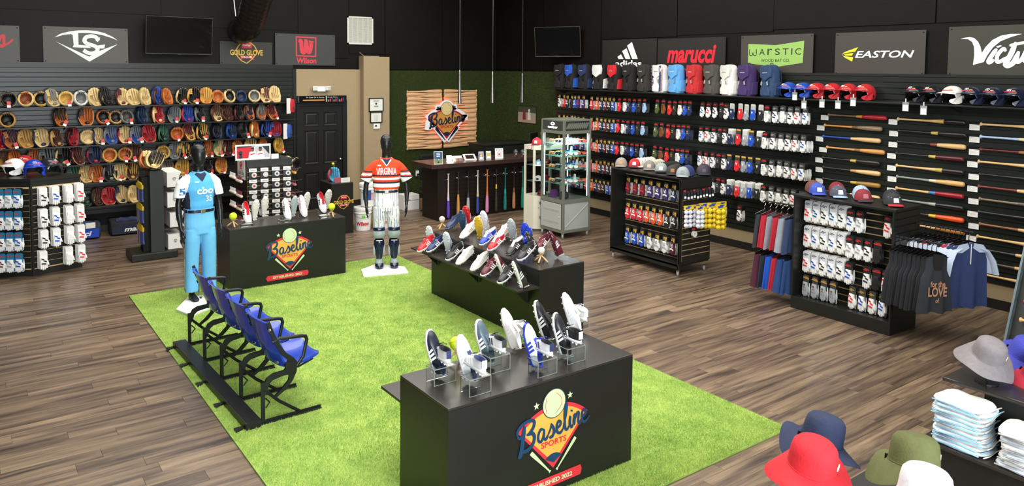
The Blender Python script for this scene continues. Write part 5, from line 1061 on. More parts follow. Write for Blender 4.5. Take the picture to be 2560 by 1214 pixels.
# shelf with backpacks and helmets on the right wall
SHZ = 2.435
t = thing('backpack_shelf', 'long high black shelf of backpacks and helmets on the right wall', 'shelf', (XR-.053, 7.05, SHZ)); m = MB(); m.box(-.31, -.0, -5.05, 5.05, -.02, 0, bev=.003); obj('board', m, BLK, t)
for y in (-4.4, -2.8, -1.2, .4, 2., 3.6, 4.8): m = MB(); m.prism([(0, 0), (-.26, 0), (0, -.09)], -.003, .003, 0, TR(0, y, -.02, PI/2)); obj('bracket', m, BLKM, t)
def backpack_f():
    t = thing('backpack', 'baseball backpack', 'backpack')
    def rb(s, z, d=1., n=20, y0=0):
        P = []
        for i in range(n):
            a = 2*PI*i/n; ca, sa = math.cos(a), math.sin(a); k = 4.; r = (abs(ca)**k+abs(sa)**k)**(-1/k); P.append((.145*s*r*ca, y0+.10*d*r*sa, z))
        return P
    m = MB(); m.loft([rb(.9, 0), rb(1, .02), rb(1.03, .12, 1.05), rb(1, .25), rb(.97, .36), rb(.9, .42, .95), rb(.75, .46, .8), rb(.45, .48, .5), rb(.1, .485, .1)], cap=(True, True)); obj('body', m, T_CLOTH, t, smooth=.9)
    m = MB(); m.loft([[(x*s, -.098-d, z) for x, z in ((-.11, .47), (.11, .47), (.135, .40), (.12, .30), (.0, .24), (-.12, .30), (-.135, .40))] for s, d in ((1.05, -.03), (1.02, .012), (.9, .022))], cap=(False, True)); obj('top_flap', m, T_CLOTH, t, smooth=.6)
    m = MB(); m.loft([[(x*s, -.10-d, z) for x, z in ((-.10, .02), (.10, .02), (.11, .10), (.05, .16), (.09, .25), (.0, .21), (-.09, .25), (-.05, .16), (-.11, .10))] for s, d in ((1.05, -.01), (1, .018), (.85, .026))], cap=(False, True)); obj('front_pocket', m, T_CLOTH, t, smooth=.6)
    for s in (-1, 1):
        m = MB(); m.loft([[(s*.06+x*s, -.128, z) for x, z in ((0, .17), (-.015, .22), (.015, .235), (.03, .18))], [(s*.06+x*s, -.131, z) for x, z in ((0, .17), (-.015, .22), (.015, .235), (.03, .18))]]); obj('logo_fin', m, T_SATIN, t)
        m = MB(); m.loft([[(s*(.145+a), y, z) for y, z in ((-.06, .03), (.05, .03), (.06, .22), (-.04, .2))] for a in (.0, .03, .035)], cap=(False, True)); obj('side_pocket', m, T_CLOTH, t, smooth=.6)
        m = MB(); m.tube([(s*.07, .09, .42), (s*.08, .13, .38), (s*.085, .14, .25), (s*.09, .11, .08)], .018, 6, flat=.5); obj('shoulder_strap', m, T_CLOTH, t, smooth=.8)
    m = MB(); m.tube([(-.03, .02, .475), (-.025, .02, .505), (.025, .02, .505), (.03, .02, .475)], .006, 6); obj('grab_handle', m, BLKM, t)
    m = MB(); add_text(m, 'EASTON', 0, .36, .11, .014, .0, 0, bold=.03, shear=.2, M=TR(0, -.1205, 0, PI/2)); obj('lettering', m, T_SATIN, t)
    return t
PACKP = Proto(backpack_f)
BPK = [(1402, '#161514', '#161514', 'all black backpack'), (1429, '#161514', '#2456b8', 'black backpack with royal blue flap'), (1463, '#17181c', '#1f2f56', 'black backpack with navy flap'), (1500, '#171615', '#dcdcd8', 'black backpack with white flap'), (1537, '#171615', '#c8202a', 'black backpack with red flap'), (1574, '#1b1a19', '#1b1a19', 'plain black backpack right of the black and red one'), (1612, '#2e2a26', '#2e2a26', 'dark charcoal backpack left of the starred one'), (1651, '#e4e2de', '#d8d8d6', 'white backpack with navy starred edges and red trim'), (1692, '#5c9fd8', '#5c9fd8', 'sky blue backpack'), (1736, '#b8292c', '#b8292c', 'bright red backpack'), (1781, '#4a4742', '#4a4742', 'mid grey backpack right of the red one'), (1823, '#dedcd6', '#d2d2cc', 'white and grey backpack'), (1868, '#3d2a5c', '#3d2a5c', 'purple backpack'), (1926, '#2b4163', '#2b4163', 'navy backpack at the right end of the backpack row')]
for i, (px, b, f, lab) in enumerate(BPK):
    P = on(px, 215, 0, 9.80); rr = random.uniform(-.2, .15)
    PACKP.place((9.81, P.y, SHZ), (0, random.uniform(-.03, .03), -PI/2-.15+rr), lab+' on the high shelf', 'backpacks on the high shelf', {'body': b, 'top_flap': f, 'front_pocket': b if i > 5 else '#1a1918', 'logo_fin': '#9a9a96' if i > 5 else b, 'side_pocket': f if i < 6 else b, 'shoulder_strap': b, 'lettering': '#d0d0d0' if i not in (7, 11) else '#333333'}, (.93, .93, 1.0))
t7 = [o for o in bpy.data.objects if o.name.startswith('backpack') and 'starred edges' in o.get('label', '')][0]
m = MB()
for s in (-1, 1): m.loft([[(s*(.09+.012*(k % 2)), -.125, z) for k, z in enumerate((.02, .1, .2, .3, .4, .46))], [(s*.135, -.11, z) for z in (.02, .1, .2, .3, .4, .46)]], 0, closed=False, cap=(False, False))
for s in (-1, 1):
    for k in range(9):
        for j in range(2): disc(m, s*(.105+.016*j), .04+.05*k+.02*j, .004, .1295, 1, TR(0, 0, 0, PI/2), 5)
m.tube([(-.14, -.09, .03), (-.145, -.09, .4)], .006, 5, 2); m.tube([(.14, -.09, .03), (.145, -.09, .4)], .006, 5, 2); obj('starred_edge', m, [mat('star_navy', '#24345c', .6), WPRINT, RED], t7)
HC = [(1971, '#2348a8', 'blue'), (2008, '#2348a8', 'blue'), (2042, '#b3242c', 'red'), (2081, '#b3242c', 'red'), (2121, '#b3242c', 'red'), (2163, '#b3242c', 'red'), (2290, '#17181f', 'black'), (2332, '#1a1b22', 'black'), (2381, '#e2ddd6', 'white'), (2432, '#1b2138', 'navy'), (2484, '#1b2138', 'navy'), (2538, '#1b2138', 'navy')]
for i, (px, col, n) in enumerate(HC):
    P = on(px, 240, 0, 9.80); k = [j for j in range(12) if HC[j][2] == n].index(i); tot = sum(1 for q in HC if q[2] == n)
    lab = '%s batting helmet%s, high right wall shelf' % (n, '' if tot == 1 else ', %s from left of the %s ones' % (nth(k), n))
    HELM.place((9.80, P.y, SHZ+.0), (0, 0, -PI/2-.25), lab, 'batting helmets on the high shelf', {'shell': col, 'brim': col, 'jaw_guard': col}, 1.12)
for lx, ly, col, n, rz in ((36, 437, '#e3e1dd', 'white', -.9), (62, 430, '#b3202a', 'red', -.3), (84, 440, '#2244c0', 'bright blue', .15), (122, 436, '#23262f', 'dark navy', .9)):
    P = fl(lx, ly, 1.31); HELM.place((P.x, P.y+(.10 if n == 'red' else 0), 1.31), (0, 0, rz), '%s batting helmet on top of the corner rack' % n, 'helmets on the corner rack', {'shell': col, 'brim': col, 'jaw_guard': col}, 1.12)
for i, (px, py) in enumerate(((1987, 240), (2010, 261), (2055, 258), (2095, 261), (2133, 254), (2264, 266), (2309, 275))):
    P = on(px, py, 0, 9.655); t = thing('shelf_price_tag', 'clear sleeved white price tag, %s from left under the helmets' % nth(i), 'price card', P, (PI/2, 0, -PI/2), 'price tags on the helmet shelf'); m = MB(); m.box(-.04, .04, -.06, .055, 0, .003); obj('sleeve', m, mat('sleeve_plastic', '#8e918e', .2), t); m = MB(); m.box(-.033, .033, -.055, .02, .003, .004); obj('tag_paper', m, CARD, t); m = MB(); m.box(-.006, .006, .05, .10, -.001, .002); obj('tie', m, WHT, t)
# caps on the wheeled rack and the gondola
def cap_at(px, py, z, yaw, crown, visor, patch, lab, grp, stack=0, sdir=(.0, .035), scol=None, dz=0):
    P = fl(px, py, z); s = 1.06
    for k in range(stack, 0, -1):
        cc = scol or crown; CAP.place((P.x+sdir[0]*k, P.y+sdir[1]*k, z+.014), (.0, 0, yaw), 'nested %s cap behind %s, number %d from the front' % ('matching', lab, k) if 0 else lab+', %s nested behind it' % nth(k-1), grp, {'crown': cc, 'visor': cc, 'front_patch': cc, 'top_button': cc, 'eyelets': cc}, s)
    CAP.place((P.x, P.y, z+.014), (0, 0, yaw), lab, grp, {'crown': crown, 'visor': visor, 'front_patch': patch, 'top_button': visor, 'eyelets': patch}, s)
g1 = 'caps on the wheeled rack'
for a in [(1553, 416, 1.36, -.9, '#8d867e', '#8d867e', '#b08a5a', 'taupe cap with tan patch, far left on the wheeled rack', g1, 0),
          (1587, 418, 1.36, -.9, '#b8232c', '#2a2b30', '#d8d4cf', 'red cap with dark visor on the wheeled rack', g1, 5, (.07, .0), '#c9c5bb'),
          (1624, 424, 1.36, -.9, '#7c7670', '#7c7670', '#b9a59a', 'brown grey cap beside the red cap', g1, 4, (.065, .01), '#b3aca0'),
          (1653, 430, 1.36, -.9, '#8d9694', '#202226', '#cfd0cc', 'pale teal cap with black visor', g1, 5, (.065, .01), '#191919'),
          (1682, 436, 1.36, -.9, '#33302d', '#2b2927', '#9a6236', 'charcoal cap with brown diamond patch', g1, 2, (.07, .03), '#2f2a2c'),
          (1707, 441, 1.36, -.9, '#8f9699', '#8f9699', '#7f878a', 'grey mesh cap nearest the rack corner', g1, 3, (.07, .03), '#2d3a68'),
          (1757, 436, 1.36, -.7, '#3a3440', '#2c2730', '#554c5a', 'dark plum cap at the right of the rack top', g1, 2, (.06, .04), '#35303a')]: cap_at(*a)
g2 = 'caps on the gondola'
for a in [(2043, 485, 1.37, -.75, '#3a4ea6', '#3a4ea6', '#dfe0e6', 'royal blue cap with white hexagon patch on the gondola', g2, 3, (.05, .05), '#6a3c34'),
          (2095, 492, 1.37, -.75, '#4a4b58', '#8ea6c6', '#d5d6dc', 'slate cap with pale blue visor on the gondola', g2, 4, (.06, .04), '#7c1f2c'),
          (2157, 502, 1.37, -.75, '#7e2630', '#332b2c', '#a86a70', 'maroon cap with black visor on the gondola', g2, 4, (.06, .04), '#9db3cb'),
          (2232, 513, 1.37, -.75, '#2b2d2f', '#c41f38', '#e4dfe2', 'black cap with red visor at the gondola corner', g2, 4, (.06, .035), '#20262a')]: cap_at(*a)
P = fl(1335, 355, 1.5); CAP.place((8.14, 10.40, 1.50), (0, 0, -.9), 'red and cream cap on top of the white showcase', None, {'crown': '#b4202c', 'visor': '#3a2f2d', 'front_patch': '#e2cfc0', 'top_button': '#e2cfc0', 'eyelets': '#eeeeee'}, 1.05)
CAP.place((8.30, 10.28, 1.50), (0, 0, -.9), 'grey cap behind the red cap on the white showcase', None, {'crown': '#5a5654', 'visor': '#5a5654', 'front_patch': '#5a5654', 'top_button': '#5a5654', 'eyelets': '#5a5654'}, 1.05)
# bucket hats on stands in the foreground
FT = thing('hat_table', 'black hat display table at the bottom edge carrying bucket hat stands', 'table', (3.3, 1.55, 0))
m = MB(); m.box(-.55, .55, -.45, .45, .72, .75, bev=.004); obj('table_top', m, BLK, FT)
for x in (-.5, .5):
    for y in (-.4, .4): m = MB(); m.box(x-.025, x+.025, y-.025, y+.025, 0, .72); obj('leg', m, BLK, FT)
HSN = ['bright red', 'dark navy', 'olive green', 'white', 'grey', 'royal blue', 'crimson']
def hatstand(x, y, z0, z1):
    t = thing('hat_stand', 'slim black wire stand under the %s hat' % HSN.pop(0), 'stand', (x, y, z0), 0, 'hat stands'); m = MB(); m.lathe([(.07, 0), (.07, .008), (.01, .012)], 16); obj('foot', m, BLK, t); m = MB(); m.tube([(0, 0, .01), (0, 0, z1-z0-.02)], .006, 6); obj('rod', m, BLK, t); m = MB(); m.ball(0, 0, z1-z0, .05, .055, .02, 12, 5); obj('head_pad', m, BLK, t)
for x, y, z, zb, col, lab, rot, sc in ((3.06, 1.87, 1.05, .75, '#cf2630', 'bright red bucket hat, lowest of the foreground hats', (.15, -.12, .3), 1.03), (3.43, 2.05, .99, .75, '#26304d', 'dark navy bucket hat behind the red one', (.25, -.05, 1.3), 1.03), (3.56, 1.66, 1.0, .75, '#5d6138', 'olive green bucket hat right of the red one', (.12, .15, .9), 1.08), (3.17, 1.43, 1.08, .75, '#dcdce0', 'white bucket hat in front of the olive one', (.05, .05, .2), 1.0), (5.40, 2.08, .98, .80, '#7c7678', 'grey bucket hat on the black table at right', (.35, -.28, .1), .95)):
    hatstand(x, y, zb, z+.06); BUCKET.place((x, y, z), rot, lab, 'bucket hats', {'crown': col, 'brim': col, 'hat_band': col}, sc)
for px, py, z, col, lab in ((2562, 890, .98, '#3a3fa0', 'royal blue bucket hat cut by the right edge'), (2572, 940, .95, '#a81c34', 'crimson bucket hat below the blue one at the right edge')):
    P = on(px, py, 0, 5.86 if 'royal' in lab else 5.66); P.y -= .0 if 'royal' in lab else .06; z = P.z; hatstand(P.x, P.y, .80, z+.06); BUCKET.place((P.x, P.y, z), (.3, -.2, .5), lab, 'bucket hats', {'crown': col, 'brim': col, 'hat_band': col}, 1.05)
HT = thing('stepped_table', 'black two tier table with grey hat above and folded shirts below', 'table', (5.6, 1.5, 0))
m = MB(); m.box(-.35, .35, -.7, .79, .775, .80, bev=.008); obj('upper_top', m, mat('black_laminate_top', '#2e2a27', .27), HT); m = MB(); m.box(-.30, .32, -.68, .55, 0, .775); obj('body', m, BLK, HT)
m = MB(); m.box(-.62, -.305, -.7, .80, .435, .455, bev=.004); obj('lower_shelf', m, mat('black_laminate_top', '#2e2a27', .27), HT); m = MB(); m.box(-.58, -.305, -.68, .70, .0, .43); obj('lower_body', m, BLK, HT)
# folded shirts
def fold_f():
    t = thing('folded_shirt', 'folded shirt', 'shirt'); rgf = random.Random(2); n = 28; m = MB(); R = []
    for k, (s, z) in enumerate(((.93, .0), (1, .005), (1.02, .013), (1, .021), (.93, .026), (.6, .029), (.1, .030))):
        r = []
        for i in range(n):
            a = 2*PI*i/n; ca, sa = math.cos(a), math.sin(a); q = (abs(ca)**5+abs(sa)**5)**(-.2); r.append((.125*s*q*ca*(1+.03*math.sin(3*a+k)), .16*s*q*sa*(1+.03*math.cos(4*a)), z+.004*math.sin(5*a+k)*(s > .5)))
        R.append(r)
    m.loft(R); obj('fabric', m, T_CLOTH, t, smooth=.9); m = MB(); m.tube([(-.12, -.165, .012), (-.05, -.17, .008), (.04, -.168, .016), (.12, -.165, .010)], .004, 5); obj('hem_fold', m, T_CLOTH, t, smooth=True)
    m = MB(); m.tube([(-.128, -.14, .012), (-.131, 0, .018), (-.128, .14, .010)], .005, 5); obj('trim_edge', m, T_CLOTH, t, smooth=True); return t
FOLD = Proto(fold_f)
for si, (x, y, n, tint, sname) in enumerate(((5.13, 2.09, 11, '#8fbfe4', 'left'), (5.12, 1.70, 9, '#c6cbd0', 'right'))):
    for k in range(n):
        c1 = '#d9d6d0' if (k % 3) else '#ccd3da'; c2 = tint if k % 2 else '#e0ded8'
        FOLD.place((x+random.uniform(-.008, .008), y+random.uniform(-.01, .01), .456+k*.0262), (random.uniform(-.02, .02), random.uniform(-.03, .03), random.uniform(-.14, .14)), 'folded white shirt, %s from bottom of the %s stack on the stepped table' % (nth(k), sname), 'folded shirts on the stepped table', {'fabric': c1, 'hem_fold': c2, 'trim_edge': tint}, (random.uniform(.9, 1.06), random.uniform(.9, 1.04), 1.0))
# ================================================================== CLEATS
def shoe_out(xf, ws, z, n=28, x0=.0):
    R = []
    for i in range(n):
        a = 2*PI*i/n; L = (xf-x0)/2; xc = x0+L; x = xc+L*math.cos(a); u = max(0, min(1, x/.295))
        hw = (.030+.004*math.sin(u*PI)) if u < .35 else .0335+(.050-.0335)*min(1, (u-.35)/.35)
        s_ = math.sin(a); y = hw*ws*(abs(s_)**.75)*(1 if s_ > 0 else -1)+(.006*(u-.5) if u > .5 else 0); R.append((x, y, z))
    return R
def cleat_f(studs=True):
    def f():
        t = thing('baseball_cleat', 'baseball cleat', 'shoe')
        m = MB(); m.loft([shoe_out(.290, 1.0, .018, x0=.003), shoe_out(.288, 1.02, .028, x0=.0), shoe_out(.276, 1.0, .042, x0=-.001), shoe_out(.248, .95, .056, x0=0), shoe_out(.205, .92, .067, x0=.002), shoe_out(.165, .90, .077, x0=.002), shoe_out(.135, .92, .085, x0=-.001), shoe_out(.120, .95, .090, x0=-.004)], cap=(True, False)); obj('upper', m, T_LEATH if 0 else mat('tinted_shoe', tint=True, rough=.38, noise=.05, nscale=30, coat=.1), t, smooth=.9)
        m = MB(); m.loft([shoe_out(.120, .95, .090, x0=-.004), shoe_out(.112, .75, .087, x0=.006), shoe_out(.105, .6, .06, x0=.012), shoe_out(.1, .4, .05, x0=.02)], cap=(False, True)); obj('lining', m, T_CLOTH, t, smooth=.9)
        m = MB(); m.loft([shoe_out(.28, .86, .0, x0=.008), shoe_out(.292, 1.0, .006, x0=-.002), shoe_out(.297, 1.07, .014, x0=-.006), shoe_out(.296, 1.06, .024, x0=-.006), shoe_out(.290, 1.0, .027, x0=0)], cap=(True, True))
        if studs:
            for x, y in ((.262, -.022), (.262, .022), (.22, -.034), (.22, .034), (.18, -.028), (.18, .028), (.06, -.022), (.06, .022), (.02, -.018), (.02, .018)): m.lathe([(.009, .003), (.007, -.006), (.004, -.011)], 6, 0, TR(x, y, 0), (False, True))
        obj('sole', m, T_GLOSS, t, smooth=.7)
        m = MB(); m.loft([[(.118+dx, y*.9, .098+dz*.85) for y in (-.02, -.01, 0, .01, .02)] for dx, dz in ((-.004, .02), (.01, .008), (.05, -.018), (.095, -.048))], closed=False, cap=(False, False)); obj('tongue', m, T_CLOTH, t, smooth=True)
        m = MB()
        for k in range(5): x = .132+k*.021; z = .089-k*.0075-.001; m.tube([(x, -.026, z-.012), (x+.003, -.012, z), (x+.003, .012, z), (x, .026, z-.012)], .0032, 5)
        m.tube([(.125, -.01, .096), (.12, -.03, .102), (.13, -.035, .088)], .0025, 5); m.tube([(.125, .01, .096), (.12, .03, .102), (.13, .035, .088)], .0025, 5); obj('laces', m, T_CLOTH, t)
        for s in (-1, 1):
            for k in range(3):
                m = MB(); x = .105+k*.026; f2 = lambda xx, z: s*((.030+.004*math.sin(xx/.295*PI) if xx < .103 else .0335+.0165*min(1, (xx/.295-.35)/.35))*(1.02 if z < .05 else .93)+.0025)
                P = [(x-.012, .030), (x+.004, .030), (x+.024, .072-.006*k), (x+.010, .076-.006*k)]; m.loft([[(a, f2(a, z)*(1-(max(0, z-.045))*4.2)+s*.001*q, z) for a, z in P] for q in (0, 1)]); obj('side_stripe', m, T_SATIN, t)
        m = MB(); m.loft([[(x, y, z) for y in (-.016, 0, .016)] for x, z in ((-.006, .04), (-.0065, .07), (-.006, .1))], closed=False, cap=(False, False)); obj('heel_tab', m, T_SATIN, t)
        return t
    return Proto(f)
CL = cleat_f()
def acr_f():
    t = thing('acrylic_shoe_stand', 'clear acrylic shoe stand', 'stand'); m = MB(); m.box(-.05, .05, -.002, .002, 0, .10); obj('front_plate', m, ACR, t); m = MB(); m.box(-.05, .05, 0, .09, .098, .102); obj('top_plate', m, ACR, t); m = MB(); m.box(-.05, .05, .088, .092, 0, .1); obj('rear_plate', m, ACR, t)
    m = MB(); e = .0013
    for x in (-.05, .05): m.box(x-e, x+e, -.004, .0, 0, .1); m.box(x-e, x+e, 0, .09, .1, .103)
    m.box(-.05, .05, -.004, 0, 0, e*2); m.box(-.05, .05, -.004, 0, .098, .103); obj('edge_glow', m, ACRE, t); return t
ACS = Proto(acr_f)
SN = [0]
def shoe(P, yaw, pitch, cols, lab, roll=0, sc=1., lift=0, z=None):
    u, so, st, ln, lc = cols; r = Euler((roll, -pitch, yaw)).to_matrix() ; q = 1.0
    SN[0] += 1; CL.place(P, (roll, -pitch, yaw), lab, 'cleats on display', {'upper': u, 'sole': so, 'side_stripe': st, 'lining': ln, 'laces': lc, 'tongue': ln if ln != '#222222' else u, 'heel_tab': st}, (sc, sc*1.04, sc*.90))
def stand(P, yaw, lab, s=1.0): ACS.place(P, (0, 0, yaw), lab, 'clear shoe stands', None, s)
TW2, WS, KS, CSO = '#dedede', '#e6e6e6', '#1d1d1f', '#c9d0d0'
# nearest plinth: pairs, one upright beside its stand and one on it
big = [((1112, 958), (1146, 905), ('#232733', '#dedede', '#e8e8e8', '#26304c', '#222428'), 'navy black', (1092, 935)), ((1200, 985), (1235, 935), ('#e4e5e8', '#e8e8ea', '#eeeeee', '#46507a', '#efefef'), 'all white', (1170, 950)),
       ((1250, 928), (1272, 880), ('#4d5d66', '#dcdcdc', '#e4e4e4', '#4d5d66', '#56646c'), 'slate grey', (1215, 905)), ((1368, 938), (1392, 870), ('#e4e6ec', '#2b3fae', '#2b3fae', '#2b45b8', '#2b45b8'), 'white and royal blue', (1336, 915)), ((1440, 905), (1457, 862), ('#252629', '#dcdcdc', '#e6e6e6', '#252629', '#cfcfcf'), 'black and white', (1408, 885))]
for i, (s0, s1, cl, nm, up) in enumerate(big):
    P = fl(*s0, .796); stand((P.x, P.y, .796), .0, 'clear acrylic stand under the %s cleat on the nearest plinth' % nm, (1.6, 1.1, 1.05))
    shoe((P.x+.01, P.y-.03, .796+.135), PI/2-.15, .0, (cl[0] if i != 1 else '#e4e5e8', '#e6e6e6', cl[2], cl[3], cl[4]) if i in (1, 4) else ('#e2e2e6', '#dedede', '#28345c' if i != 2 else '#30343a', '#2a2a30', cl[4]), '%s pair cleat lying level on its clear stand, nearest plinth' % nm)
    Q = fl(up[0], up[1], .82); shoe((Q.x, Q.y+.03, .812), PI/2+.35, 1.36, cl, '%s cleat standing toe up on the nearest plinth' % nm, 0)
for (px, py, cl, nm) in ((1277, 868, ('#dad5cf', '#cfcac4', '#dad5cf', '#e8e8e8', '#dddddd'), 'cream'), (1358, 845, ('#252427', '#e0e0e0', '#e8e8e8', '#252427', '#222222'), 'black'), (1428, 822, ('#dfdfe2', '#d8d8da', '#dfdfe2', '#eeeeee', '#e8e8e8'), 'pale white')):
    Q = fl(px, py, .82); shoe((Q.x, Q.y, .812), PI/2+.5, 1.3, cl, '%s cleat standing toe up at the back of the nearest plinth' % nm); shoe((Q.x+.13, Q.y-.02, .80+.06), PI/2-.3, .05, (cl[0], cl[1], cl[2], cl[3], cl[4]), '%s pair cleat lying beside its upright mate at the plinth back' % nm); stand((Q.x+.13, Q.y+.0, .796), 0, 'low clear stand under the %s cleat at the plinth back' % nm, (1.0, 1.0, .6))
# long plinth
YAW = PI
def mid(px, py, z, kind, cl, nm, dyaw=0.):
    P = fl(px, py, z+.045); P.x = min(P.x, 5.15) if z > .7 else min(max(P.x, 4.46), 4.60); P.y = min(P.y, 8.04)
    if kind == 'f': stand((P.x, P.y, z), -PI/2, 'clear stand under the %s' % nm, (.8, .6, .8)); shoe((P.x+.13, P.y, z+.13), PI+.25+dyaw, -.35, cl, nm)
    else: shoe((P.x, P.y, z+.012), (PI+.5 if kind == 's' else PI-.35)+dyaw, 1.3 if kind == 's' else 1.22, cl, nm)
rd, nv, kk, cm, mr = ('#c9262c', '#dedede', '#e8e8e8', '#b3202a', '#e8e8e8'), ('#26345e', '#dadada', '#e8e8e8', '#26345e', '#dddddd'), ('#27262a', '#e2e2e2', '#e8e8e8', '#2a2a2a', '#222222'), ('#dcd8d0', '#dedbd4', '#d2cec4', '#d8d4cc', '#e2dfd8'), ('#5e1f2e', '#e2e2e2', '#eeeeee', '#5e1f2e', '#e0e0e0')
for a in [(1060, 622, .61, 'f', rd, 'red cleat at the far end of the low shelf'), (1088, 612, .61, 's', ('#a8222c', '#ccd2d4', '#e8e8e8', '#dddddd', '#dddddd'), 'red edged cleat standing sole outward on the low shelf'), (1086, 622, .61, 'f', nv, 'navy cleat lying beside the red pair on the low shelf'), (1121, 630, .61, 's', ('#26345e', '#c4cad2', '#e8e8e8', '#dddddd', '#dddddd'), 'navy cleat standing sole outward on the low shelf'),
          (1134, 642, .61, 'f', kk, 'black cleat with white stripes on the low shelf'), (1160, 652, .61, 'f', cm, 'cream sneaker, farther of the two on the low shelf'), (1196, 667, .61, 'f', cm, 'cream sneaker, nearer of the two on the low shelf'), (1222, 680, .61, 'f', mr, 'maroon cleat lying on the low shelf'), (1258, 692, .61, 'u', mr, 'maroon cleat with white stripes standing toe up on the low shelf'), (1264, 698, .61, 'f', kk, 'black cleat lying at the near end of the low shelf'), (1302, 712, .61, 'u', kk, 'black cleat with white stripes standing toe up at the shelf end')]: mid(*a)
w_ = ('#e2e2de', '#dcdcd6', '#b9a66a', '#e8e8e8', '#eeeeee')
for a in [(1132, 566, .795, 'f', ('#2b3a5c', '#3a4a6c', '#2b3a5c', '#2b3a5c', '#2b3a5c'), 'navy cleat lying at the far end of the plinth top'), (1158, 575, .795, 's', ('#2b3a5c', '#2c4463', '#8ea0ba', '#2b3a5c', '#2b3a5c'), 'glossy navy cleat standing sole outward'), (1183, 560, .795, 's', ('#c4242c', '#c4242c', '#e8e8e8', '#c4242c', '#c4242c'), 'glossy red cleat standing sole outward'), (1168, 588, .795, 'f', w_, 'white cleat lying beside the gold soled one'), (1199, 592, .795, 's', ('#e4e2d8', '#c9a52e', '#c9a52e', '#e8e8e8', '#eeeeee'), 'white cleat with gold sole standing upright'),
          (1213, 565, .795, 'f', w_, 'white cleat lying at the back of the plinth top'), (1240, 572, .795, 's', ('#e2e2e2', '#d9d9dc', '#c2b48a', '#e8e8e8', '#eeeeee'), 'white cleat with gold stripes standing sole outward'), (1217, 605, .795, 'f', ('#2545b5', '#e0e0e0', '#e8e8e8', '#e2e2e2', '#e2e2e2'), 'royal blue cleat with white stripes lying on the plinth top'), (1238, 618, .795, 'f', ('#c4222a', '#e4e4e4', '#eeeeee', '#e2e2e2', '#c4222a'), 'red cleat with white stripes lying on the plinth top'), (1258, 590, .795, 'f', w_, 'white cleat lying in front of the silver soled one'), (1287, 597, .795, 's', ('#e0e0e0', '#a9b0b2', '#b9a66a', '#e8e8e8', '#eeeeee'), 'white cleat with silver sole standing upright'),
          (1284, 630, .795, 'f', ('#29272a', '#2a2a2a', '#e8e8e8', '#e0e0e0', '#222222'), 'black and white cleat lying on the plinth top'), (1308, 606, .795, 'f', ('#1f3fc0', '#1f3fc0', '#e8e8e8', '#1f3fc0', '#1f3fc0'), 'vivid blue cleat lying near the plinth middle'), (1340, 605, .795, 's', ('#1f3fc0', '#1f3fc0', '#e8e8e8', '#1f3fc0', '#1f3fc0'), 'vivid blue cleat standing sole outward'), (1312, 642, .795, 'f', kk, 'black cleat lying near the baseball tripod'), (1334, 634, .795, 'u', ('#242424', '#222222', '#e8e8e8', '#242424', '#222222'), 'black cleat standing toe up behind the baseball tripod'), (1366, 618, .795, 'f', mr, 'maroon cleat lying at the near end of the plinth top'), (1397, 632, .795, 'u', ('#5e1f2e', '#4a1824', '#eeeeee', '#5e1f2e', '#5e1f2e'), 'maroon cleat standing toe up at the plinth corner')]: mid(*a)
# left plinth
for px, py, kind, cl, nm in ((614, 560, 'd', ('#e4e3e0', '#e8e8e8', '#20242c', '#c4202c', '#e8e8e8'), 'white cleat with red lining leaning toe down'), (640, 558, 's', ('#e0e0e0', '#d2cfc4', '#30343c', '#e0e0e0', '#e0e0e0'), 'white cleat showing its sole, leftmost upright one'), (663, 548, 's', ('#e0e0e0', '#cfcac0', '#20242c', '#e0e0e0', '#e0e0e0'), 'white black striped cleat showing its sole behind'), (714, 550, 'd', ('#e4e4e4', '#e8e8e8', '#20242c', '#dddddd', '#e8e8e8'), 'white cleat with black stripes leaning toe down at plinth middle'), (737, 548, 's', ('#b9bfc0', '#9aa6a6', '#20242c', '#b9bfc0', '#b9bfc0'), 'clear grey soled cleat standing upright'), (754, 542, 'd', ('#e2dcdc', '#e8e8e8', '#b08a8a', '#dddddd', '#e8e8e8'), 'off white cleat leaning toe down right of the middle'), (768, 536, 's', ('#dcdcdc', '#c4c2ba', '#20242c', '#e0e0e0', '#e0e0e0'), 'white cleat with pale sole standing right of the middle'), (802, 532, 'd', ('#e4e4e4', '#e8e8e8', '#20242c', '#b3202a', '#e8e8e8'), 'white black striped cleat leaning at the right of the left plinth'), (822, 528, 's', ('#dcdcdc', '#bdbcb4', '#20242c', '#e0e0e0', '#e0e0e0'), 'white cleat standing sole outward beside the yellow ball')):
    P = fl(px, py, .79)
    if kind == 'd': stand((P.x, P.y-.02, .791), 0, 'clear stand under the %s' % nm, (1, 1, .5)); shoe((P.x+.0, P.y+.10, .79+.245), -PI/2+.1, -.95, cl, nm)
    else: shoe((P.x, P.y+.05, .79+.02), PI/2+PI+.2, 1.35, cl, nm)
for x0 in (2.86, 3.35, 3.9): m = MB(); m.box(-.07, .07, -.05, .05, 0, .04); t = thing('acrylic_block', 'small clear acrylic block, %s on the left plinth front' % {2.86: 'left', 3.35: 'middle', 3.9: 'right'}[x0], 'stand', (x0+.02, 9.66, .791)); obj('block', m, ACR, t); m = MB(); m.box(-.072, .072, -.052, -.05, .034, .04); m.box(-.072, .072, -.052, -.05, 0, .004); obj('edges', m, ACRE, t)
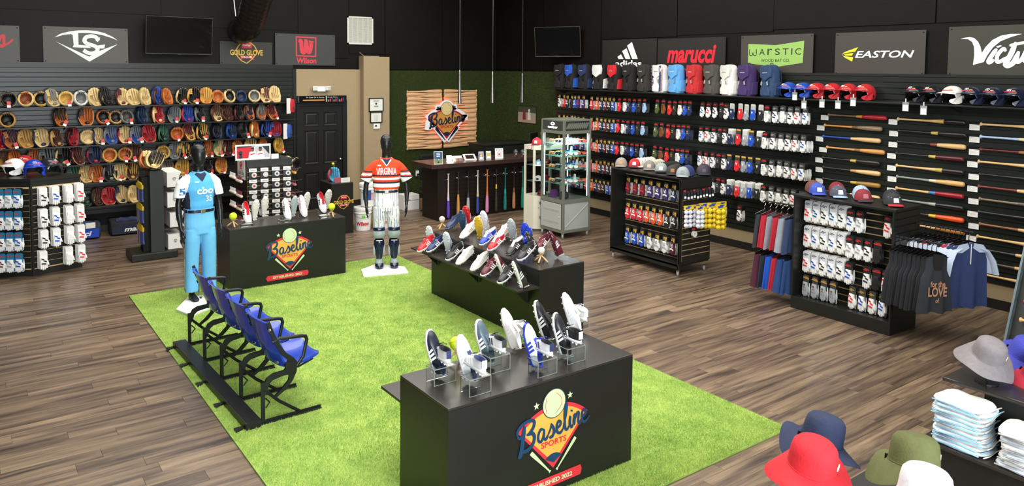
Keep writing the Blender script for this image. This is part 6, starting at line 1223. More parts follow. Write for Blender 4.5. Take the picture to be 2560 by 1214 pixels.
# balls on bat tripods
def ball_f():
    t = thing('ball', 'ball', 'ball'); m = MB(); m.ball(0, 0, 0, 1, n=20, k=14); obj('cover', m, mat('tinted_ball', tint=True, rough=.5, bump=.1), t, smooth=True)
    m = MB(); m.tube([(1.01*math.cos(a)*math.cos(.62*math.sin(2*a)), 1.01*math.sin(a)*math.cos(.62*math.sin(2*a)), 1.01*math.sin(.62*math.sin(2*a))) for a in [2*PI*i/40 for i in range(41)]], .022, 4, cap=False); obj('stitching', m, T_SATIN, t); return t
BALL = Proto(ball_f)
def tripod(px, py, z, R, col, st, lab, nb=3):
    P = fl(px, py, z); h = .09; t = thing('bat_tripod', 'mini bat tripod under the %s' % lab, 'stand', (P.x, P.y, z+.001))
    for k in range(nb):
        a = 2*PI*k/nb+.5; m = MB(); m.tube([(.075*math.cos(a), .075*math.sin(a), .008), (.045*math.cos(a), .045*math.sin(a), .035), (-.02*math.cos(a), -.02*math.sin(a), h), (-.028*math.cos(a), -.028*math.sin(a), h+.012)], [.010, .0095, .005, .0065], 8); obj('mini_bat', m, WOOD, t, smooth=True)
    BALL.place((P.x, P.y, z+h+R*.98), (.4, .3, 0), lab, None, {'cover': col, 'stitching': st}, R)
tripod(583, 567, .79, .048, '#c8dc1e', '#8a9a10', 'yellow green softball at the left end of the left plinth'); tripod(829, 541, .79, .048, '#c8dc1e', '#8a9a10', 'yellow green softball at the right end of the left plinth')
tripod(1105, 572, .795, .037, '#ddd3c8', '#b04038', 'white baseball at the far end of the long plinth', 4); tripod(1353, 655, .795, .037, '#ddd3c8', '#b04038', 'white baseball near the corner of the long plinth', 4)
tripod(1140, 905, .796, .046, '#c8dc1e', '#8a9a10', 'yellow green softball among cleats on the nearest plinth', 3)
# ================================================================== MANNEQUINS
def fuse(mb, vox, sm=4, name='m'):
    me = mb.mesh(name, []); o = bpy.data.objects.new('tmp', me); COL.objects.link(o)
    r = o.modifiers.new('r', 'REMESH'); r.mode = 'VOXEL'; r.voxel_size = vox; s = o.modifiers.new('s', 'SMOOTH'); s.factor = .5; s.iterations = sm
    dg = bpy.context.evaluated_depsgraph_get(); out = bpy.data.meshes.new_from_object(o.evaluated_get(dg)); bpy.data.objects.remove(o); out.shade_smooth(); return out
def ell(z, rx, ry, cy=0, cx=0, n=24, k=2.3): return [(cx+rx*(1 if math.cos(a) > 0 else -1)*abs(math.cos(a))**(2/k), cy+ry*(1 if math.sin(a) > 0 else -1)*abs(math.sin(a))**(2/k), z) for a in [2*PI*i/n for i in range(n)]]
def arms(m, g=0., cut=None, sp=0.):
    for s in (-1, 1):
        P = [(s*.12, 0, 1.455), (s*.175, .005, 1.415), (s*(.220+sp*.4), .012, 1.32), (s*(.262+sp), .012, 1.17), (s*(.268+sp*1.1), -.012, 1.05), (s*(.262+sp*1.1), -.04, .93), (s*(.258+sp*1.1), -.05, .88)]
        R = [.050, .050, .045, .039, .040, .028, .024]
        if cut: P, R = P[:cut], R[:cut]
        m.tube(P, [r+g for r in R], 14, flat=.92)
def hand(m, s, sp=0):
    x0, y0, z0 = s*(.257+sp*1.1), -.052, .875
    m.loft([[(x0+a*.5*w, y0+b*.5*l-.006*k, z0-k*.028) for a, b in ((-1, -1), (0, -1.15), (1, -1), (1, 1), (0, 1.15), (-1, 1))] for k, (w, l) in enumerate(((.040, .045), (.034, .062), (.032, .080), (.028, .084)))])
    for k, (dy, L) in enumerate(((-.034, .072), (-.012, .084), (.011, .078), (.031, .062))):
        y = y0-.018+dy; m.tube([(x0, y, z0-.07), (x0+s*-.002, y-.002, z0-.095), (x0-s*.010, y-.004, z0-.095-L*.5), (x0-s*.024, y-.004, z0-.095-L*.92)], [.0105, .0098, .009, .007], 8)
    m.tube([(x0-s*.004, y0-.026, z0-.012), (x0-s*.016, y0-.055, z0-.04), (x0-s*.022, y0-.066, z0-.075), (x0-s*.024, y0-.064, z0-.098)], [.013, .012, .010, .008], 8)
def body_mesh(sp):
    m = MB()
    m.loft([ell(.84, .15, .10), ell(.92, .165, .11), ell(1.02, .148, .10), ell(1.12, .132, .09), ell(1.24, .148, .10), ell(1.36, .160, .104, -.005), ell(1.43, .155, .090, .0), ell(1.49, .12, .075, .005), ell(1.54, .075, .062, .01), ell(1.57, .058, .058, .01)])
    m.loft([ell(1.53, .066, .066, .01), ell(1.58, .060, .062, .008), ell(1.65, .058, .062, .0)])
    m.loft([ell(1.625, .03, .04, -.03, k=2), ell(1.645, .052, .066, -.022, k=2), ell(1.69, .070, .092, -.008, k=2), ell(1.74, .080, .104, 0, k=2), ell(1.79, .084, .107, .004, k=2), ell(1.84, .074, .094, .006, k=2), ell(1.872, .048, .062, .006, k=2), ell(1.885, .015, .02, .006, k=2)])
    arms(m, 0, None, sp)
    for s in (-1, 1):
        hand(m, s, sp); m.tube([(s*.085, 0, .90), (s*.095, -.005, .75), (s*.10, -.01, .50), (s*.103, .012, .38), (s*.105, .015, .25), (s*.105, .01, .10), (s*.105, .0, .05)], [.092, .082, .058, .056, .047, .034, .034], 14)
        m.loft([[(s*.105+a*w, y, z) for a, z in ((-1, .012), (1, .012), (.9, h), (0, h*1.25), (-.9, h))] for y, w, h in ((.055, .026, .05), (.02, .034, .07), (-.06, .040, .05), (-.13, .042, .032), (-.165, .03, .022))])
    return fuse(m, .0072, 3, 'mannequin_body')
def recolor(me, mats, f):
    me.materials.clear()
    for q in mats: me.materials.append(q)
    for p in me.polygons: p.material_index = f(*p.center)
    return me
def decal(parent, bvh, s, x, z, w, h, mt, name='lettering', curve=0, bold=.03, shear=0, off=.004, back=0, rot=0):
    V, F = text_geo(s, shear, bold); W_ = []
    for a, b in V:
        X = x+a*w; Z = z+b*h-curve*(a*2)**2; hit = bvh.ray_cast(Vector((X, -1, Z)), Vector((0, 1, 0)))[0]; W_.append((X, (hit.y if hit else -.1)-off, Z))
    m = MB(); m.add(W_, F, 0); return obj(name, m, mt, parent)
MANB = mat('mannequin_black', '#17191a', .32, noise=.04)
def cloth(name, col, r=.8): return mat(name, col, r, noise=.05, nscale=12, bump=.35, bscale=9)
def mannequin(label, P, rz, spec, k=1.0):
    t = thing('mannequin', label, 'mannequin', P, rz); t.scale = (k, k, k)
    obj('body', body_mesh(spec['sp']), None, t).data.materials.append(MANB)
    # jersey
    m = MB(); m.loft([ell(spec['hem'], .165, .118), ell(1.12, .168+spec['sl']*.5, .124), ell(1.15, .176+spec['sl']*.5, .128), ell(1.22, .176+spec['sl']*.4, .124), ell(1.34, .186, .128, -.006), ell(1.44, .180, .112), ell(1.49, .150, .098, .005), ell(1.53, .115, .084, .008), ell(1.548, .092, .074, .01), ell(1.558, .07, .066, .012)])
    for s in (-1, 1):
        e = spec['sl']; m.tube([(s*.09, 0, 1.475), (s*.155, 0, 1.452), (s*.200, .005, 1.41), (s*(.230+spec['sp']*.4+e*.3), .012, 1.33), (s*(.250+spec['sp']*.9+e), .012, spec['cuff'])], [.062, .066, .068, .068+e*.4, .074+e*.6], 18, flat=.95)
    me = fuse(m, .0065, 9, 'jersey'); recolor(me, spec['jm'], spec['jf']); J = obj('jersey', me, None, t); bv = BVHTree.FromPolygons([v.co for v in me.vertices], [list(p.vertices) for p in me.polygons])
    for a in spec['txt']: decal(J, bv, *a[0], **a[1])
    # pants
    m = MB(); b = spec['pb']; m.loft([ell(.80, .168, .118), ell(.90, .182, .126), ell(1.0, .174, .122), ell(1.12, .170, .124)])
    for s in (-1, 1):
        m.loft([ell(.86, .095, .11, 0, s*.085), ell(.75, .096, .108, 0, s*.095), ell(.60, .088, .094, 0, s*.100), ell(.50, .083, .086, 0, s*.104), ell(.36, .080, .083, .005, s*.106), ell(.22, .078, .08, .005, s*.108), ell(b, .078, .082, .0, s*.11)] if b < .4 else [ell(.86, .095, .11, 0, s*.085), ell(.75, .096, .108, 0, s*.095), ell(.62, .086, .092, 0, s*.100), ell(b, .080, .084, 0, s*.104)])
    me = fuse(m, .0085, 3, 'trousers'); recolor(me, spec['pm'], spec['pf']); T_ = obj('trousers', me, None, t)
    m = MB(); m.loft([ell(1.065, .168, .121), ell(1.07, .176, .130), ell(1.10, .175, .130), ell(1.105, .167, .121)], cap=(False, False)); Bl = obj('belt', m, spec['belt'], t, smooth=.5)
    m = MB(); m.box(-.028, .028, -.132, -.124, 1.062, 1.108, bev=.003); obj('buckle', m, STEEL, Bl)
    for a in (-1.9, -1.1, -.55, .55, 1.1, 1.9): m = MB(); m.cbox(.172*math.sin(a), -.127*math.cos(a), 1.087, .015, .012, .056); obj('belt_loop', m, spec['pm'][0], T_)
    def pr(x, z): h_ = bv.ray_cast(Vector((x, -1, z)), Vector((0, 1, 0)))[0]; return (x, (h_.y if h_ else -.06)-.004, z)
    cv = [(-.088, 1.548), (-.066, 1.53), (-.044, 1.505), (-.022, 1.475), (0, 1.450), (.022, 1.475), (.044, 1.505), (.066, 1.53), (.088, 1.548)]
    m = MB(); m.loft([[pr(x, z-.008) for x, z in cv], [pr(x*.80, z+.006) for x, z in cv]], closed=False, cap=(False, False)); obj('v_neck_band', m, spec['coll'], J)
    m = MB(); m.loft([[pr(x*.80, z+.004) for x, z in cv], [pr(x*.5, 1.535+.012*abs(x)/.08) for x, z in cv]], closed=False, cap=(False, False)); obj('undershirt', m, NV_, J)
    m = MB(); m.loft([[(x*1.0, y-.118*0, z) for x, y, z in r] for r in ([(.078*math.sin(a), -.070*math.cos(a)+.008, 1.557-.02*max(0, math.cos(a))**3) for a in [2*PI*i/32 for i in range(32)]], [(.086*math.sin(a), -.083*math.cos(a)+.008, 1.549-.02*max(0, math.cos(a))**3) for a in [2*PI*i/32 for i in range(32)]])], cap=(False, False)); obj('collar', m, spec['coll'], J, smooth=True)
    return t, J, T_
def plate(P, pts, label):
    C_ = sum(pts, Vector())/len(pts); t = thing('home_plate', label, 'base plate', (C_.x, C_.y, .012)); m = MB(); Q = [((p.x-C_.x), (p.y-C_.y)) for p in pts]; n = len(Q)
    if sum(Q[i][0]*Q[(i+1) % n][1]-Q[(i+1) % n][0]*Q[i][1] for i in range(n)) < 0: Q = Q[::-1]
    m.loft([[(x, y, 0) for x, y in Q], [(x, y, .022) for x, y in Q], [(x*.97, y*.97, .027) for x, y in Q]]); obj('plate', m, WHT, t); return t
# home plate shapes
c2 = fl(962, 673, .03); a = .26
def plate_pts(cx, cy, ang, s=.235): return [Vector((cx+math.cos(ang)*x*s-math.sin(ang)*y*s, cy+math.sin(ang)*x*s+math.cos(ang)*y*s, 0)) for x, y in ((-1, -1), (1, -1), (1, .1), (0, 1.1), (-1, .1))]
plate(None, [fl(903, 673, .035), fl(909, 689, .035), fl(1021, 680, .035), fl(1012, 666, .035), fl(940, 659, .035)], 'white home plate base under the orange jersey mannequin')
plate(None, [fl(440, 772, .035), fl(471, 740, .035), fl(520, 737, .035), fl(545, 760, .035), fl(477, 787, .035)], 'white home plate base under the light blue mannequin')
SKY, NV_, WT = cloth('jersey_sky_blue', '#4fa3d8'), cloth('jersey_navy', '#1c2540'), cloth('jersey_white', '#e2e2e2')
PSK = cloth('trouser_sky_blue', '#67b2e2')
def jf1(x, y, z):
    if z > 1.505 and abs(x) < .10: return 0
    if abs(x) > .120+max(0, (1.50-z))*.28 and z > 1.26 and abs(x) > .15-.05*(z > 1.42): return 2
    return 1 if abs(x) > .135 and z < 1.32 and y < .06 and y > -.085 else 0
def pf1(x, y, z):
    if abs(x) > .12 and abs(y) < .024 and abs(x) > (.14 if z > .8 else .165): return 1 if abs(y) > .009 else 2
    return 0
m1 = fl(502, 748, .012); m1.z = .038
sp1 = dict(sp=-.02, hem=1.06, sl=0., cuff=1.25, jm=[SKY, NV_, WT], jf=jf1, pm=[PSK, NV_, WT], pf=pf1, pb=.10, belt=mat('navy_belt', '#151b2c', .35), coll=NV_,
          txt=[(('cbo', .03, 1.335, .20, .085, WPRINT), dict(bold=.03)), (('35', .075, 1.235, .075, .075, WPRINT), dict(bold=.02)), (('5', -.215, 1.33, .075, .085, mat('digit_blue', '#1f6fa8', .6)), dict(bold=.03)), (('-', -.06, 1.44, .045, .016, WPRINT), dict(name='chest_mark'))])
mannequin('faceless black mannequin in sky blue baseball uniform with cbo lettering', m1, .12, sp1, .985)
m = MB(); m.tube([(.0, .09, .0), (.0, .09, .25)], .008, 8); t = thing('support_rod', 'steel support rod behind the light blue mannequin', 'rod', (m1.x, m1.y, .039)); obj('rod', m, STEEL, t)
ORJ = cloth('jersey_orange', '#e63c12')
def jf2(x, y, z):
    if abs(x) > .198 and z < 1.43:   # sleeve stripes
        s = z-(1.235)
        return 2 if s < .04 else 1 if s < .060 else 0 if s < .078 else 2 if s < .108 else 0 if s < .122 else 1 if s < .140 else 0
    return 0 if z < 1.145 else 2 if z < 1.20 else 1 if z < 1.228 else 0 if z < 1.25 else 2 if z < 1.285 else 0 if z < 1.302 else 1 if z < 1.322 else 0
def pf2(x, y, z):
    a = math.atan2(y, x-(.1 if x > 0 else -.1)*(1 if z < .85 else .0)); q = (a*(.09 if z < .85 else .17)/.022) % 1
    return 1 if q < .20 else 0
m2 = fl(966, 668, .012); m2.z = .038
sp2 = dict(sp=.02, hem=1.10, sl=.03, cuff=1.235, jm=[ORJ, NV_, WT], jf=jf2, pm=[WT, mat('pinstripe_blue', '#5b6c96', .8)], pf=pf2, pb=.44, belt=mat('dark_green_belt', '#1c2b30', .35), coll=WT,
          txt=[(('VIRGINIA', .0, 1.378, .285, .098, WPRINT), dict(bold=.02, curve=.012)), (('-', -.10, 1.455, .045, .016, WPRINT), dict(name='chest_mark'))])
t2, J2, T2_ = mannequin('faceless black mannequin in orange VIRGINIA jersey with catcher leg guards', m2, -.42, sp2, .985)
bm_ = MB(); [bm_.lathe([(.007, 0), (.006, .004)], 8, 0, TR(0, -.131+.0*k, z, PI/2)) for k, z in enumerate((1.46,))]; obj('button', bm_, WHT, J2)
LGN, LGS, LGP = mat('guard_navy', '#101c3c', .15, coat=.5), mat('guard_silver', '#8f9a98', .3, noise=.06), mat('guard_pad', '#a7aca6', .7)
for s in (-1, 1):
    def gr(z, w, y, h=.02, cx=s*.105, n=9): return [(cx+w*math.sin(q), y-h*math.cos(q), z) for q in [-1.45+2.9*i/(n-1) for i in range(n)]]
    def plate_(name, rows, mt, par): m = MB(); R = [gr(*r) for r in rows]; m.loft(R+[[(x, y+.012, z) for x, y, z in r] for r in R[::-1]], closed=True, cap=(True, True)) if 0 else m.loft([r+[(x*1, y+.014, z) for x, y, z in r[::-1]] for r in R], cap=(True, True)); return obj(name, m, mt, par, smooth=.7)
    G = plate_('leg_guard', [(.40, .070, -.075, .035), (.34, .074, -.078, .04), (.26, .060, -.075, .042), (.16, .046, -.060, .045), (.10, .040, -.05, .05)], LGN, t2)
    plate_('thigh_pad', [(.575, .078, -.080, .035), (.555, .084, -.085, .04), (.53, .080, -.084, .04)], LGN, G); plate_('knee_cap', [(.525, .080, -.088, .045), (.49, .090, -.095, .05), (.455, .088, -.095, .05), (.425, .070, -.085, .045)], LGS, G)
    plate_('shin_crest', [(.40, .058, -.095, .04), (.36, .06, -.105, .04), (.29, .04, -.105, .04), (.20, .026, -.10, .035), (.13, .028, -.09, .035)], LGN, G)
    for q in (-1, 1): m = MB(); m.ball(s*.105+q*.066, -.055, .24, .022, .035, .085, 10, 7); obj('side_pad', m, LGP, G, smooth=True)
    plate_('ankle_plate', [(.13, .052, -.065, .05), (.09, .058, -.075, .06), (.05, .062, -.09, .07)], LGS, G); plate_('toe_cap', [(.075, .055, -.12, .05), (.05, .062, -.13, .07), (.02, .060, -.13, .075), (.012, .055, -.13, .07)], LGN, G)
    m = MB(); m.box(-.042, .042, -.006, .006, 0, .002); obj('white_mark', m, WPRINT, G, (s*.105, -.146, .40), RB)
    for z in (.30, .20): m = MB(); m.tube([(s*.105+.07*math.cos(q), .01+.085*math.sin(q), z) for q in [PI*i/8 for i in range(9)]], .008, 5, flat=2); obj('strap', m, BLKM, G)
# ================================================================== STADIUM SEATS
SS = thing('stadium_seats', 'row of four blue folding stadium seats on a black steel rail', 'seats', (1.80, 6.88, .013), .03)
SB = mat('stadium_blue', '#1a3dab', .25, coat=.3, noise=.04); CI = mat('cast_iron_black', '#121314', .38, noise=.1, bump=.1)
m = MB(); m.box(-.13, -.005, -1.09, 1.10, .0, .055, bev=.006); m.box(-.125, -.01, -1.095, -1.07, 0, .054); obj('rail', m, CI, SS)
PIT_ = .525
for k in range(5):
    y = -1.05+k*PIT_; m = MB()
    m.box(0, .50, y-.025, y+.025, .0, .012); m.box(.0, .50, y-.004, y+.004, .012, .028)
    fb = obj('foot_bar', m, CI, SS)
    m = MB(); m.prism([(-.13, -.0), (-.20, -.035), (-.20, .035), (-.13, .03)], 0, .014, 0, TR(0, y, 0)); obj('foot_tab', m, CI, SS)
    m = MB(); Q = lambda P: [(x, z) for x, z in P]; M = TR(0, y, 0, PI/2)
    m.prism([(.005, .01), (.035, .01), (.035, .33), (.005, .33)], -.006, .006, 0, M)
    m.tube([(.03, y, .27), (.15, y, .15), (.32, y, .02)], .011, 6, flat=1.3)
    S1 = [(.02, .30), (.05, .36), (.10, .385), (.19, .39), (.22, .42), (.22, .47), (.17, .52), (.13, .60), (.085, .70), (.055, .80), (.08, .81), (.115, .71), (.16, .61), (.21, .53), (.27, .48), (.30, .44), (.295, .36), (.26, .29), (.20, .23), (.12, .18), (.10, .19), (.17, .245), (.225, .30), (.235, .345), (.19, .35), (.10, .335), (.07, .31), (.05, .25), (.03, .22)]
    m.prism(S1, -.009, .009, 0, M); m.tube([(.04, y, .12), (.075, y, .16), (.04, y, .2)], .006, 5); m.tube([(.235, y-.015, .42), (.235, y+.015, .42)], .035, 12)
    st = obj('standard', m, CI, SS)
    m = MB(); m.tube([(.10, y, .635), (.16, y, .655), (.34, y, .640), (.375, y, .63), (.385, y, .60), (.355, y, .47), (.30, y, .40)], .011, 8, flat=1.4); obj('armrest', m, CI, SS, smooth=.8)
    m = MB(); 
    for z in (.47, .74): m.ball(.135 if z < .6 else .075, y+.0, z, .014, .022, .014, 8, 5)
    obj('bolt', m, CHROME, SS)
for k in range(4):
    y = -1.05+(k+.5)*PIT_; n = 12
    def bk(v, e, z, x0): return [(x0-.055*(1-abs(u)**2.2)*1.0+e+.02, y+u*.235, z+.018*(1-u*u)*(1 if v > 3 else 0)) for u in [-1+2*i/n for i in range(n+1)]]
    rows = [(.405, .195), (.43, .182), (.50, .155), (.505, .146), (.59, .118), (.595, .112), (.68, .088), (.76, .065), (.785, .052), (.79, .040)]
    m = MB(); A_ = [bk(i, (.006 if i in (3, 5) else 0), z, x) for i, (z, x) in enumerate(rows)]; B_2 = [[(x+.014, y_, z) for x, y_, z in r] for r in A_]
    m.loft([a+b[::-1] for a, b in zip(A_, B_2)], cap=(True, True)); obj('backrest', m, SB, SS, smooth=.7)
    m = MB(); R = []
    for i, (x, z, w) in enumerate(((.19, .425, .20), (.22, .418, .225), (.32, .415, .232), (.42, .435, .232), (.48, .452, .225), (.515, .455, .20), (.525, .448, .17))):
        R.append([(x, y+u*w, z-.022*(1-u*u)) for u in [-1+2*j/10 for j in range(11)]]+[(x, y+u*w, z-.022-.022*(1-u*u)) for u in [1-2*j/10 for j in range(11)]])
    m.loft(R); obj('seat', m, SB, SS, smooth=.7)
    m = MB(); m.tube([(.235, y-.25, .405), (.235, y+.25, .405)], .014, 8); m.tube([(.24, y-.2, .40), (.34, y-.19, .36), (.47, y-.185, .40)], .008, 6); m.tube([(.24, y+.2, .40), (.34, y+.19, .36), (.47, y+.185, .40)], .008, 6); obj('hinge_frame', m, CI, SS)
# ================================================================== BUCKETS
def bucket(P, lab, txt=True, blue=False):
    t = thing('bucket', lab, 'bucket', P, -.45)
    m = MB(); m.lathe([(.125, 0), (.13, .004), (.146, .30), (.158, .302), (.158, .315), (.147, .318), (.149, .345), (.158, .347), (.158, .36), (.15, .362)], 32); obj('pail', m, WHT, t, smooth=.6)
    m = MB(); m.lathe([(.160, .362), (.162, .385), (.155, .402), (.145, .402), (.140, .392), (.01, .392)], 32, cap=(False, True)); obj('lid', m, mat('lid_white', '#dcdcd8', .45), t, smooth=.6)
    m = MB(); m.tube([(.16*math.cos(a), .16*math.sin(a), .33-.13*math.sin((a+PI*1.0)/1.0)*-1 if 0 else .33+.10*math.sin(a)) for a in [PI+PI*i/14 for i in range(15)]], .003, 5); obj('bail_handle', m, GREYD, t)
    def wrap(pts, z0, mt, nm, e=.001, o=0):
        m = MB(); m.loft([[((.1315+(z*.0155/.3)+e)*math.sin(a), -(.1315+(z*.0155/.3)+e)*math.cos(a), z) for a in [pts[0]+(pts[1]-pts[0])*i/8 for i in range(9)]] for z in z0], closed=False, cap=(False, False)); obj(nm, m, mt, t)
    if blue:
        wrap((-.7, .35), (.12, .29), mat('blue_print', '#1f4e9e', .5), 'blue_label'); wrap((-.45, .0), (.05, .09), RED, 'red_label'); wrap((.35, .9), (.12, .25), mat('flag_print', '#d8b0b0', .5), 'striped_label', .002)
    if txt:
        V, F = text_geo('Wilson', .15, .04); m = MB(); m.add([(.146*math.sin(a*1.55), -.146*math.cos(a*1.55), .13+b*.065) for a, b in V], F); obj('lettering', m, RED, t); wrap((-.1, .3), (.23, .275), mat('green_sticker', '#6fd02a', .5), 'price_sticker', .004)
    return t
bucket((5.60, 12.05, 0), 'white plastic bucket with red word and green sticker beside the small plinth'); bucket((5.92, 12.00, 0), 'white plastic bucket half hidden behind the orange mannequin, red word'); bucket((5.72, 12.08, .405), 'white bucket with blue label stacked on the other buckets', False, True)
# ================================================================== DUFFELS, STAND GOODS
def duffel(P, w, lab, body, panel, top):
    t = thing('duffel_bag', lab, 'bag', P); d, h = .16, .27
    def r(x, k): return [(x, d*k*math.cos(a)*(abs(math.cos(a))**-.35 if abs(math.cos(a)) > .01 else 1), h/2+h/2*k*math.sin(a)*(abs(math.sin(a))**-.35 if abs(math.sin(a)) > .01 else 1)) for a in [2*PI*i/20+.01 for i in range(20)]]
    m = MB(); m.loft([r(-w/2, .85), r(-w/2+.02, .97), r(-w/4, 1), r(0, .98), r(w/4, 1), r(w/2-.02, .97), r(w/2, .85)]); obj('body', m, cloth('bag_'+body[1:], body), t, smooth=.8)
    m = MB(); m.box(-w/2+.02, w/2-.03, -.172, -.158, .03, .15); m.prism([(-w/2+.02, .15), (w/2-.03, .15), (w/2-.03, .17), (-w/4, .20)], .158, .168, 0, TR(0, 0, 0, PI/2)); obj('front_panel', m, cloth('bagp_'+panel[1:], panel), t)
    m = MB(); [m.tube([(-w/2+.1+i*.16, -.1, .235), (-w/2+.16+i*.16, -.11, .26+.0*i), (-w/2+.24+i*.16, -.10, .235)], .045, 8) for i in range(int(w/.17))]; obj('top_pocket', m, cloth('bagt_'+top[1:], top), t, smooth=.8)
    m = MB(); add_text(m, 'marucci', .0, 0, min(.5, w*.6), .075, 0, 0, shear=.25, bold=.03); obj('lettering', m, WPRINT, t, (.04, -.1735, .10), RB); return t
a = duffel((1.35, 13.93, 0), .85, 'royal blue duffel bag with white slanted lettering under the glove shelves', '#232834', '#1d43b0', '#26345c'); duffel((2.32, 13.97, 0), .80, 'black and navy duffel bag, left neighbour royal blue, under the glove shelves', '#1a1b1f', '#1b2338', '#1f2c50')
m = MB(); m.box(-.07, .07, -.003, .0, -.045, .045); m.box(-.05, .05, -.004, -.003, -.03, -.025); t = thing('price_sheet', 'white price sheet on top of the royal blue duffel bag', 'price card', (1.62, 13.745, .235)); obj('sheet', m, CARD, t)
def maskbox_f():
    t = thing('boxed_mask', 'white boxed mask', 'box'); P = [(-.11, 0), (.09, 0), (.06, .06), (.05, .11), (.06, .16), (.09, .215), (-.11, .215)]
    m = MB(); m.prism(P, -.10, .10, 0, TR(0, 0, 0, PI/2)); obj('carton', m, mat('carton_white', '#dad9d4', .6), t); m = MB(); m.ball(.075, 0, .11, .05, .08, .075, 12, 8); obj('mask', m, BLKG, t, smooth=True)
    m = MB(); [m.tube([(.10, y, .06), (.128, y*.8, .11), (.10, y, .16)], .006, 5) for y in (-.05, 0, .05)]; obj('cage_bar', m, T_GLOSS, t)
    m = MB(); m.tube([(-.01+.022*math.cos(q), -.101, .12+.022*math.sin(q)) for q in [i*PI/5 for i in range(10)]], .003, 4); m.tube([(-.01, -.101, .10), (-.02, -.101, .13), (.005, -.101, .125)], .003, 4); obj('printed_logo', m, BLKM, t); return t
MK = Proto(maskbox_f)
for r, z in enumerate((.12, .442, .742, 1.042)):
    for k in range(3 if r == 3 else 2): MK.place((2.51+.03*(r == 1), 11.95+k*.215, z), (0, 0, 0), 'white boxed mask, %s in depth on the %s shelf of the post stand' % (nth(k), ['lowest', 'second', 'third', 'top'][r]), 'boxed masks on the post stand', {'cage_bar': ['#9a9a9a', '#b3242c', '#cfcfcf', '#d8c8a0'][r]})
HELM.place((2.78, 12.15, .742), (0, 0, .5), 'red catcher helmet behind the mannequin on the post stand shelf', None, {'shell': '#b0202a', 'brim': '#b0202a', 'jaw_guard': '#b0202a'})
def sock_f():
    t = thing('sock_pack', 'sock pack', 'socks'); m = MB(); m.prism([(-.035, 0), (.035, 0), (.035, -.2), (.05, -.24), (-.02, -.26), (-.035, -.2)], 0, .02, 0, TR(0, 0, 0, PI/2)); obj('socks', m, T_CLOTH, t); m = MB(); m.box(-.037, .037, -.023, .002, -.06, .0); m.tube([(-.02, -.01, -.0), (0, -.01, .03), (.02, -.01, 0)], .006, 5); obj('yellow_header', m, mat('yellow_card', '#c9ac2a', .5), t); return t
SK = Proto(sock_f)
for r in range(3):
    for k in range(5): SK.place((2.07, 11.90+k*.06, 1.10-r*.31), (0, 0, -PI/2+.3), 'sock pack with yellow header, %s in the %s row on the post stand' % (nth(k), ['top', 'middle', 'bottom'][r]), 'sock packs on the post stand', {'socks': ['#3e4d86', '#8e5a6a', '#9a9fb8', '#2f3a6a', '#b09098'][k]})
for dx, dy, rz, cc in ((0, 0, .3, (ORG, BLN)), (.10, -.12, 1.0, (BLC, BLN)), (.02, -.22, -.4, (BLN, BLC))): GLOVE.place((2.17+dx, 12.0+dy, 1.325+(.03 if dy < -.15 else 0)), (-.5, .3, rz), '%s glove heaped on top of the post stand' % {ORG: 'orange', BLC: 'black and blond', BLN: 'blond'}[cc[0]], 'gloves heaped on the post stand', {'palm': cc[0], 'finger': cc[1], 'thumb': cc[0], 'web': cc[1], 'lacing': cc[1], 'wrist_patch': cc[0]}, .95)
# ================================================================== GRIP TAPE GONDOLA GOODS
GX, GY = 4.03, 12.55
def grip_f():
    t = thing('grip_tape_box', 'grip tape box', 'box'); m = MB(); m.box(-.06, .06, -.075, 0, -.05, 0, bev=.002); obj('white_header', m, WHT, t); m = MB(); m.box(-.06, .06, -.06, 0, -.155, -.05); obj('dark_box', m, mat('dark_box', '#2a2b2e', .4), t)
    m = MB(); m.lathe([(.0, 0), (.040, 0), (.040, .02), (.018, .021), (.018, .012), (0, .012)], 16, 0, TR(.02, -.06, -.10, PI/2)); obj('tape_window', m, mat('tape_white', '#d2d3d0', .4), t); m = MB(); m.lathe([(.017, .0), (.017, .003)], 10, 0, TR(.02, -.079, -.10, PI/2)); obj('tape_roll', m, T_SATIN, t); m = MB(); m.box(-.04, .04, -.0765, -.0755, -.03, -.024); m.box(-.03, .01, -.0765, -.0755, -.016, -.012); obj('print', m, mat('grey_lettering', '#8b7f80', .5), t); return t
GT = Proto(grip_f)
for r in range(6):
    for k in range(4):
        if r == 1 and k == 1: pass
        GT.place((GX-.27+k*.185, GY-.35, 1.185-r*.175), (0, 0, -.35), 'boxed grip tape, %s from left in the %s row of the grip gondola' % (nth(k), nth(r)), 'boxed grip tapes', {'tape_roll': ['#b3242c', '#d5d2cc', '#33406a', '#43524a'][(k+r // 2) % 4]})
def kc_f():
    t = thing('hanging_baseball', 'ball on a strap', 'ball'); m = MB(); m.ball(0, 0, 0, .024, n=12, k=8); obj('cover', m, T_CLOTH, t, smooth=True); m = MB(); m.box(-.008, .008, -.004, .004, .022, .075); obj('strap', m, T_SATIN, t); return t
KC = Proto(kc_f)
for r, z in enumerate((.98, .74, .52, .32)):
    for k in range(5):
        for q in range(2): KC.place((GX-.45-.09*k*.0-.0-(.10*q if 1 else 0), GY-.32+.055*k*1.1, z+.07*q*(1 if r < 3 else .6)), 0, 'small strapped baseball, %s along %s row of the %s string, gondola left side' % (nth(k), nth(r), ['near', 'far'][q]), 'strapped baseballs on the left of the grip gondola', {'cover': '#dccfbd' if r != 3 else '#c8a0a8', 'strap': '#c9c9cc' if q else '#7b3a48'})
for r, z in enumerate((1.06, .86, .66, .45)):
    for k in range(6): KC.place((GX+.43, GY-.33+.05*k, z), 0, 'small strapped baseball, %s in %s row on gondola right side' % (nth(k), nth(r)), 'strapped baseballs on the right of the grip gondola', {'cover': ['#d6a13c', '#b87a78', '#c89a94', '#b98a86'][r], 'strap': '#54303a'})
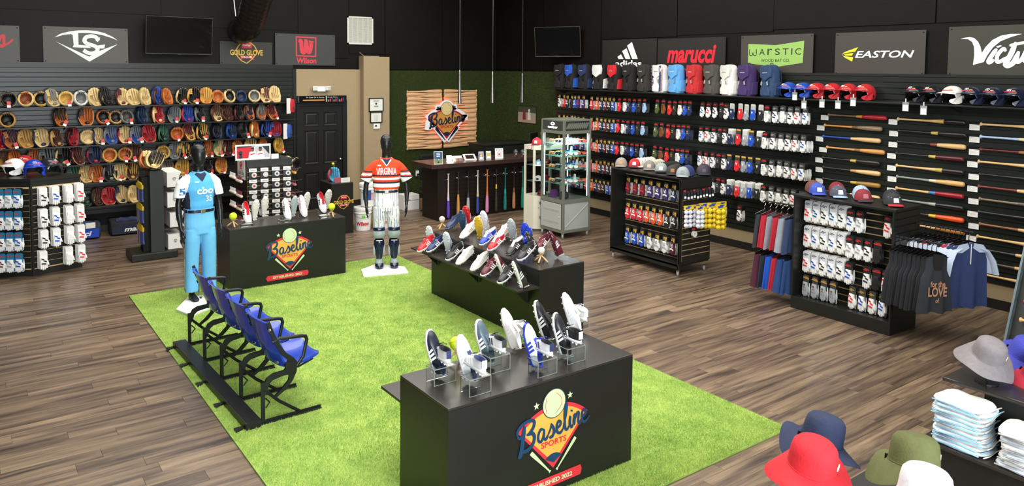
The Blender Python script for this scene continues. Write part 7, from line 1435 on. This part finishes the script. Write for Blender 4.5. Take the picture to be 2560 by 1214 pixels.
for s in (-1, 1):
    t = thing('peg_row', 'chrome peg rows on the %s side of the grip gondola' % ('left' if s < 0 else 'right'), 'pegs', (GX+s*.36, GY, 0))
    for z in ((1.06, .82, .60, .40) if s < 0 else (1.13, .93, .73, .52)): m = MB(); m.tube([(0, -.3, z), (s*.2, -.3, z)], .004, 5); m.tube([(s*.08, -.34, z), (s*.08, .0, z)], .004, 5); m.tube([(s*.19, -.34, z+.0), (s*.19, .0, z)], .004, 5); obj('peg', m, CHROME, t)
def flatpanel(name, label, P, rot, w, h, border, draw, cat='sign', th=.008, bcol=WHT):
    t = thing(name, label, cat, P, rot); m = MB(); m.box(-w/2, w/2, -h/2, h/2, -th, 0, bev=.002); obj('board', m, bcol, t); draw(t, w, h); return t
def d(t, w, h):
    m = MB(); m.tube([(.055*math.cos(q)+.01, .055*math.sin(q)+.045, .001) for q in [i*PI/10 for i in range(18)]], .008, 4); stroke(m, [(-.02, .03), (0, .06), (.03, .05), (.02, .02), (-.01, .03), (-.06, -.02), (-.05, -.05)], .014, .002); m.prism([(.0, .02), (.035, .03), (.02, .06)], 0, .003); obj('curled_emblem', m, RED, t)
    m = MB(); add_text(m, 'Lizard Skins', 0, -.075, w*.78, .07, .001, 0, shear=.2, bold=.005); obj('lettering', m, BLKM, t)
flatpanel('grip_sign', 'white square sign with red curl emblem on the grip gondola side', (GX-.375, GY-.06, 1.17), RR, .40, .36, 0, d)
def d(t, w, h):
    Rp, Gp, Nv, Wp, Sk, Bk = mat('poster_red', '#c62430', .5), mat('poster_grey', '#b9bcc0', .5), mat('poster_navy', '#232d4a', .5), WPRINT, mat('poster_skin', '#7a5140', .6), mat('poster_dark', '#2c2f33', .5)
    m = MB(); poly(m, [(-w*.46, -h*.38), (-w*.05, -h*.38), (-w*.05, h*.36), (-w*.46, h*.30)], .001, 0); poly(m, [(-w*.46, h*.30), (w*.05, h*.36), (w*.05, h*.40), (-w*.46, h*.40)], .0012, 5); poly(m, [(w*.05, -h*.38), (w*.46, -h*.38), (w*.46, h*.36), (w*.05, h*.36)], .001, 1); poly(m, [(w*.25, h*.36), (w*.46, h*.36), (w*.46, -h*.2)], .0013, 5)
    disc(m, -w*.36, -h*.02, h*.13, .0014, 5); poly(m, [(-w*.40, -h*.38), (-w*.30, -h*.38), (-w*.32, -h*.1), (-w*.39, -h*.1)], .0014, 5)
    for x in (-.02, .20):
        poly(m, [(w*(x-.12), -h*.38), (w*(x+.12), -h*.38), (w*(x+.09), h*.0), (w*(x+.03), h*.06), (w*(x-.03), h*.06), (w*(x-.09), h*.0)], .0016+x*.001, 3); disc(m, w*x, h*.16, h*.11, .002, 4, ry=h*.14); poly(m, [(w*(x-.05), h*.20), (w*(x+.05), h*.20), (w*(x+.035), h*.32), (w*(x-.035), h*.32)], .0024, 2); stroke(m, [(w*(x-.07), -h*.16), (w*x, -h*.13), (w*(x+.07), -h*.10)], h*.06, .0026, 0)
    obj('poster_print', m, [Rp, Gp, Nv, Wp, Sk, Bk], t)
a, b = on(588, 360, 1, 12.25), on(677, 392, 1, 12.25)
flatpanel('photo_poster', 'white framed poster of two ball players on the grip gondola', ((a.x+b.x)/2, 12.25, 1.325+(a.z-b.z)/2), RB, b.x-a.x, a.z-b.z+.01, 0, d)
m = MB(); m.box(-.06, .06, -.002, 0, 0, .08); t = thing('price_sheet', 'small white card leaning before the two player poster', 'price card', (4.12, 12.21, 1.321)); obj('sheet', m, CARD, t)
MITT.place((4.50, 12.6, .98), (.3, .2, .6), 'black rimmed mitt hanging right of the grip gondola', None, {'pocket': BLC, 'padded_rim': BLC, 'web': BLC, 'lacing': BLN, 'palm_pad': BLC}, 1.2); GLOVE.place((4.42, 12.5, 1.07), (-.2, .2, .3), 'blond glove on the right edge of the grip gondola', None, {'palm': BLN, 'finger': BLN, 'thumb': MAR, 'web': BLN, 'lacing': BLN, 'wrist_patch': BRN}, .85)
# wrist guards etc hanging at the slatwall end
for px, py, c1, nm in ((730, 262, '#b01f2c', 'red'), (722, 325, '#244a9a', 'blue')):
    P = on(px, py, 1, 14.05); t = thing('fielding_mitten', '%s padded mitten with white card at the glove wall end' % nm, 'mitten', P, .5)
    m = MB(); m.loft([ell(-.14, .045, .035), ell(-.10, .062, .045), ell(0, .066, .05), ell(.08, .055, .04), ell(.11, .035, .03)]); obj('mitten', m, cloth('mitten_'+nm, c1), t, smooth=.9); m = MB(); m.box(-.15, -.05, -.01, .0, -.16, .13); m.box(-.135, -.065, -.012, -.01, -.1, -.03); obj('backing_card', m, CARD, t); m = MB(); m.box(-.03, .03, -.056, -.05, -.07, -.03); obj('grey_label', m, GREYD, t); m = MB(); m.tube([(0, 0, .11), (0, .25, .115)], .004, 5); obj('hook', m, CHROME, t)
# small plinth goods: glove on card stand, trophy
GLOVE.place((5.13, 12.15, .872), (-.25, 0, .1), 'sky blue glove displayed on the small gold lettered plinth', None, {'palm': '#4f9fc0', 'finger': '#4a98bc', 'thumb': '#b3303c', 'web': BRN, 'lacing': '#223', 'wrist_patch': '#b3303c'} if 0 else {'palm': '#4f9fc0', 'finger': '#4a98bc', 'thumb': '#b3303c', 'web': BRN, 'lacing': '#22303c', 'wrist_patch': '#b3303c'}, .85)
t = thing('card_holder', 'white card and leaflet in front of the sky blue glove', 'card', (5.19, 11.99, .871)); m = MB(); m.box(-.02, .14, -.01, 0, 0, .075); obj('white_card', m, CARD, t); m = MB(); m.box(-.13, -.02, -.004, 0, 0, .09); obj('leaflet', m, mat('leaflet', '#a2525c', .5), t); m = MB(); [m.box(.0, .12-.02*(i % 2), -.0105, -.01, .02+i*.012, .023+i*.012) for i in range(4)]; obj('print', m, mat('print#8e9a96', '#8e9a96', .6), t)
t = thing('trophy', 'small golden ball trophy behind the sky blue glove', 'trophy', (5.16, 12.30, .872)); m = MB(); m.lathe([(.05, 0), (.05, .03), (.03, .04), (.02, .2), (.03, .24)], 16); obj('base', m, BLKG, t); m = MB(); m.ball(0, 0, .275, .04, n=16, k=10); obj('golden_ball', m, mat('gold_metal', '#d9b13a', .2, metal=1), t, smooth=True)
# ================================================================== COUNTER GOODS
K = lambda x, y: (1000+x/5.52, 340+y/5.52)
def cpos(x, y, z=1.076): return fl(*K(x, y), z)
def d(t, w, h):
    m = MB(); poly(m, [(-w*.46, -h*.1), (w*.46, -h*.1), (w*.46, h*.46), (-w*.46, h*.46)], .001, 0); poly(m, [(-w*.46, -h*.46), (w*.46, -h*.46), (w*.46, -h*.1), (-w*.46, -h*.1)], .001, 1); disc(m, w*.05, -h*.15, h*.09, .0016, 2); disc(m, w*.05, -h*.15, h*.05, .002, 3); disc(m, 0, -h*.35, h*.07, .002, 2); [m.box(-w*.2, w*.2, h*(.35-.12*i)-.006, h*(.35-.12*i)+.006, .001, .002, 3) for i in range(3)]; obj('printed_poster', m, [mat('sky_print', '#2b476e', .5), mat('crowd_print', '#6d7f5a', .6), BLKM, WPRINT], t)
P = cpos(545, 392); flatpanel('counter_poster', 'blue event poster in a clear holder at the left of the counter', (P.x, max(P.y, 11.82), 1.076+.119), (PI/2-.12, 0, -.25), .165, .235, 0, d, bcol=CARD)
P = cpos(680, 375); t = thing('card_dispenser', 'white leaflet dispenser right of the counter poster', 'holder', (P.x, P.y, 1.076), -.3); m = MB(); m.box(-.05, .05, -.005, .005, .02, .15, 0, Matrix.Rotation(-.2, 4, 'X')); obj('back_plate', m, WHT, t); m = MB(); m.box(-.06, .065, -.07, .02, 0, .035, bev=.004); obj('tray', m, WHT, t)
P = cpos(800, 350); t = thing('desk_tray', 'long white tray with small tan and pink boxes on the counter', 'tray', (P.x, P.y+.06, 1.076), -.1); m = MB(); m.box(-.11, .11, -.01, .01, 0, .10); obj('back_board', m, WHT, t); m = MB(); m.box(-.10, -.04, -.06, -.02, 0, .05); obj('white_box', m, CARD, t); m = MB(); m.box(-.035, -.0, -.06, -.02, 0, .06); obj('tan_box', m, mat('tan_box', '#b98a5a', .6), t); m = MB(); m.box(.01, .10, -.07, -.02, 0, .06); obj('pink_grey_box', m, mat('mauve_box', '#8b7a78', .6), t)
P = cpos(955, 320); t = thing('payment_tablet', 'white tilted payment tablet on the counter', 'tablet', (P.x, P.y, 1.08), -.25); m = MB(); M = Matrix.Rotation(.55, 4, 'X'); m.box(-.12, .12, -.09, .09, .04, .055, 0, M, .006); obj('tablet_case', m, WHT, t); m = MB(); m.box(-.085, .085, -.06, .06, .0552, .0565, 0, M); obj('screen', m, mat('tablet_screen', '#2a1c1c', .1), t); m = MB(); m.prism([(-.08, 0), (.09, 0), (.07, .06), (-.07, .012)], -.06, .06, 0, Matrix(((0, 0, 1, 0), (1, 0, 0, 0), (0, 1, 0, 0), (0, 0, 0, 1)))); obj('wedge_base', m, WHT, t)
def d2(col, nm):
    def d(t, w, h): m = MB(); poly(m, [(-w*.42, -h*.42), (w*.42, -h*.42), (w*.42, h*.42), (-w*.42, h*.42)], .001, 0); disc(m, 0, h*.05, w*.24, .002, 1); m.box(-w*.3, w*.3, -h*.35, -h*.12, .001, .0022, 2); m.box(-w*.3, w*.3, h*.3, h*.36, .001, .0022, 2); obj('printed_card', m, [mat('cardp'+nm, col, .5), mat('gold_print', '#d8ad3c', .5), WPRINT], t)
    return d
for (x, y), col, nm in (((1120, 335), '#5b5f86', 'slate blue'), ((1222, 325), '#8d927e', 'sage')): P = cpos(x, y); flatpanel('card_stand', 'small %s card in a clear stand on the counter' % nm, (P.x, P.y, 1.076+.085), (PI/2-.15, 0, -.3), .10, .165, 0, d2(col, nm), bcol=mat('card_edge', '#c8ccd0', .4))
def d(t, w, h):
    m = MB(); [m.box(w*(-.3+.2*i)-.012, w*(-.3+.2*i)+.012, h*.30, h*.38, .001, .002, i % 2) for i in range(4)]; m.box(-w*.32, w*.32, -h*.36, h*.22, .001, .0015, 2); m.box(-.016, .016, -.03, .0, .0015, .002, 1); obj('printed_sheet', m, [mat('sky_print', '#2b476e', .5), REDS, mat('sheet_grey', '#c2c4c2', .5)], t)
P = cpos(1368, 310); flatpanel('framed_notice', 'white framed notice with small icons on the counter', (P.x, P.y, 1.076+.10), (PI/2-.12, 0, -.3), .165, .20, 0, d)
for x, nm in ((1595, 'left'), (1692, 'right')):
    P = cpos(x, 300); t = thing('accessory_box', 'black hanging accessory box, %s one, at the counter end' % nm, 'box', (P.x, P.y, 1.076), -.3); m = MB(); m.box(-.042, .042, -.02, .02, 0, .145, bev=.002); obj('carton', m, mat('dark_box', '#2a2b2e', .4), t); m = MB(); m.box(-.02, .02, -.001, .001, .145, .165); obj('hang_tab', m, ACRE, t); m = MB(); m.ball(-.018, -.021, .035, .014, .002, .014, 10, 5); obj('red_dot', m, RED, t); m = MB(); m.box(-.03, .03, -.0215, -.02, .115, .125); m.box(-.01, .02, -.0215, -.02, .07, .085); obj('print', m, WPRINT, t)
t = thing('office_chair', 'dark chair back just above the counter left end', 'chair', (7.45, 12.8, 0), .2); m = MB(); m.box(-.2, .2, -.2, .2, .42, .5, bev=.03); obj('seat', m, BLKM, t); m = MB(); m.box(-.19, .19, .15, .21, .62, 1.12, bev=.028); obj('backrest', m, BLKM, t); m = MB(); m.tube([(0, 0, .05), (0, 0, .42)], .03, 10); m.tube([(0, .18, .45), (0, .2, .65)], .02, 8); obj('column', m, CHROME, t)
for k in range(5): m = MB(); a = 2*PI*k/5; m.tube([(0, 0, .07), (.25*math.cos(a), .25*math.sin(a), .03)], .018, 6); obj('leg', m, BLKM, t)
a, b = on(1294, 262, 0, XR-.05), on(1340, 312, 0, XR-.05)
def d(t, w, h):
    m = MB(); poly(m, [(-w*.49, -h*.47), (w*.49, -h*.47), (w*.49, h*.47), (-w*.49, h*.47)], .001, 0); poly(m, [(-w*.49, -h*.47), (w*.49, -h*.47), (w*.49, -h*.12), (-w*.49, -h*.08)], .0015, 1); poly(m, [(-w*.49, -h*.1), (w*.49, -h*.12), (w*.49, h*.12), (-w*.49, h*.15)], .0014, 4)
    for x, k in ((-.14, 2), (.13, 3)): poly(m, [(w*(x-.09), -h*.3), (w*(x+.09), -h*.3), (w*(x+.07), h*.15), (w*(x-.07), h*.15)], .002, k); disc(m, w*x, h*.25, w*.055, .0022, k)
    obj('printed_photo', m, [mat('photo_trees', '#33402e', .6), mat('photo_dirt', '#a08c7c', .6), mat('photo_red', '#7d2430', .6), mat('photo_white', '#cfc9c6', .6), mat('photo_fence', '#978b80', .6)], t)
flatpanel('wall_photo', 'frameless photo of two players on the green turf wall', (XR-.045, (a.y+b.y)/2, (a.z+b.z)/2), RR, abs(b.y-a.y)-.02, a.z-b.z-.03, 0, d, cat='picture', bcol=BLKM)
# ================================================================== SHOWCASE GOODS
def sg_f():
    t = thing('sunglasses', 'sunglasses', 'sunglasses'); m = MB(); m.tube([(-.065, 0, .03), (-.03, -.012, .036), (0, -.016, .032), (.03, -.012, .036), (.065, 0, .03)], .005, 6); m.tube([(-.065, 0, .03), (-.07, .06, .03), (-.068, .12, .015)], .0035, 5); m.tube([(.065, 0, .03), (.07, .06, .03), (.068, .12, .015)], .0035, 5); obj('frame', m, T_GLOSS, t, smooth=.8)
    m = MB(); 
    for s in (-1, 1): m.loft([[(s*(.034+x), -.012+abs(x)*.1+e, .018+z) for x, z in ((-.028, .012), (.026, .014), (.03, 0), (.015, -.016), (-.015, -.017), (-.027, -.004))] for e in (-.003, .0)])
    obj('lenses', m, T_GLOSS, t); return t
SG = Proto(sg_f)
sl_ = area('showcase_fill_light', (8.3, 9.8, 1.745), (0, 0, 0), .45, .45, 16, (.95, .98, 1))  # added fill light under the header, brightens the interior beyond the LED strips
sgc = ['#e8e8ea', '#f0f0f4', '#2a55c0', '#202024', '#d8d8dc', '#b3242c', '#e07820', '#e8e8ea', '#35b0a8']
n_ = 0
for z, nm in ((1.576, 'top'), (1.366, 'second'), (1.146, 'third'), (.906, 'fourth')):
    for j in range(3):
        for i in range(3):
            n_ += 1; SG.place((8.3-.19+i*.185, 9.8-.20+j*.17, z+.012), (-.35, 0, -PI/2-.1 if i == 0 else -.4), 'sunglasses, %s from left, %s row back, %s showcase shelf' % (nth(i), nth(j), nm), 'sunglasses in the grey showcase', {'frame': sgc[(n_*5+j) % 9], 'lenses': sgc[(n_*7+2) % 9]}, 1.3)
for i, (dx, dy, z, cc) in enumerate(((-.12, -.1, .665, '#2e2c34'), (-.15, .12, .665, '#5a2a6a'))): CAP.place((8.3+dx, 9.8+dy, z), (0, 0, -.8), '%s cap on the showcase floor' % ('charcoal' if i == 0 else 'purple'), None, {'crown': cc, 'visor': cc, 'front_patch': cc, 'top_button': cc, 'eyelets': cc}, .95)
for i, (dx, dy, z) in enumerate(((.12, .0, 1.366), (.16, -.1, 1.146), (.1, -.12, .906))): t = thing('white_wedge', 'white wedge display card, %s from top inside the grey showcase' % nth(i), 'card', (8.3+dx, 9.8+dy, z+.003)); m = MB(); m.prism([(-.04, 0), (.04, 0), (.015, .14), (-.01, .14)], -.01, .01, 0, TR(0, 0, 0, PI/2)); obj('wedge', m, WHT, t)
for i, (x, y, z, cc, cv) in enumerate(((8.12, 10.32, .87, '#e2e2e2', '#222226'), (8.30, 10.35, .87, '#b3242c', '#222226'), (8.12, 10.30, 1.15, '#8fb9d8', '#e2e2e2'), (8.30, 10.32, 1.15, '#6a2a34', '#c9a24a'), (8.18, 10.30, .63, '#2a2a2c', '#b3242c'))): CAP.place((x, y, z), (0, 0, -.9), 'small cap in the white showcase, number %s upwards' % nth(i), 'caps in the white showcase', {'crown': cc, 'visor': cv, 'front_patch': cv, 'top_button': cc, 'eyelets': cc}, .85)
# ================================================================== BALL BAGS ON THE RACK
def bag_f():
    t = thing('ball_pack', 'pack of perforated practice balls', 'ball pack'); m = MB(); m.box(-.07, .07, -.004, .004, -.06, 0); obj('yellow_header', m, mat('header_yellow', '#dcb92c', .5), t); m = MB(); m.box(-.045, .03, -.006, -.004, -.045, -.02, 0, Matrix.Rotation(-.15, 4, 'Y')); m.box(-.01, .05, -.0055, -.004, -.02, -.008); obj('blue_print', m, mat('header_blue', '#2848a0', .5), t)
    bm = MB(); bm.ball(0, 0, 0, .034, n=12, k=8); hm = MB()
    for k in range(10): a, e = k*2.4, -.8+.18*k; v = Vector((math.cos(a)*math.cos(e), math.sin(a)*math.cos(e), math.sin(e))); hm.lathe([(.006, .0335), (.001, .0338)], 6, 0, v.to_track_quat('Z', 'Y').to_matrix().to_4x4(), (False, True))
    b_ = bm.mesh('practice_ball', T_SATIN, True); h_ = hm.mesh('holes', mat('hole_dark', '#6b6a5a', .8))
    for r in range(4):
        for k in range(2): o = obj('practice_ball', b_, None, t, (-.033+.066*k, -.01, -.095-.064*r), (.3*k, .5*r, 0)); obj('holes', h_, None, o)
    return t
BG = Proto(bag_f)
for i, (dx, dy, z, cc, nm) in enumerate(((.03, -.03, .99, '#d9dae6', 'white'), (.17, -.12, .985, '#d9dae6', 'white'), (.20, -.03, .985, '#d9dae6', 'white'), (.36, -.02, .99, '#dfc21f', 'yellow'), (.44, -.10, 1.0, '#dfc21f', 'yellow'), (.50, -.20, .99, '#dfc21f', 'yellow'), (.62, -.12, 1.0, '#dfc21f', 'yellow'))):
    BG.place((7.86+.06+dx, 6.84+dy, z), (0, 0, -.3), '%s practice ball pack, %s from left on the rack end' % (nm, nth(i)), 'practice ball packs on the wheeled rack end', {'practice_ball': cc}, .95 if nm == 'white' else 1.12)
def sm_f():
    t = thing('hanging_accessory', 'small boxed accessory', 'accessory'); m = MB(); m.box(-.014, .014, -.02, .02, -.13, -.02); obj('box', m, T_SATIN, t); m = MB(); m.box(-.016, .016, -.003, .003, -.03, 0); obj('card', m, T_SATIN, t); m = MB(); m.box(-.015, .015, -.021, -.0205, -.11, -.08); obj('white_band', m, WPRINT, t); return t
SMP = Proto(sm_f)
for k in range(14): SMP.place((7.90+k*.042, 6.83-.02*(k % 3), 1.20-.01*(k % 2)), (0, 0, -.4), 'small black boxed accessory, %s along the top peg of the rack end' % nth(k), 'small accessories on the rack end', {'box': '#26262a', 'card': '#2a2a2a' if k % 4 else '#b3242c'})
t = thing('tape_roll_pack', 'single white tape roll on a dark card on the rack end', 'tape', (8.10, 6.835, .60), -.1); m = MB(); m.box(-.035, .035, 0, .004, -.05, .08); obj('backing_card', m, mat('dark_box', '#2a2b2e', .4), t); m = MB(); m.box(-.03, .03, -.002, 0, .03, .06); obj('red_print', m, RED, t); m = MB(); m.lathe([(.02, 0), (.04, 0), (.04, .035), (.02, .035), (.02, 0)], 18, 0, TR(0, 0, -.02, PI/2)); obj('tape_roll', m, WHT, t, smooth=.6)
# orange braided gloves string by the wheeled rack
t = thing('necklace_bundle', 'hanging bundle of braided red and tan necklaces left of the wheeled rack', 'necklaces', (8.22, 8.298, 1.12))
for k in range(6): m = MB(); m.tube([(-.05+k*.018, 0, 0), (-.055+k*.02, -.01, -.3), (-.05+k*.018, 0, -.62-.03*(k % 3))], .008, 6); obj('braid', m, mat('braid%d' % (k % 3), ['#8a3a1c', '#b3242c', '#c9a07a'][k % 3], .6, noise=.3, nscale=60), t)
m = MB(); m.tube([(0, -.0, 0), (0, -.075, 0)], .004, 5); obj('hook', m, CHROME, t)
# ================================================================== GARMENTS
def garment(kind, P, rz, col, lab, grp, col2=None, w=.44, h=.62, text=None):
    t = thing({'tank': 'tank_top', 'shirt': 'sports_shirt', 'shorts': 'shorts'}[kind], lab, {'tank': 'shirt', 'shirt': 'shirt', 'shorts': 'shorts'}[kind], P, rz, grp); t.rotation_euler = (0, 0, rz); nx, nz = 16, 14; ph = random.uniform(0, 6)
    def half(z):
        v = -z/h
        if kind == 'tank': return w/2*(.42 if v < .04 else .36+.0*v if v < .28 else .36+(v-.28)*.9 if v < .42 else .49+.12*(v-.42)/.58)*1.55
        if kind == 'shorts': return w/2*(.62+.30*v)
        return w/2*(.70+.3*min(1, v*6)) if v < .12 else w/2*(.86+.10*v)
    def lay(sg):
        V = []
        for j in range(nz+1):
            z = -h*j/nz; hw = half(z)
            for i in range(nx+1):
                u = -1+2*i/nx; y = sg*(.012+.024*(1-u*u))+.014*math.sin(u*7+ph)*(j/nz)+.006*math.sin(u*15+ph*2)*(j/nz); V.append((u*hw, y, z+(.035*(abs(u)) if j == 0 else 0)*-1+(0 if j < nz else .01*math.sin(u*6+ph))))
        return V
    m = MB(); n = nx+1; F = [(j*n+i, j*n+i+1, (j+1)*n+i+1, (j+1)*n+i) for j in range(nz) for i in range(nx)]; m.add(lay(-1), F, 0); m.add(lay(1), [f[::-1] for f in F], 0); K0 = n*(nz+1)
    for j in range(nz): m.f += [(j*n, (j+1)*n, K0+(j+1)*n, K0+j*n), (j*n+nx, K0+j*n+nx, K0+(j+1)*n+nx, (j+1)*n+nx)]; m.m += [0, 0]
    obj('fabric', m, cloth('cloth'+col[1:], col), t, smooth=.9)
    if kind == 'shirt':
        for s in (-1, 1): m = MB(); m.tube([(s*.10, 0, -.055), (s*.19, 0, -.09), (s*.25, -.01, -.19), (s*.285, -.015, -.33)], [.045, .07, .082, .088], 12, flat=.32); obj('sleeve', m, cloth('cloth'+(col2 or col)[1:], col2 or col), t, smooth=.8)
        m = MB(); m.loft([[(x, -.038, z) for x, z in ((-.04, 0), (-.14, -.02), (-.2, -.10), (-.1, -.10), (-.02, -.05))], [(x, -.034, z) for x, z in ((-.04, 0), (-.14, -.02), (-.2, -.10), (-.1, -.10), (-.02, -.05))]]); m.loft([[(-x, -.038, z) for x, z in ((-.04, 0), (-.14, -.02), (-.2, -.10), (-.1, -.10), (-.02, -.05))], [(-x, -.034, z) for x, z in ((-.04, 0), (-.14, -.02), (-.2, -.10), (-.1, -.10), (-.02, -.05))]]); obj('shoulder_panel', m, cloth('cloth'+(col2 or col)[1:], col2 or col), t)
        m = MB(); m.box(-.003, .003, -.042, -.036, -.22, -.01); obj('zip', m, WHT, t)
    if kind == 'tank': m = MB(); m.loft([[(x, -.042+.002*k, z) for x, z in ((-.06, .0), (.06, .0), (.055, -.10), (.03, -.16), (-.03, -.16), (-.055, -.10))] for k in (0, 1)]); obj('neck_opening', m, BLKM, t)
    if text:
        for k, (s_, ww, hh, z) in enumerate(text): m = MB(); add_text(m, s_, 0, z, ww, hh, 0, 0, bold=.03, M=TR(0, -.046, 0, PI/2)); obj('lettering', m, mat('copper_print', '#d9a282', .35, metal=.5), t)
    m = MB(); hw_ = w*(.36 if kind != 'tank' else .27); m.tube([(-hw_, 0, -.025), (-.03, 0, .01), (0, 0, .02), (.03, 0, .01), (hw_, 0, -.025)], .009, 6); m.tube([(0, 0, .02), (0, 0, .07), (.018, 0, .09), (.022, 0, .11), (.0, 0, .125), (-.02, 0, .112)], .004, 6); obj('hanger', m, BLKG if kind != 'shorts' else CHROME, t, smooth=.8); return t
def arm(P, L, lab, ax='Y'):
    t = thing('clothes_rail', lab, 'rack arm', P); m = MB(); m.tube([(0, 0, 0), (0, L, 0)], .011, 8); m.box(-.02, .02, -.008 if L < 0 else -.002, .004 if L < 0 else .01, -.04, .04); m.ball(0, L, .0, .016, n=8, k=5); obj('bar', m, BLKM, t)
arm((7.98, 4.018, 1.09), -.46, 'black hanging arm carrying the dark tank tops'); arm((8.46, 4.018, 1.17), -.56, 'black hanging arm carrying the grey and navy shirts')
for k in range(9):
    f = k == 0; garment('tank', (7.98, 3.59+k*.046, .985), -.5+random.uniform(-.05, .05), '#26292e' if f else '#1b1c20', 'black tank top with copper lettering at the front of its arm' if f else 'plain black tank top, %s behind the lettered one' % nth(k-1), 'tank tops on the gondola arm', w=.40, h=.60, text=[('for the', .16, .06, -.30), ('LOVE', .20, .10, -.38), ('of', .04, .05, -.47)] if f else None)
for k in range(10):
    f = k == 0; garment('shirt', (8.46, 3.49+k*.05, 1.06), -.45+random.uniform(-.05, .05), '#26345c' if k < 2 else ('#9aa3b4', '#1d2130', '#a81e38', '#1c1d22')[k % 4], 'navy shirt with pale grey shoulders at the front of its arm' if f else 'sports shirt with grey sleeves, %s behind the navy front one' % nth(k-1), 'sports shirts on the gondola arm', '#a9b4c6' if k < 8 else '#c3c9d4', w=.46, h=.68)
arm((8.12, 5.232, 1.20), .50, 'black hanging arm carrying the upper row of shorts'); arm((8.12, 5.232, .70), .50, 'black hanging arm carrying the lower row of shorts')
for k, (cu, cl_) in enumerate((('#2a3a5c', '#22406e'), ('#8f949c', '#24447c'), ('#b01e30', '#b3202e'), ('#868a92', '#1f58c8'), ('#b01e30', '#1f2a33'), ('#2b2e34', '#4a1c30'))):
    n1 = {'#2a3a5c': 'navy', '#8f949c': 'light grey', '#b01e30': 'red', '#868a92': 'mid grey', '#2b2e34': 'black'}[cu]; n2 = {'#22406e': 'navy', '#24447c': 'denim blue', '#b3202e': 'bright red', '#1f58c8': 'royal blue', '#1f2a33': 'black', '#4a1c30': 'maroon'}[cl_]
    garment('shorts', (8.08, 5.29+k*.082, 1.075), -.35+random.uniform(-.08, .08), cu, '%s shorts, %s from the gondola on the upper arm' % (n1, nth(k)), 'shorts on the upper arm', w=.36, h=.44); garment('shorts', (8.08, 5.29+k*.082, .575), -.35+random.uniform(-.08, .08), cl_, '%s shorts, %s from the gondola on the lower arm' % (n2, nth(k)), 'shorts on the lower arm', w=.36, h=.44)
# ================================================================== LEANING BAT TOWER AT THE RIGHT EDGE
BT = thing('bat_tower', 'leaning black bat rack with frosted edges at the right edge', 'bat rack', (8.25, 2.75, 0)); ln = .40; FE = mat('frosted_edge', '#5b6a6e', .35)
M = Matrix.Rotation(ln, 4, 'Y'); m = MB(); m.box(0, .03, -.62, .28, 0, 1.45, 0, M); obj('panel', m, BLK, BT)
for y in (.28, -.64): m = MB(); m.box(-.07, .04, y, y+.02, 0, 1.5, 0, M); obj('edge_rail', m, FE, BT)
m = MB(); m.box(-.08, .05, -.64, .31, 1.48, 1.53, 0, M); obj('top_cap', m, FE, BT); m = MB(); m.box(0, .03, -.62, .28, 0, 1.45, 0, TR(1.14, 0, 0) @ Matrix.Rotation(-ln, 4, 'Y')); obj('rear_panel', m, BLK, BT)
for k, (s, cc) in enumerate(((.22, '#b3202c'), (.42, NAT), (.60, '#9a1820'), (.78, DKB), (.96, NAT), (1.20, NAT), (1.38, DKB))):
    p = BT.matrix_world @ Vector((0, 0, 0)); X = 8.25+s*math.sin(ln)-.075*math.cos(ln); Z = s*math.cos(ln)+.075*math.sin(ln)
    BAT[.42].place((X, 2.75+.20, Z), (0, 0, -PI/2), '%s bat knob and handle, %s from bottom on the leaning bat rack' % ({NAT: 'natural', DKB: 'black'}.get(cc, 'red'), nth(k)), 'bats on the leaning rack', {'handle': cc, 'barrel': cc, 'label_band': cc, 'knob_end': '#dddddd'})
    t = thing('round_sticker', 'round white price sticker under the %s bat on the leaning rack' % nth(k), 'sticker', (X+.06, 2.75+.09, Z-.065), (PI/2-.0, 0, -PI/2), 'stickers on the leaning rack'); t.rotation_euler = Euler((PI/2, 0, -PI/2)); m = MB(); m.lathe([(.028, 0), (.028, .003), (.02, .0035)], 16); obj('disc', m, WHT, t)
